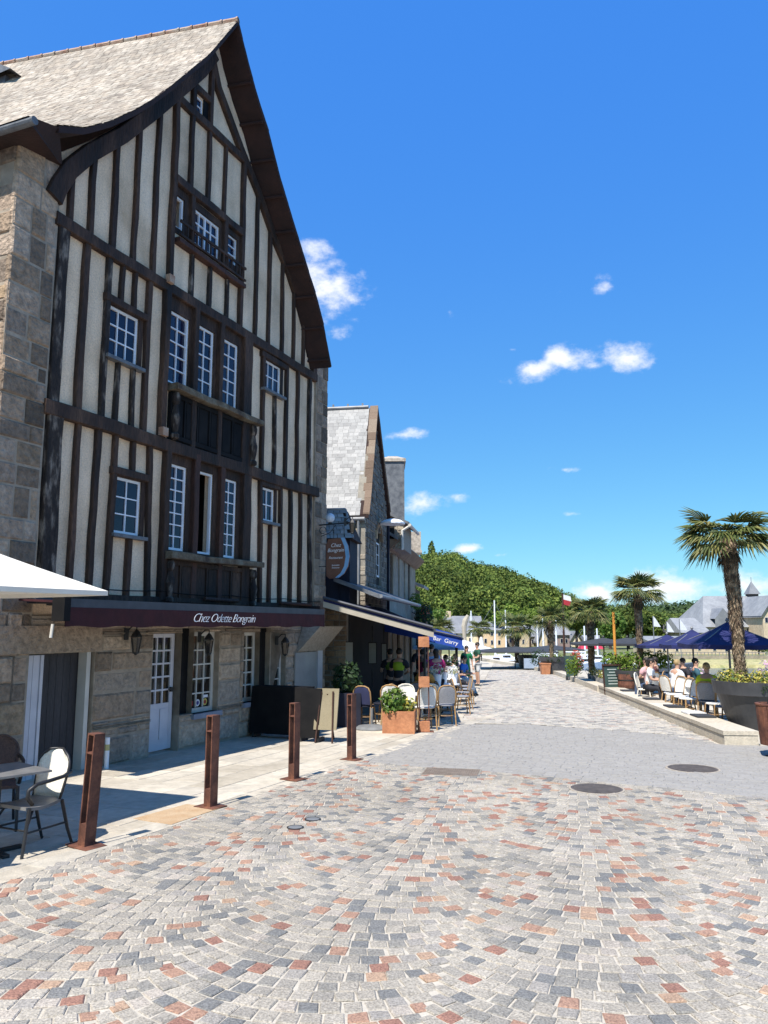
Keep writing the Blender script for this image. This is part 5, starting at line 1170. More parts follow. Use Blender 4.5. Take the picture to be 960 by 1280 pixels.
def person(pos, rz, label, top, bottom, hair=hair_d, pose='sit', h=1.70, group=None, dress=False, arms='front', hairlen=.0, shorts=False, vest=None, skin=None, hat=None, lean=0.0, seat=.46):
    t = thing('person', (0,0,0), label, 'person', group); sk = skin or skin_m; s = h/1.72; V = {}
    if pose == 'sit': hipz = seat+.09; L = [(.10,-.40,seat+.04),(.11,-.42,.09),(.11,-.55,.03)]
    elif pose == 'walk': hipz = .92; L = None
    else: hipz = .92; L = None
    ly = -lean
    sp = lambda f, y: (0, y+ly*f, hipz+.56*f)
    P = [(0,0,hipz),(0,.0+ly*.35,hipz+.20),(0,.01+ly*.75,hipz+.40),(0,.02+ly,hipz+.52),(0,.0+ly*1.1,hipz+.585),(0,-.015+ly*1.15,hipz+.66),(0,-.01+ly*1.2,hipz+.74),(0,.0+ly*1.22,hipz+.80)]
    Rr = [(.135,.10),(.115,.09),(.15,.105),(.13,.085),(.052,.055),(.068,.082),(.075,.095),(.045,.055)]
    E = [(0,1),(1,2),(2,3),(3,4),(4,5),(5,6),(6,7)]
    legs = []; arm = []
    for sd in (-1, 1):
        b = len(P)
        if pose == 'sit': q = [(sd*.09,-.02,hipz-.02),(sd*.10,-.40,seat+.06),(sd*.11,-.40,.10),(sd*.115,-.52,.035)]
        elif pose == 'walk': q = [(sd*.085,0,hipz-.06),(sd*.09,-.10*sd-.03,.50),(sd*.09,-.20*sd+.05,.09),(sd*.095,-.20*sd-.09,.035)]
        else: q = [(sd*.09,0,hipz-.06),(sd*.095,-.02,.50),(sd*.10,.02,.09),(sd*.115,-.12,.035)]
        P += q; Rr += [(.095,.095),(.062,.062),(.040,.042),(.034,.028)]; E += [(0,b),(b,b+1),(b+1,b+2),(b+2,b+3)]; legs.append(q)
        b = len(P); sh = (sd*.185, .01+ly*.95, hipz+.49)
        if arms == 'front': q = [sh,(sd*.25,-.06+ly*.9,hipz+.24),(sd*.16,-.30+ly*.8,hipz+.22)]
        elif arms == 'down': q = [sh,(sd*.245,.02+ly*.6,hipz+.20),(sd*.25,-.06+ly*.4,hipz-.04)]
        else: q = [sh,(sd*.26,-.05+ly,hipz+.25),(sd*.15,-.18+ly,hipz+.42 if sd > 0 else hipz+.2)]
        P += q; Rr += [.062,.045,.030]; E += [(3,b),(b,b+1),(b+1,b+2)]; arm.append(q)
    vs, fs = skin_mesh('body', P, E, Rr, sk, t); mb = MB(); mb.add(vs, fs)
    hd = P[6]
    mb.tube([(0,hd[1]-.085,hd[2]+.02),(0,hd[1]-.112,hd[2]-.015),(0,hd[1]-.09,hd[2]-.03)], [.008,.014,.008], 6)
    for sd in (-1, 1): mb.ball((sd*.078,hd[1]+.01,hd[2]-.005), .014, .022, .034, 6, 5)
    for q in arm:      # palm, four fingers and a thumb, slightly curled
        a, b = Vector(q[1]), Vector(q[2]); d = (b-a).normalized(); sd = 1 if q[0][0] > 0 else -1; w = d.orthogonal().normalized(); w = UP.cross(d).normalized() if abs(d.z) < .9 else Vector((0,1,0)); n = d.cross(w).normalized()
        mb.tube([b-d*.01, b+d*.045, b+d*.085], [.026,.034,.028], 8)
        for i in range(4):
            o_ = b+d*.075+w*(i-1.5)*.017; l = (.062,.075,.07,.055)[i]; mb.tube([o_, o_+d*l*.5-n*.006, o_+d*l*.85-n*.024], [.0085,.008,.006], 5)
        mb.tube([b+d*.02-w*.026*sd, b+d*.05-w*.05*sd, b+d*.08-w*.052*sd], [.010,.009,.007], 5)
    n1 = len(mb.f)
    for sd in (-1, 1): mb.ball((sd*.032,hd[1]-.088,hd[2]+.018), .011, .008, .008, 6, 5, mi=1)
    mb.tube([(-.022,hd[1]-.082,hd[2]-.055),(0,hd[1]-.089,hd[2]-.056),(.022,hd[1]-.082,hd[2]-.055)], .005, 5, mi=2)
    parts = []
    parts.append(mb.build('body', [sk, black_p, solid('lips', (.36,.14,.11))], t, smooth=True))
    # shirt or dress
    nk = Vector(P[3]).lerp(Vector(P[4]), .55); q = [P[0], P[1], P[2], P[3], tuple(nk)]; rr = [(.152,.120),(.135,.112),(.172,.130),(.165,.118),(.085,.075)]; e = [(0,1),(1,2),(2,3),(3,4)]; vv = list(q)
    for a in arm:
        b = len(vv); mid = Vector(a[0]).lerp(Vector(a[1]), .72); vv += [a[0], tuple(mid)]; rr += [.088, .068]; e += [(3,b),(b,b+1)]
    if dress:
        b = len(vv); vv += [(0,-.0,hipz-.22),(0,.0,hipz-.42)] if pose != 'sit' else [(0,-.2,hipz-.02),(0,-.38,hipz-.03)]; rr += [(.19,.16),(.23,.19)]; e += [(0,b),(b,b+1)]
    vs, fs = skin_mesh('shirt', vv, e, rr, top, t); m2 = MB(); m2.add(vs, fs); parts.append(m2.build('dress' if dress else 'shirt', top, t, smooth=True))
    if not dress:
        vv = [P[0]]; rr = [(.146,.114)]; e = []
        for q in legs:
            b = len(vv); vv += [q[0], tuple(Vector(q[0]).lerp(Vector(q[1]), .95))]; rr += [.112, .088]; e += [(0,b),(b,b+1)]
            if not shorts: vv.append(tuple(Vector(q[1]).lerp(Vector(q[2]), .92))); rr.append(.062); e.append((b+1,b+2))
        vs, fs = skin_mesh('trousers', vv, e, rr, bottom, t); m2 = MB(); m2.add(vs, fs); parts.append(m2.build('shorts' if shorts else 'trousers', bottom, t, smooth=True))
    m2 = MB(); m2.ball((0,hd[1]+.018,hd[2]+.028), .088, .103, .095, 12, 8)
    if hairlen: m2.ball((0,hd[1]+.065,hd[2]-.03-hairlen*.4), .075, .05, .10+hairlen*.5, 10, 8)
    parts.append(m2.build('hair', hair, t, smooth=True))
    m2 = MB()
    for q in legs: m2.tube([(q[3][0],q[3][1]+.13,.045),(q[3][0],q[3][1]+.02,.045),(q[3][0],q[3][1]-.07,.03)], [.045,.048,.03], 8)
    parts.append(m2.build('shoes', solid('shoes', (.05,.045,.04)), t))
    if vest:
        vs, fs = skin_mesh('vest', [P[1],P[2],P[3]], [(0,1),(1,2)], [(.155,.132),(.195,.15),(.185,.135)], vest, t); m2 = MB(); m2.add(vs, fs); parts.append(m2.build('vest', vest, t, smooth=True))
    if hat: m2 = MB(); m2.lathe([(.16,.04),(.10,.055),(.095,.12),(.05,.14)], (0,hd[1]+.01,hd[2]), 14); parts.append(m2.build('hat', hat, t))
    t.location = (pos[0], pos[1], gz(pos[1])+(pos[2] if len(pos) > 2 else 0)); t.rotation_euler = (0, 0, rz); t.scale = (s, s, s)
    return t
R = math.radians
green = solid('green_cloth', (.015,.20,.075)); dgreen = solid('dark_green_cloth', (.02,.085,.055)); magenta = solid('magenta_cloth', (.34,.015,.12)); blue_c = solid('blue_cloth', (.02,.14,.55)); lblue = solid('light_blue_cloth', (.20,.36,.60))
white_c = solid('white_cloth', (.72,.71,.69)); dark_c = solid('dark_cloth', (.018,.018,.025)); yellow_c = solid('bright_yellow_cloth', (.62,.66,.02)); hivis = solid('yellow_green_cloth', (.34,.48,.03)); red_c = solid('red_cloth', (.40,.03,.04)); beige = solid('beige_cloth', (.40,.34,.26)); teal = solid('dark_teal_cloth', (.03,.09,.12)); pink = solid('pale_pink_cloth', (.6,.35,.36)); orange_c = solid('orange_cloth', (.55,.25,.05)); denim = solid('denim', (.06,.09,.16))
person((3.28,31.0), R(15), 'woman-height person in a green dress standing at the terrace edge'.replace('woman-height ', ''), green, green, dress=True, pose='stand', h=1.64, arms='down', hairlen=.25)
person((3.98,33.3), R(-75), 'person in dark green shirt and white shorts standing at the edge of the road', dgreen, white_c, pose='stand', shorts=True, h=1.76, arms='front')
person((1.42,20.9), R(190), 'person in a magenta shirt leaning over a terrace table', magenta, dark_c, pose='stand', h=1.64, arms='front', lean=.12, hairlen=.1)
person((1.10,22.0), R(120), 'person in a magenta shirt half hidden behind the other magenta shirt', magenta, dark_c, pose='stand', h=1.62, arms='front', hair=hair_d)
person((1.08,23.4), R(200), 'person in dark clothes standing deep under the navy awning', dark_c, dark_c, pose='stand', h=1.78, arms='down')
person((1.52,25.0), R(180), 'person in a light blue shirt standing farther back under the awning', lblue, dark_c, pose='stand', h=1.74, arms='front')
person((2.72,27.6), R(60), 'person in a bright blue shirt and white trousers seated near the green dress', blue_c, white_c, pose='sit', arms='front', lean=.1)
person((2.35,26.4), R(100), 'person in a white shirt seated in the middle of the terrace', white_c, dark_c, pose='sit', arms='front', hair=hair_d)
person((2.25,28.6), R(-60), 'person in red seated at the back of the left terrace', red_c, denim, pose='sit', arms='front')
person((2.75,30.2), R(110), 'person in a pale pink shirt seated behind the blue shirt', pink, beige, pose='sit', arms='front', hair=hair_b)
person((.95,19.6), R(150), 'person in dark clothes with an orange bag seated under the navy awning', orange_c, dark_c, pose='sit', arms='front', lean=.15)
person((.36,20.2), R(160), 'person in a yellow green vest with folded arms under the navy awning', dark_c, dark_c, pose='stand', h=1.66, arms='up', vest=hivis, lean=.1)
person((.20,20.9), R(200), 'person in a dull green vest farther back in the shade', dark_c, dark_c, pose='stand', h=1.64, arms='front', vest=solid('olive_cloth', (.12,.20,.03)), lean=.1)
# right terrace
person((7.85,23.4), R(60), 'person in a white shirt seated sideways at the pale table by the bench', white_c, dark_c, pose='sit', arms='front', lean=.12)
person((8.15,24.2), R(-150), 'person in a pale pink top seated facing the white shirts', pink, denim, pose='sit', arms='front', hairlen=.15, lean=.05)
person((8.05,21.9), R(110), 'person with white shirt and dark bag leaning forward near the bench', white_c, denim, pose='sit', arms='front', hair=hair_b, lean=.16)
person((9.0,23.6), R(-60), 'person in dark clothes seated in the shade of the second navy parasol', dark_c, dark_c, pose='sit', arms='front')
person((9.35,23.5), R(80), 'person in a dark blue shirt seated in the shade facing the water', teal, dark_c, pose='sit', arms='front')
person((8.62,24.9), R(-120), 'person in dark red seated deep in the parasol shade', solid('wine_cloth', (.10,.03,.03)), dark_c, pose='sit', arms='front')
person((7.82,19.0), R(150), 'person in a bright yellow jacket seated beside the big charcoal planter', yellow_c, denim, pose='sit', arms='front', hair=hair_b)
person((9.15,31.5), R(100), 'person in white seated near the chalkboard and flower buckets', white_c, dark_c, pose='sit', arms='front')
person((9.5,30.4), R(-80), 'person in dark clothes beside a red chair behind the chalkboard', dark_c, dark_c, pose='sit', arms='front')

# left terrace chairs
GL = 'rattan chairs on the left terrace'
LW = bistro_chair(weave_w, weave_w, rattan, 'x', GL); LG = bistro_chair(weave_g, weave_g, rattan, 'x', GL); LD = bistro_chair(navy_d, solid('navy_weave', (.03,.035,.09)), rattan, 'x', GL); LC = bistro_chair(cream_c, weave_c, weave_c, 'x', GL)
place(LW, .90, 17.35, R(190), 'rattan chair with white woven back in front of the rusted post', first=True, s=1.05)
place(LC, .55, 18.1, R(10), 'cream rounded chair behind the shrub planter', first=True); place(LC, 1.05, 18.15, R(-10), 'cream rounded chair behind the rusted post')
place(LW, .18, 17.6, R(170), 'rattan chair with tan hoop half hidden by the shrub')
place(LG, 1.42, 18.2, R(185), 'rattan chair with grey woven back right of the rusted post', first=True)
place(LD, -.42, 17.95, R(160), 'rattan chair with dark blue back beside the umbrella foot', first=True); place(LD, -.05, 18.6, R(-120), 'dark blue backed rattan chair in deep shade behind the umbrella foot')
for i, (x, y, r, lb) in enumerate([(1.55,19.6,100,'grey backed chair at the second terrace table'),(2.05,20.9,95,'grey backed chair at the roadside edge of the shade, nearest'),(2.25,22.4,-85,'grey backed chair in the middle of the roadside edge'),(2.5,23.9,95,'grey backed chair halfway down the terrace edge'),(2.55,25.4,80,'grey backed chair near the seated people'),(1.3,21.6,-100,'grey backed chair behind the flower vases'),(2.72,27.65,60,'chair under the person in bright blue'),(2.35,26.45,100,'chair under the seated person in white'),(2.25,28.65,-60,'chair under the person in red'),(2.75,30.25,110,'chair under the person in pale pink'),(.95,19.65,150,'chair under the person with the orange bag')]):
    place(LG, x, y, R(r), lb)
def table(x, y, label, mat=whitetop, r=.34, h=.73, cat='table', group=None):
    t = thing('cafe_table', (x,y,gz(y)), label, cat, group); p = Vector((x,y,gz(y)))
    MB().lathe([(r,h-.02),(r,h)], p, 22).build('tabletop', mat, t); MB().tube([p+UP*.02, p+UP*(h-.02)], .025, 8).build('column', iron, t); MB().lathe([(.22,0),(.2,.02),(.04,.035)], p, 16).build('foot', iron, t)
    return t
def vase(x, y, z, label, fm, s=1.0, pot=white_p):
    t = thing('flower_vase', (x,y,z), label, 'vase', 'flower vases on the terraces'); p = Vector((x,y,z))
    MB().lathe([(.06*s,0),(.085*s,.24*s),(.09*s,.25*s),(.075*s,.25*s)], p, 14).build('pot', pot, t); mb = MB(); mb.leaves(p+UP*.33*s, .15*s, .15*s, .12*s, 110, .03*s, shell=.2, up=.4); mb.build('flowers', fm, t)
    return t
GT = 'round cafe tables on the left terrace'
for x, y, lb in ((.80,17.85,'round cafe table among the white chairs behind the planter'),(1.35,19.9,'round cafe table holding the tall white flower vase'),(1.75,21.7,'round cafe table beside the magenta shirt'),(2.1,24.6,'round cafe table halfway down the terrace'),(2.4,28.0,'round cafe table between the blue and red shirts'),(.35,18.9,'round cafe table in the shade of the awning')):
    table(x, y, lb, group=GT)
vase(1.35,19.9,gz(19.9)+.73,'tall white vase of white flowers on the nearest terrace table', fl_w, 1.35); vase(1.66,21.7,gz(21.7)+.73,'white vase of pink flowers beside the magenta shirt', fl_p, 1.2); vase(1.95,21.75,gz(21.7)+.73,'second white vase right of the magenta shirt', fl_w, 1.1); vase(2.1,24.6,gz(24.6)+.73,'dark leafy vase halfway down the terrace', leaf_d, 1.5)
# dark runner of shade-side decking boards is left as paving; white closed parasol and far furniture
p = Vector(at(602,826,62)); t = thing('closed_parasol', p, 'closed white parasol standing at the far end of the road', 'parasol'); b = at(602,826,62); a = at(602,796,62)
MB().lathe([(.10,.55),(.34,.62),(.26,.95),(.12,a.z-b.z-.1),(.03,a.z-b.z)], b, 10).build('canopy', white_c, t); MB().tube([b, b+UP*.6], .04, 8).build('pole', iron, t)
t = parasol((3.0,36.0,gz(36)), 1.55, at(0,806,36).z+.45, at(0,811,36).z, white_c, iron, 'pale flat parasol beyond the royal blue awning', .3, sag=.02)
# ------------------------------------------------------------------ right side: the stone bench along the quay
BN = thing('stone_bench', (6.7,15,gz(15)), 'long low granite bench wall along the right side of the road', 'bench')
def course(mb, fr, u0, u1, n0, n1, h0, h1, lens, g=.006):
    u = u0
    while u < u1-.01:
        l = random.uniform(*lens); v = u+l
        if v > u1-.4: v = u1
        A = [fr.p(u+g,n0,0),fr.p(u+g,n1,0),fr.p(v-g,n1,0),fr.p(v-g,n0,0)]; j = random.uniform(-.004,.004)
        mb.box8([Vector((p.x,p.y,gz(p.y)+h0+j)) for p in A]+[Vector((p.x,p.y,gz(p.y)+h1+j)) for p in A]); u = v
mb = MB(); course(mb, FQ, 0, 14.6, .015, .62, -.02, .175, (1.0,1.5)); mb.build('base_blocks', bench_m, BN)
mb = MB(); course(mb, FQ, -.012, 14.62, 0, .645, .18, .255, (1.3,1.9)); mb.build('top_slabs', bench_m, BN)
BK = thing('stone_kerb', (8.4,31,gz(31)), 'low stone kerb wall continuing beyond the bench along the quay', 'kerb')
mb = MB(); path = [(8.02,29.6),(8.9,37.5),(9.55,44.8),(9.6,51),(9.5,58),(8.5,70.5)]
for (a, b), w in zip(zip(path, path[1:]), (.5,)*9):
    a, b = Vector((*a,0)), Vector((*b,0)); d = (b-a).normalized(); n = Vector((d.y,-d.x,0)); L = (b-a).length; k = max(1, int(L/1.4))
    for i in range(k):
        p, q = a+d*(L*i/k+.008), a+d*(L*(i+1)/k-.008); A = [p,p+n*w,q+n*w,q]; mb.box8([Vector((r.x,r.y,gz(r.y)-.03)) for r in A]+[Vector((r.x,r.y,gz(r.y)+.2)) for r in A])
mb.build('blocks', bench_m, BK)
GM = 'seat pads laid on the bench'
for i, (u, w, l, mt, lb) in enumerate([(2.7,.40,.62,grey_c,'dark grey seat pad on the bench, nearest the planter'),(3.45,.42,.60,whitetop,'pale seat pad on the bench beside the nearest dark one'),(5.2,.40,.60,grey_c,'dark seat pad in the middle of the bench'),(7.7,.40,.5,grey_c,'small dark seat pad below the white shirts'),(11.2,.38,.5,grey_c,'dark seat pad at the far end of the bench')]):
    c = FQ.p(u,.40,0); z = gz(c.y)+.262; mb = MB(); A = [FQ.p(u-l/2,.40-w/2,0),FQ.p(u-l/2,.40+w/2,0),FQ.p(u+l/2,.40+w/2,0),FQ.p(u+l/2,.40-w/2,0)]
    mb.box8([Vector((p.x,p.y,gz(p.y)+.262)) for p in A]+[Vector((p.x,p.y,gz(p.y)+.295)) for p in A]); tag(mb.build('seat_pad', mt), lb, 'seat pad', GM)
# litter bin
p = Vector((6.60,13.35,gz(13.35))); t = thing('litter_bin', p, 'round rusted litter bin of vertical slats on a post', 'litter bin'); mb = MB()
for i in range(22):
    a = 2*PI*i/22; e = Vector((math.cos(a), math.sin(a), 0)); f = Vector((-e.y, e.x, 0)); r0, r1 = .235, .275
    A = [p+e*r0-f*.031, p+e*r0+f*.031, p+e*(r0+.014)+f*.031, p+e*(r0+.014)-f*.031]; B = [p+e*r1-f*.036, p+e*r1+f*.036, p+e*(r1+.014)+f*.036, p+e*(r1+.014)-f*.036]
    mb.box8([q+UP*.20 for q in A]+[q+UP*.86 for q in B])
mb.build('slatted_body', corten, t); MB().lathe([(.22,.21),(.262,.84)], p, 22).build('liner', black_p, t); MB().lathe([(.278,.84),(.30,.85),(.30,.875),(.24,.88),(.235,.85)], p, 24, cap=False).build('rim', corten, t)
mb = MB(); mb.box(p.x-.07, p.x+.07, p.y-.05, p.y+.05, p.z, p.z+.2); mb.box(p.x-.15, p.x+.15, p.y-.12, p.y+.12, p.z, p.z+.012); mb.build('foot', corten, t)
mb = MB(); mb.tube([p+Vector((-.1,0,.86)), p+Vector((-.1,0,.98)), p+Vector((.1,0,.98)), p+Vector((.1,0,.86))], .012, 6); mb.build('ashtray_frame', iron, t)

# ------------------------------------------------------------------ palms in big planters
def fan_leaf(mb, base, d, up, R_, nseg=18, spread=2.7, droop=.25, stalk=.45):
    d = d.normalized(); s = d.cross(up).normalized(); n = s.cross(d).normalized(); tip_ = base+d*stalk*R_*1.1
    mb.tube([base, base+d*stalk*R_*.5+n*.01, tip_], [.012,.009,.007], 4)
    for i in range(nseg):
        a = -spread/2+spread*(i+.5)/nseg; v = d*math.cos(a)+s*math.sin(a); L = R_*(.62+.12*math.cos(a*.8))*random.uniform(.9,1.06); w = (s*math.cos(a)-d*math.sin(a))
        m1 = tip_+v*L*.55+n*(.02*(i%2)); e = tip_+v*L-UP*(droop*L*(.6+.8*random.random()))
        h = .019*R_/.9+.004; fold = n*.012
        mb.add([tip_-w*h*.3, tip_+w*h*.3, m1+w*h*1.25-fold, m1+fold, m1-w*h*1.25-fold, e], [(0,3,4),(0,1,3),(1,2,3),(4,3,5),(3,2,5)])
def palm_crown(c, R_, n, seed=1, e0=.95, e1=1.35):
    rs = random.getstate(); random.seed(seed); mb = MB(); md = MB()
    for i in range(n):
        f = (i+.5)/n; el_ = e0-e1*f**.9+random.uniform(-.14,.14); a = i*2.39996+random.uniform(-.2,.2)
        d = Vector((math.cos(a)*math.cos(el_), math.sin(a)*math.cos(el_), math.sin(el_))); upv = Vector((0,0,1)) if abs(d.z) < .93 else Vector((math.cos(a),math.sin(a),0))*-1
        fan_leaf(mb, c+UP*random.uniform(-.06,.10)+Vector((d.x,d.y,0))*.05, d, upv, R_*random.uniform(.88,1.08), droop=.12+.30*f)
    for i in range(max(5, n//5)):
        a = random.random()*6.28; el_ = -1.0-random.random()*.35; d = Vector((math.cos(a)*math.cos(el_), math.sin(a)*math.cos(el_), math.sin(el_))); fan_leaf(md, c-UP*.10, d, UP, R_*.55, nseg=9, spread=1.6, droop=.4, stalk=.35)
    random.setstate(rs); return mb, md
def palm(pos, h, R_, label, r0=.15, n=34, seed=1, zbase=0.0, group='fan palms in planters along the quay', bend=(0,0), tuft=1, e0=.95, e1=1.4):
    t = thing('palm_tree', (pos[0],pos[1],pos[2]), label, 'palm tree', group); p = Vector(pos); k = 14; pts = []; rad = []
    for i in range(k+1):
        f = i/k; pts.append(p+UP*h*f+Vector((bend[0]*f*f, bend[1]*f*f, 0))+Vector((.012*math.sin(i*1.7), .012*math.cos(i*2.1), 0))); rad.append(r0*(.80+.42*f**1.5)*(1 if f < .95 else .8)+random.uniform(-.008,.008))
    mb = MB(); mb.tube(pts, rad, 10)
    for i in range(int(260*h/2.6*tuft)):          # leaf-base stubs and hanging fibre
        f = random.random()**.8; j = min(k-1, int(f*k)); c = pts[j].lerp(pts[j+1], f*k-j); r = rad[j]; a = random.random()*6.28; e = Vector((math.cos(a), math.sin(a), 0)); s = Vector((-e.y, e.x, 0)); L = .06+.09*random.random(); w = .018+.02*random.random(); sgn = random.choice((1, 1, -1))
        mb.add([c+e*r*.92-s*w, c+e*r*.92+s*w, c+e*(r+L*.35)+UP*sgn*L], [(0,1,2)])
    mb.build('trunk', palm_tr, t); c = pts[-1]; a, b = palm_crown(c, R_, n, seed=seed, e0=e0, e1=e1); a.build('crown', palm_m, t); b.build('dead_leaves', palm_dead, t)
    return t
def big_planter(x, y, label, rt=.86, rb=.52, h=1.1, group='charcoal planters along the quay', fl=fl_y, nfl=500):
    p = Vector((x,y,gz(y))); t = thing('planter', p, label, 'planter', group); hh = h*.74
    MB().lathe([(rb,0),(rb+(rt*.90-rb)*.55,hh*.5),(rt*.90,hh),(rt*.965,hh+.012),(rt,h),(rt-.05,h),(rt-.06,h-.08)], p, 40, cap=False).build('pot', planter_g, t)
    MB().lathe([(rt-.055,h-.09),(.001,h-.03)], p, 24, cap=False).build('soil', soil, t)
    mb = MB(); k = 9
    for i in range(k):
        a = 2*PI*i/k+.3; mb.leaves(p+Vector((math.cos(a)*rt*.68, math.sin(a)*rt*.68, h+.07)), .27, .27, .17, nfl//k, .036, shell=.2, up=.5)
    mb.build('flowers', fl, t)
    mb = MB()
    for i in range(7):
        a = -1.75+random.uniform(-.45,.5); q = p+Vector((math.cos(a)*(rt+.012), math.sin(a)*(rt+.012), h-.12)); mb.leaves(q-UP*random.uniform(0,.1), .07, .03, .13, 24, .022, shell=.1)
    mb.build('trailing_plant', leaf_d, t)
    return t
big_planter(7.98,16.75,'huge charcoal planter with yellow flowers beside the bench and bin', .93, .56, 1.08, nfl=1300)
c_ = at(925,832,16.75); cr_ = at(909,672,16.75)
palm((c_.x,16.75,gz(16.75)+.95), cr_.z-(gz(16.75)+.95), .86, 'tallest fan palm growing from the huge charcoal planter', r0=.135, n=36, seed=4, bend=(cr_.x-c_.x,0), tuft=6, e0=.62, e1=.95)
big_planter(9.05,28.3,'charcoal planter behind the chalkboard with tall grass', .8, .6, .85, fl=leaf_y, nfl=500); cr_ = at(802,740,28.4)
mb = MB(); c = Vector((9.2,28.4,gz(28.4)+1.15))
t = thing('ornamental_grass', (9.2,28.4,gz(28.4)+.8), 'clump of yellow green grass in the planter behind the chalkboard', 'plant')
for dx in (-.9,-.35,.35,.9): mb.leaves(c+Vector((dx,0,.05)), .42, .35, .36, 260, .07, shell=.1, up=.2)
mb.build('foliage', leaf_y, t)
palm((9.35,28.5,gz(28.5)+.7), cr_.z-(gz(28.5)+.7), .84, 'fan palm behind the blue parasols, second nearest', r0=.13, n=34, seed=9)
cr_ = at(735,765,34.5); palm((9.15,34.5,gz(34.5)+.5), cr_.z-(gz(34.5)+.5), .84, 'fan palm with a shaggy trunk beside the red market canopy', r0=.17, n=32, seed=12)
big_planter(9.62,44.5,'charcoal planter under the palm beside the kerb curve', .8, .62, .95, fl=leaf_y, nfl=260); cr_ = at(686,775,44.5); palm((9.55,44.5,gz(44.5)+.8), cr_.z-(gz(44.5)+.8), .95, 'fan palm in the planter by the kerb curve', r0=.15, n=28, seed=15)
big_planter(9.9,54,'charcoal planter farther round the kerb curve', .7, .55, .85, fl=leaf_y, nfl=200); cr_ = at(645,784,54); palm((9.3,54.5,gz(54)+.3), cr_.z-(gz(54)+.3), 1.2, 'fan palm farther round the quay behind masts', r0=.17, n=26, seed=21)
cr_ = at(598,786,76); palm((9.4,76,gz(76)-.3), cr_.z-(gz(76)-.3), 1.15, 'farthest fan palm on the quay above the white closed parasol', r0=.18, n=24, seed=25)
cr_ = at(549,787,66); palm((4.75,66,gz(66)), cr_.z-gz(66), 1.25, 'bright yellow green fan palm behind the royal blue awning', r0=.15, n=34, seed=31)
# shrubs on the quay
for x, y, rx, rz, mt, lb in ((8.75,36.0,.45,.5,leaf_y,'yellow green shrub left of the flower buckets'),(9.4,38.2,.35,.6,fl_r,'reddish shrub between planter and buckets'),(10.2,31.5,.9,.6,leaf_y,'broad yellow green shrub behind the dark parasols'),(11.6,29.2,.6,.35,fl_p,'flowering shrub at the quay edge'),(11.3,22.4,.6,.7,fl_p,'pale pink flowering shrub behind the huge planter'),(9.5,48,.6,.55,leaf_d,'dark bushy shrub on the kerb curve')):
    t = thing('shrub', (x,y,gz(y)), lb, 'shrub'); c = Vector((x,y,gz(y)+rz*1.0+.25)); mb = MB(); mb.leaves(c, rx, rx*.8, rz, 420, .06, shell=.3); mb.build('foliage', mt, t); MB().tube([c-UP*(rz+.27), c], .03, 6).build('stem', timber, t)
# chalkboard, flower buckets, orange mast, red tub
p = Vector((8.18,28.0,gz(28))); t = thing('chalkboard', p, 'green chalkboard sign in a wooden frame at the end of the bench', 'chalkboard'); d = Vector((.97,.2,0)).normalized()
bd = MB(); slab(bd, p, d, .60, .22, 1.0, .02, .12); bd = bd.build('board', chalk_m, t); mb = MB()
for q, w, z0, z1 in ((p-d*.33,.05,0,1.06),(p+d*.33,.05,0,1.06)): slab(mb, q-UP.cross(d)*.006, d, w, z0, z1, .035, .12)
slab(mb, p+UP.cross(d)*.085, d, .7, 1.0, 1.06, .04, 0); slab(mb, p, d, .7, .17, .22, .035, 0); mb.build('frame', timber_red, t)
mb = MB()
for i in range(6):
    z = .36+i*.10; w = .22+.2*random.random(); nn = UP.cross(d); q = p-nn*.004+nn*.12*(z-.22)/.78-nn*.004; slab(mb, q, d, w, z, z+.028, .002, .002)
mb.build('chalk_writing', solid('chalk', (.45,.50,.47)), bd)
for i in range(5):
    x, y = 9.30-.14*i, 35.2-1.15*i; p = Vector((x,y,gz(y))); t = thing('flower_bucket', p, ('zinc bucket of white flowers %s in the row by the chalkboard' % ('farthest','second farthest','in the middle','second nearest','nearest')[i]), 'flower bucket', 'zinc flower buckets along the kerb')
    MB().lathe([(.13,0),(.175,.40),(.19,.41),(.17,.41),(.16,.36)], p, 16, cap=False).build('bucket', zinc, t); MB().leaves(p+UP*.55, .27, .27, .2, 170, .045, shell=.2, up=.5).build('flowers', fl_w if i % 2 == 0 else fl_y, t)
p = Vector((8.58,29.0,gz(29))); t = thing('orange_pole', p, 'tall thin orange pole rising behind the chalkboard', 'pole'); MB().tube([p, p+UP*(at(765,765,29).z-p.z)], .05, 10).build('pole', orange_p, t); MB().lathe([(.2,0),(.18,.04),(.06,.06)], p, 14).build('foot', iron, t)
p = Vector((8.62,27.9,gz(28))); t = thing('wooden_tub', p, 'reddish brown wooden tub right of the chalkboard', 'tub'); MB().lathe([(.25,0),(.31,.35),(.28,.72),(.25,.72),(.25,.66)], p, 18).build('barrel', corten, t); mb = MB(); mb.lathe([(.303,.2),(.303,.24)], p, 18, cap=False); mb.lathe([(.309,.5),(.309,.54)], p, 18, cap=False); mb.build('hoops', iron, t)
p = Vector((9.05,44.0,gz(44))); t = thing('red_tub', p, 'orange red square tub beside the planter on the kerb', 'tub'); mb = MB(); mb.box8([p+Vector(q) for q in ((-.22,-.22,0),(.22,-.22,0),(.22,.22,0),(-.22,.22,0),(-.27,-.27,.6),(.27,-.27,.6),(.27,.27,.6),(-.27,.27,.6))]); mb.build('tub', corten_o, t); mb = MB(); mb.box(p.x-.29, p.x+.29, p.y-.29, p.y+.29, p.z+.56, p.z+.62); mb.build('rim', corten_o, t)
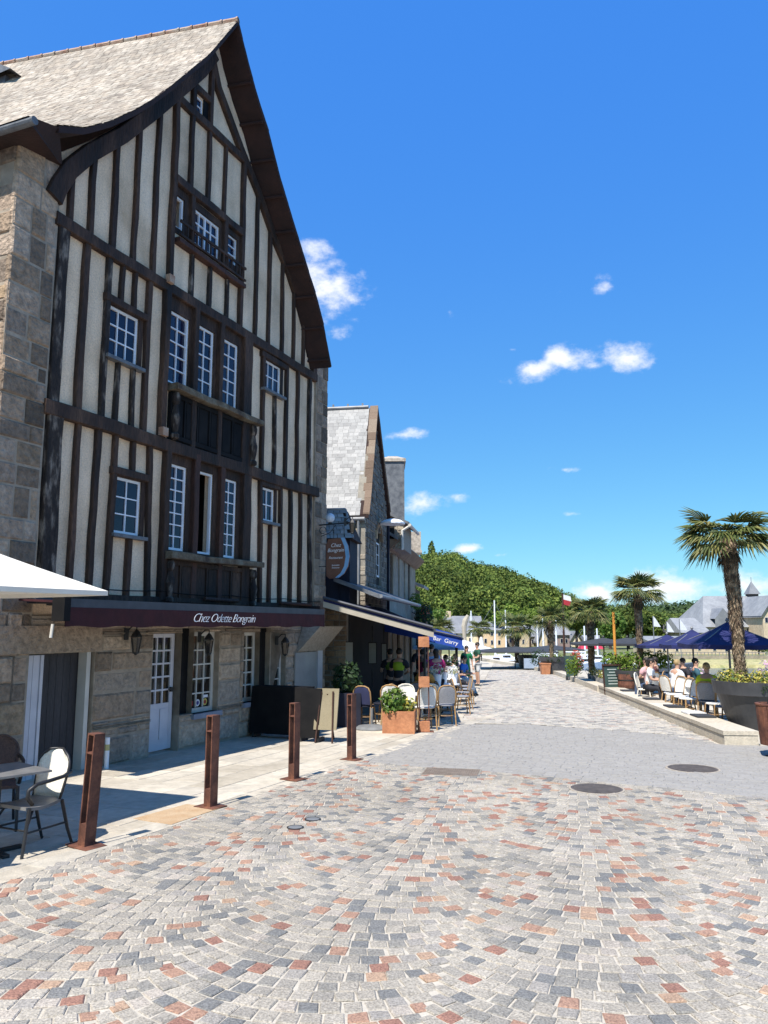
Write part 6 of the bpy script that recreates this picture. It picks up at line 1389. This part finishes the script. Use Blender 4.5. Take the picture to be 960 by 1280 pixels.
p = Vector((9.0,37.6,gz(37.6))); t = thing('menu_stand', p, 'dark menu stand left of the flower buckets', 'menu stand'); slab(MB(), p, Vector((1,.2,0)).normalized(), .5, .15, 1.15, .05, .2).build('board', chalk_m, t); mb = MB(); slab(mb, p-Vector((.2,.04,0)), Vector((1,.2,0)).normalized(), .04, 0, .2, .2); slab(mb, p+Vector((.2,.04,0)), Vector((1,.2,0)).normalized(), .04, 0, .2, .2); mb.build('legs', iron, t)
# navy parasols (near), dark ones (far)
GN = 'navy square parasols on the quay terrace'
for (x, y, half, pxt, pxe, lb) in ((8.22,18.6,.95,777,804.5,'largest navy parasol behind the tall palm trunk'),(9.50,24.0,.82,786.5,805.5,'middle navy parasol over the seated people'),(10.1,27.8,.95,793,806,'farthest of the navy parasols, left of the others')):
    parasol((x,y,gz(y)), half, at(0,pxt,y).z, at(0,pxe,y).z, navy, greymetal, lb, PI/4-.12, fall=.10, group=GN, sag=.05)
GD = 'dark grey parasols farther along the quay'
for (x, y, half, pxt, pxe, lb) in ((9.35,33.2,1.25,797,804,'dark grey parasol over the chalkboard terrace, left'),(10.05,32.2,1.2,797,803.5,'dark grey parasol beside the orange pole'),(8.8,52.5,2.6,808,813,'wide flat dark parasol at the kerb curve'),(13.4,62,2.2,806,811,'dark parasol farther behind the palms')):
    parasol((x,y,gz(y)), half, at(0,pxt,y).z, at(0,pxe,y).z, grey_c, iron, lb, PI/4-.1, fall=.08, group=GD, sag=.02)
# chairs on the right terrace
GR = 'rattan chairs on the quay terrace'
for i, (b, x, y, r, lb) in enumerate([(LW,7.72,18.35,-75,'white woven rattan chair nearest the huge planter'),(LW,7.66,19.85,-80,'white woven rattan chair second from the planter'),(LW,7.78,20.5,-75,'white woven rattan chair in the middle of the row'),(LW,7.9,21.4,-70,'white woven rattan chair next to the leaning white shirt'),(LG,7.58,17.5,-140,'dark shaded chair against the huge planter'),(LC,7.80,23.5,60,'cream chair under the person in white'),(LW,8.2,24.3,-150,'white chair under the person in pale pink'),(LG,9.05,23.7,-60,'grey chair in the shade of the middle navy parasol'),(LG,9.4,23.6,80,'grey chair under the dark blue shirt'),(LG,8.65,25.0,-120,'grey chair under the person in dark red'),(LG,7.82,19.05,150,'grey chair under the yellow jacket'),(LW,8.05,22.0,110,'white chair under the leaning person'),(LG,9.2,31.6,100,'grey chair under the person in white near the buckets'),(LG,9.55,30.5,-80,'grey chair by the red one behind the chalkboard')]):
    place(b, x, y, R(r), lb, group=GR, s=1.04)
for x, y, lb in ((8.25,20.6,'round pale table behind the row of white chairs'),(8.35,22.9,'round pale table between the white shirts'),(9.15,24.4,'round table in the shade of the middle navy parasol'),(8.3,18.7,'round table beside the yellow jacket'),(9.6,31.1,'round table behind the chalkboard')):
    table(x, y, lb, group='round cafe tables on the quay terrace')
LRc = bistro_chair(red_p, red_p, red_p, 'x', GR, 'red_chair'); place(LRc, 9.62,29.7, R(190), 'bright red chair beside the orange pole', first=True)

# ------------------------------------------------------------------ boats, masts and flags on the river
def boat(x, y, L, mast, label, rz=.3, hull=white_p, cab=True):
    t = thing('sailboat', (0,0,0), label, 'boat', 'boats moored in the river'); mb = MB(); ss = []
    for i in range(9):
        f = i/8; w = .17*L*math.sin(min(1, .25+f*1.2)*PI*.5)*(1 if f < .55 else math.cos((f-.55)/.45*PI/2)**.7+.02); h = .7+.35*f*f
        ss.append([(L*(f-.5),-w,h),(L*(f-.5),-w*.75,.1),(L*(f-.5),0,-.25),(L*(f-.5),w*.75,.1),(L*(f-.5),w,h)])
    V = [p for r in ss for p in r]; Fc = [(i*5+j,i*5+j+1,(i+1)*5+j+1,(i+1)*5+j) for i in range(8) for j in range(4)]+[(i*5,(i+1)*5,(i+1)*5+4,i*5+4) for i in range(8)]+[(0,4,3,2,1)]
    mb.add(V, Fc); mb.build('hull', hull, t)
    if cab:
        c = MB(); c.box8([(-.18*L,-.1*L,.75),(.2*L,-.08*L,.85),(.2*L,.08*L,.85),(-.18*L,.1*L,.75),(-.14*L,-.085*L,1.35),(.1*L,-.07*L,1.35),(.1*L,.07*L,1.35),(-.14*L,.085*L,1.35)]); c = c.build('cabin', white_p, t); w = MB(); w.box(-.10*L,.08*L,-.095*L,.095*L,1.0,1.2); w.build('window', glass_in, c)
    if mast:
        m = MB().tube([(.05*L,0,.7),(.05*L,0,mast)], [.10,.07], 8).build('mast', white_p, t); MB().tube([(.05*L,0,1.9),(-.42*L,0,1.95)], .08, 6).build('boom', white_c, t)
        mb = MB(); 
        for e in ((L*.49,0,1.05),(-L*.49,0,.75)): mb.tube([(.05*L,0,mast*.97), e], .018, 4)
        mb.build('rigging', greymetal, t)
    t.location = (x, y, WL+.05); t.rotation_euler = (0, 0, rz); return t
for x, Y, top, L, lb, r in ((586.5,92,764,6,'sailboat with a thin mast left of the apricot house',.4),(614.7,88,751,8,'sailboat with the tallest white mast before the apricot house',.2),(630,94,763,6,'sailboat with a mast just right of the tallest one',.5),(668.6,84,776,6,'sailboat with a low mast between two quay palms',.1),(676,92,768,6.5,'sailboat behind the kerb curve planter',.3),(692,80,776,6,'sailboat with a mast right of the kerb palm',.2),(728,84,783,5.5,'small sailboat left of the red canopy',.3),(744,90,786,5.5,'small sailboat behind the shaggy palm',.3)):
    q = at(x, 800, Y); boat(q.x, Y, L, at(x, top, Y).z-WL, lb, r)
for x, Y, L, lb in ((640,80,5,'white motorboat behind the wide dark parasol'),(608,84,5,'white motorboat beside the closed parasol'),(655,78,4.5,'low white boat at the quay below the palms'),(820,84,5.5,'pale flat boat under the grassy bank'),(712,88,5,'white boat left of the red canopy'),(735,94,6,'white cabin boat behind the red canopy')):
    boat(at(x,800,Y).x, Y, L, 0, lb, .1)
q = at(840,846,80); boat(q.x, 80, 5.0, 0, 'dark grey barge moored under the grassy bank', .05, hull=slate_dk, cab=False)
for x, Y, top, lb in ((816,90,770,'white pennant on a tall pole behind the blue parasols, leftmost'),(833,92,777,'small white pennant between two blue parasols'),(849,88,774,'white pennant above the middle navy parasol')):
    a = at(x, top, Y); t = thing('pennant', (a.x,Y,WL), lb, 'flag', 'white pennants'); MB().tube([(a.x,Y,WL-.3),(a.x,Y,a.z)], .05, 6).build('pole', greymetal, t)
    MB().add([(a.x+.05,Y,a.z),(a.x+.35,Y+.05,a.z-.35),(a.x+.9,Y+.1,a.z-1.25),(a.x+.05,Y,a.z-1.2),(a.x+.05,Y+.03,a.z),(a.x+.35,Y+.08,a.z-.35),(a.x+.9,Y+.13,a.z-1.25),(a.x+.05,Y+.03,a.z-1.2)], [(0,1,2,3),(7,6,5,4),(0,4,5,1),(1,5,6,2)]).build('flag', white_c, t)
a = at(703,742,47); t = thing('flagpole', (a.x,47,gz(47)), 'brown flagpole with a red and white flag beside the planter', 'flagpole'); MB().tube([(a.x,47,gz(47)),(a.x,47,a.z)], [.08,.05], 8).build('pole', timber_red, t)
x = a.x; mb = MB()
for i, z in enumerate((a.z-.05, a.z-.35)): mb.box8([(x+.04,47,z-.3),(x+.55-.1*i,47.05,z-.42),(x+.55-.1*i,47.08,z-.42),(x+.04,47.03,z-.3),(x+.04,47,z),(x+.5,47.05,z-.12),(x+.5,47.08,z-.12),(x+.04,47.03,z)], i)
mb.build('flag', [white_c, red_c], t)
pts = [at(582,812,60), at(580.5,795,60), at(580,783,60), at(581.5,776,60), at(585,769,60)]; t = thing('mooring_davit', pts[0], 'pale curved lamp arm rising behind the royal blue awning', 'lamp post'); MB().tube([Vector((pts[0].x,60,gz(60)))]+pts, [.14]*3+[.2,.22,.12], 8).build('post', beam_c, t)
# red market canopy across the water, pale screen
for x, lb in ((731,'red market canopy across the water, left half'),(745,'red market canopy across the water, right half')):
    Y = 99; a = at(x, 806, Y); w = .75; zb = -2.0; t = thing('market_canopy', (a.x,Y,zb), lb, 'market stall', 'red market canopies'); z1 = at(x,811,Y).z
    mb = MB(); mb.add([(a.x-w,Y-1,z1),(a.x+w,Y-1,z1),(a.x+w,Y+1,z1),(a.x-w,Y+1,z1),(a.x-w*.7,Y,a.z+.05),(a.x+w*.7,Y,a.z+.05)], [(0,1,5,4),(1,2,5),(2,3,4,5),(3,0,4),(3,2,1,0)]); mb.build('canopy', solid('crimson_canvas', (.42,.03,.06)), t)
    for sx in (-1,1):
        for sy in (-1,1): MB().tube([(a.x+sx*w*.95,Y+sy*.95,zb),(a.x+sx*w*.95,Y+sy*.95,z1)], .05, 6).build('post', white_p, t)
a, b = at(655,836,50), at(681,823,50); t = thing('canvas_screen', (a.x,50,gz(50)), 'pale blue grey canvas screen on the kerb curve', 'screen'); mb = MB(); mb.box(a.x,b.x,50,50.05,gz(50)+.1,b.z); mb.build('canvas', pale_blue, t); mb = MB(); mb.box(a.x-.03,a.x,49.99,50.06,gz(50),b.z+.05); mb.box(b.x,b.x+.03,49.99,50.06,gz(50),b.z+.05); mb.build('posts', iron, t)

# ------------------------------------------------------------------ far houses
def house(x0, x1, yb, ye, yr, Y, depth, label, wall, roof, wins=(), hip=0.0, chim=(), gable=False, name='house', group=None):
    a, b = at(x0, ye, Y), at(x1, ye, Y); zr = at(x0, yr, Y+depth*(.5 if not gable else 0)).z; zb = -2.1; t = thing(name, ((a.x+b.x)/2, Y, zb), label, 'house', group); ze = a.z
    mb = MB(); mb.box(a.x, b.x, Y, Y+depth, zb, ze)
    if gable: xm = (a.x+b.x)/2; mb.add([(a.x,Y,ze),(b.x,Y,ze),(xm,Y,zr),(a.x,Y+depth,ze),(b.x,Y+depth,ze),(xm,Y+depth,zr)], [(0,1,2),(5,4,3)])
    mb.build('wall', wall, t); mb = MB(); o_ = .35; h = hip*(b.x-a.x)
    if gable:
        xm = (a.x+b.x)/2; k = (zr-ze)/((b.x-a.x)/2); mb.add([(a.x-o_,Y-o_,ze-o_*k),(xm,Y-o_,zr+.05),(b.x+o_,Y-o_,ze-o_*k),(a.x-o_,Y+depth,ze-o_*k),(xm,Y+depth,zr+.05),(b.x+o_,Y+depth,ze-o_*k)], [(0,3,4,1),(1,4,5,2)])
        mb.add([(a.x-o_,Y-o_,ze-o_*k-.2),(xm,Y-o_,zr-.15),(b.x+o_,Y-o_,ze-o_*k-.2),(a.x-o_,Y+depth,ze-o_*k-.2),(xm,Y+depth,zr-.15),(b.x+o_,Y+depth,ze-o_*k-.2)], [(1,4,3,0),(2,5,4,1)])
    else: mb.add([(a.x-o_,Y-o_,ze-.1),(b.x+o_,Y-o_,ze-.1),(b.x+o_,Y+depth+o_,ze-.1),(a.x-o_,Y+depth+o_,ze-.1),(a.x-o_+h,Y+depth/2,zr),(b.x+o_-h,Y+depth/2,zr)], [(0,1,5,4),(1,2,5),(2,3,4,5),(3,0,4),(3,2,1,0)])
    rf = mb.build('roof', roof, t)
    for wx, wy, ww, wh_ in wins:
        p, q = at(wx-ww/2, wy+wh_/2, Y), at(wx+ww/2, wy-wh_/2, Y); mb = MB(); mb.box(p.x-.06, q.x+.06, Y-.05, Y+.02, p.z-.06, q.z+.06); w = mb.build('window', cream_p, t); mb = MB(); mb.box(p.x, q.x, Y-.07, Y-.02, p.z, q.z); mb.build('pane', glass, w)
    for cx in chim: c = at(cx, yr-3, Y+depth/2); mb = MB(); mb.box(c.x-.5, c.x+.5, Y+depth/2-.4, Y+depth/2+.4, zr-1.2, zr+.9); mb.build('chimney', sandstone, rf)
    return t
house(558.5,603,0,791,770,140,9,'cream rendered house with long grey roof left of the masts', wall_cream, roof_gr, [(566,800,3,5),(576,800,3,5),(588,800,3,5)], chim=(560,))
house(601,630,0,793,783,150,7,'mauve stone house between the cream and apricot houses', wall_mauve, roof_gr, [(612,802,2.5,4)])
house(603,633,0,787,777,133,8,'apricot rendered house with four dark windows', wall_pink, roof_gr, [(607,801,2.6,5),(615,792,2.6,4.5),(624,792,2.6,4.5),(624,803,2.6,5),(615,803,2.6,5)])
house(632,650,0,794,782,140,9,'dark fronted house right of the apricot one', M('dark_stone', [(.11,.105,.10),(.16,.15,.14)], 1, .9), roof_far, [(638,800,3,7),(645,800,3,7)])
house(648,662,0,795,783,136,9,'narrow stone gable house behind a mast', sandstone, roof_gr, [(654,802,2,5)], gable=True)
house(660,676,0,795,781,141,9,'stone house with a row of skylights', wall_stone, roof_gr, [(666,802,2.5,5),(672,802,2.5,5)])
house(674,684,0,796,783,137,9,'tan stone gable house beside the kerb palm', sandstone, roof_far, [(679,803,2,5)], gable=True)
house(683,698,0,797,782,142,9,'grey stone house with a dark slate roof behind the flagpole', wall_stone, roof_gr, [(688,803,2,5),(694,803,2,5)], chim=(690,))
house(696,712,0,793,779,133,9,'red brown stone house right of the flagpole', wall_mauve, roof_far, [(702,801,2.5,5),(708,801,2.5,5)])
house(713,727,0,800,789,138,9,'small cream gable house left of the shaggy palm', wall_cream, roof_far, [(720,805,2,4)], gable=True)
house(738,757,0,803,794,138,9,'pale cottage right of the shaggy palm', wall_cream, roof_far, [(744,807,2,4),(751,807,2,4)])
house(853,886,0,790,772.5,118,10,'low grey slate house left of the turreted building', wall_stone, roof_far, [], hip=.10)
CH = house(880,990,0,783,745,124,14,'large stone building with a hipped grey roof and turret', sandstone, roof_far, [(889,790,3,5),(900,790,3,5),(935,788,3,5)], hip=.24)
a = at(940,748,131); mb = MB(); mb.box(a.x-.75, a.x+.75, 130.2, 131.7, a.z-1.2, a.z+.75); tt = mb.build('turret', M('dark_brown_boards', [(.07,.05,.045),(.11,.08,.07)], 2), CH); mb = MB(); mb.add([(a.x-1,129.9,a.z+.7),(a.x+1,129.9,a.z+.7),(a.x+1,131.9,a.z+.7),(a.x-1,131.9,a.z+.7),(a.x,130.9,a.z+2.9)], [(0,1,4),(1,2,4),(2,3,4),(3,0,4),(3,2,1,0)]); mb.tube([(a.x,130.9,a.z+2.8),(a.x,130.9,a.z+3.6)], .05, 5); mb.build('turret_roof', roof_gr, tt)
a = at(907,783,123); mb = MB(); mb.add([(a.x-1.4,123.5,a.z-.2),(a.x+1.4,123.5,a.z-.2),(a.x+1.4,123.5,a.z+1.2),(a.x-1.4,123.5,a.z+1.2),(a.x,123.5,a.z+2.9),(a.x-1.4,127.5,a.z+1.2),(a.x+1.4,127.5,a.z+1.2),(a.x,128.5,a.z+2.9)], [(0,1,2,4,3),(3,4,7,5),(4,2,6,7)]); mb.build('dormer', roof_gr, CH)
house(953,985,0,766,744,119,9,'tan stone gable at the right edge beyond the palm', sandstone, roof_far, [(958,775,3,6)], gable=True)
house(812,955,0,800,795,104,7,'long low sandstone building under the navy parasols', sandstone, roof_far, [(830,811,2.5,5),(846,811,2.5,5),(874,810,2.5,5),(893,810,3,6),(908,811,3,6),(930,811,3,6)], name='riverside_building')
t = thing('river_wall', (40,95.6,-2), 'grey stone wall with a railing along the far grassy bank', 'wall'); mb = MB(); a, b = at(735,823,95.5), at(1010,823,95.5); mb.box(a.x, b.x, 95.5, 95.9, -2.4, at(0,826,95.5).z+.62); mb.build('stones', wall_stone, t)
mb = MB(); z = at(0,826,95.5).z+.62
for i in range(60): x = a.x+(b.x-a.x)*i/60; mb.box(x, x+.06, 95.66, 95.72, z, z+.38)
mb.box(a.x, b.x, 95.66, 95.72, z+.36, z+.42); mb.build('railing', greymetal, t)

# ------------------------------------------------------------------ trees and wooded hills
def crown_np(cs, nq, size, seed):
    rng = np.random.default_rng(seed); V = []
    for (x, y, z, rx, rz) in cs:
        n = nq; d = rng.normal(size=(n,3)); d /= np.linalg.norm(d, axis=1)[:,None]; k = .72+.28*rng.random(n)**.5
        lob = rng.normal(size=(7,3)); lob /= np.linalg.norm(lob, axis=1)[:,None]; lump = (np.clip(d@lob.T, 0, 1)**5).max(1); k = k*(.80+.32*lump)
        p = d*k[:,None]*np.array([rx,rx,rz])+np.array([x,y,z]); nn = d+rng.normal(size=(n,3))*.45; nn /= np.linalg.norm(nn, axis=1)[:,None]
        a = np.cross(nn, rng.normal(size=(n,3))); a /= np.linalg.norm(a, axis=1)[:,None]; b = np.cross(nn, a); s = (size*(.6+.8*rng.random(n)))[:,None]
        V.append(np.stack([p-a*s, p-b*s*.6, p+a*s, p+b*s*.6], 1))
    return np.concatenate(V).reshape(-1,3)
def quads(name, V, mat, parent=None):
    off = root_off(parent); V = V-np.array(off); n = len(V); me = bpy.data.meshes.new(name); me.vertices.add(n); me.vertices.foreach_set('co', V.astype(np.float32).ravel()); me.loops.add(n); me.loops.foreach_set('vertex_index', np.arange(n, dtype=np.int32))
    me.polygons.add(n//4); me.polygons.foreach_set('loop_start', np.arange(0, n, 4, dtype=np.int32)); me.polygons.foreach_set('loop_total', np.full(n//4, 4, dtype=np.int32)); me.materials.append(mat); me.update(calc_edges=True); me.validate()
    o = bpy.data.objects.new(name, me); COL.objects.link(o)
    if parent is not None: o.parent = parent; KIDS.setdefault(parent.name, []).append(o)
    return o
def tree(x, y, Y, r, label, mat, n=900, zb=-1.6, sz=None, squash=1.0, group=None):
    c = at(x, y, Y); t = thing('tree', (c.x,Y,zb), label, 'tree', group); rr = r*Y/FOC
    cs = [(c.x+random.uniform(-.45,.45)*rr, Y+random.uniform(-.4,.4)*rr, c.z+random.uniform(-.35,.35)*rr, rr*random.uniform(.5,.72), rr*random.uniform(.5,.7)*squash) for _ in range(6)]
    quads('crown', crown_np(cs, n//6, sz or rr*.10, int(x*7+y)), mat, t); p = Vector((c.x,Y,zb)); mb = MB(); mb.tube([p, p+UP*(c.z-zb)*.6, Vector((c.x,Y,c.z))], [rr*.09,rr*.07,rr*.03], 8)
    for q in cs[:4]: mb.tube([p+UP*(c.z-zb)*.6, Vector(q[:3])], [rr*.045,rr*.015], 6)
    mb.build('trunk', timber, t); return t
tree(640,768,128,17,'round yellow green tree in front of the wooded hill', leaf_y, 1500); tree(662,771,131,14,'lower yellow green tree right of the roundest one', leaf_y, 1200); tree(625,772,134,12,'small yellow green tree behind the apricot house', leaf_y, 900)
for i, (x, y, r, lb) in enumerate([(762,786,22,'dark green tree behind the orange pole'),(784,778,24,'tall dark tree behind the second palm'),(812,784,24,'broad green tree right of the second palm'),(838,790,20,'green tree behind the pennants'),(720,776,20,'olive green tree behind the shaggy palm'),(750,772,18,'rounded tree between shaggy palm and orange pole'),(545,772,14,'green tree behind the far blue awning'),(533,760,15,'dark tree beside the flowered balcony'),(850,780,14,'small bright tree left of the low slate house'),(948,806,12,'bright green tree at the right end of the sandstone building')]):
    tree(x, y, 122+i*2 if i != 9 else 100, r, lb, leaf_f if i % 3 else leaf_s, 1600)
def crest(px):
    return np.interp(px, [380,430,470,520,545,562,585,606,630,650,676,700,715,735,760,790,820,860,900,960,1060], [690,680,684,694,690,689,700,704,712,717,728,741,748,757,762,765,766,768,772,776,780])
mb = MB(); nx, ny = 60, 10; rng = np.random.default_rng(3)
def hz(X, Y):      # ground height of the near wooded hill
    px = CX+X/330.0*FOC; top = EYE+(HOR-crest(px))/FOC*330-9.0; f = np.clip((Y-165)/165.0, 0, 1); return -1.6+(np.maximum(top, 0)+1.6)*(f**.8)
for i in range(nx+1):
    for j in range(ny+2):
        X = -60+210*i/nx; Y = 150+200*j/ny; mb.v.append((X, Y, float(hz(X, Y))-.5))
for i in range(nx):
    for j in range(ny+1): a = i*(ny+2)+j; mb.f.append((a, a+ny+2, a+ny+3, a+1)); mb.m.append(0)
tag(mb.build('hill', hill_m), kind='structure')
cs = []
for _ in range(620):
    X = rng.uniform(-40, 120); Y = 160+175*rng.random()**.8; px = CX+X/Y*FOC
    if px < 470 or px > 900: continue
    h = float(hz(X, Y)); r = rng.uniform(3.2, 7.2); rz_ = r*rng.uniform(.85,1.2); zc_ = min(h+r*.9+rng.uniform(0,2.0), EYE+(HOR-crest(px)-rng.uniform(-4,5))/FOC*Y-rz_*1.08)
    if zc_ > h-r*.6: cs.append((X, Y, zc_, r, rz_))
for px, d in ((538,3.4),): pass
o = quads('forest', crown_np(cs, 900, .37, 5), leaf_f); o['kind'] = 'stuff'; o['label'] = 'dense green wood covering the hill behind the harbour'
a = at(539.5,689,325); t = thing('cypress_tree', (a.x,325,a.z-6), 'single narrow cypress on the crest of the wooded hill', 'tree'); quads('crown', crown_np([(a.x,325,a.z-1,1.6,5.0)], 500, .5, 8), leaf_f, t); MB().tube([(a.x,325,a.z-8),(a.x,325,a.z+1)], .25, 6).build('trunk', timber, t)
mb = MB()
def hz2(X, Y): px = CX+X/520.0*FOC; top = EYE+(HOR-np.interp(px, [600,720,790,830,850,880,920,1000,1100,1300], [775,752,757,754,749,748,752,756,762,770]))/FOC*520-15; return -1.6+(max(top,0)+1.6)*min(1, max(0, (Y-380)/140))**.8
for i in range(31):
    for j in range(6): X = 60+400*i/30; Y = 370+40*j; mb.v.append((X, Y, float(hz2(X, Y))-.5))
for i in range(30):
    for j in range(5): a = i*6+j; mb.f.append((a, a+6, a+7, a+1)); mb.m.append(0)
tag(mb.build('far_hill', hill_m), kind='structure')
cs = []
for _ in range(420):
    X = rng.uniform(80, 330); Y = 380+145*rng.random()**.7; r = rng.uniform(4.5,8.0); cs.append((X, Y, float(hz2(X, Y))+r, r, r*rng.uniform(.8,1.1)))
o = quads('far_forest', crown_np(cs, 260, 1.0, 6), leaf_f2); o['kind'] = 'stuff'; o['label'] = 'paler wooded ridge behind the turreted building'
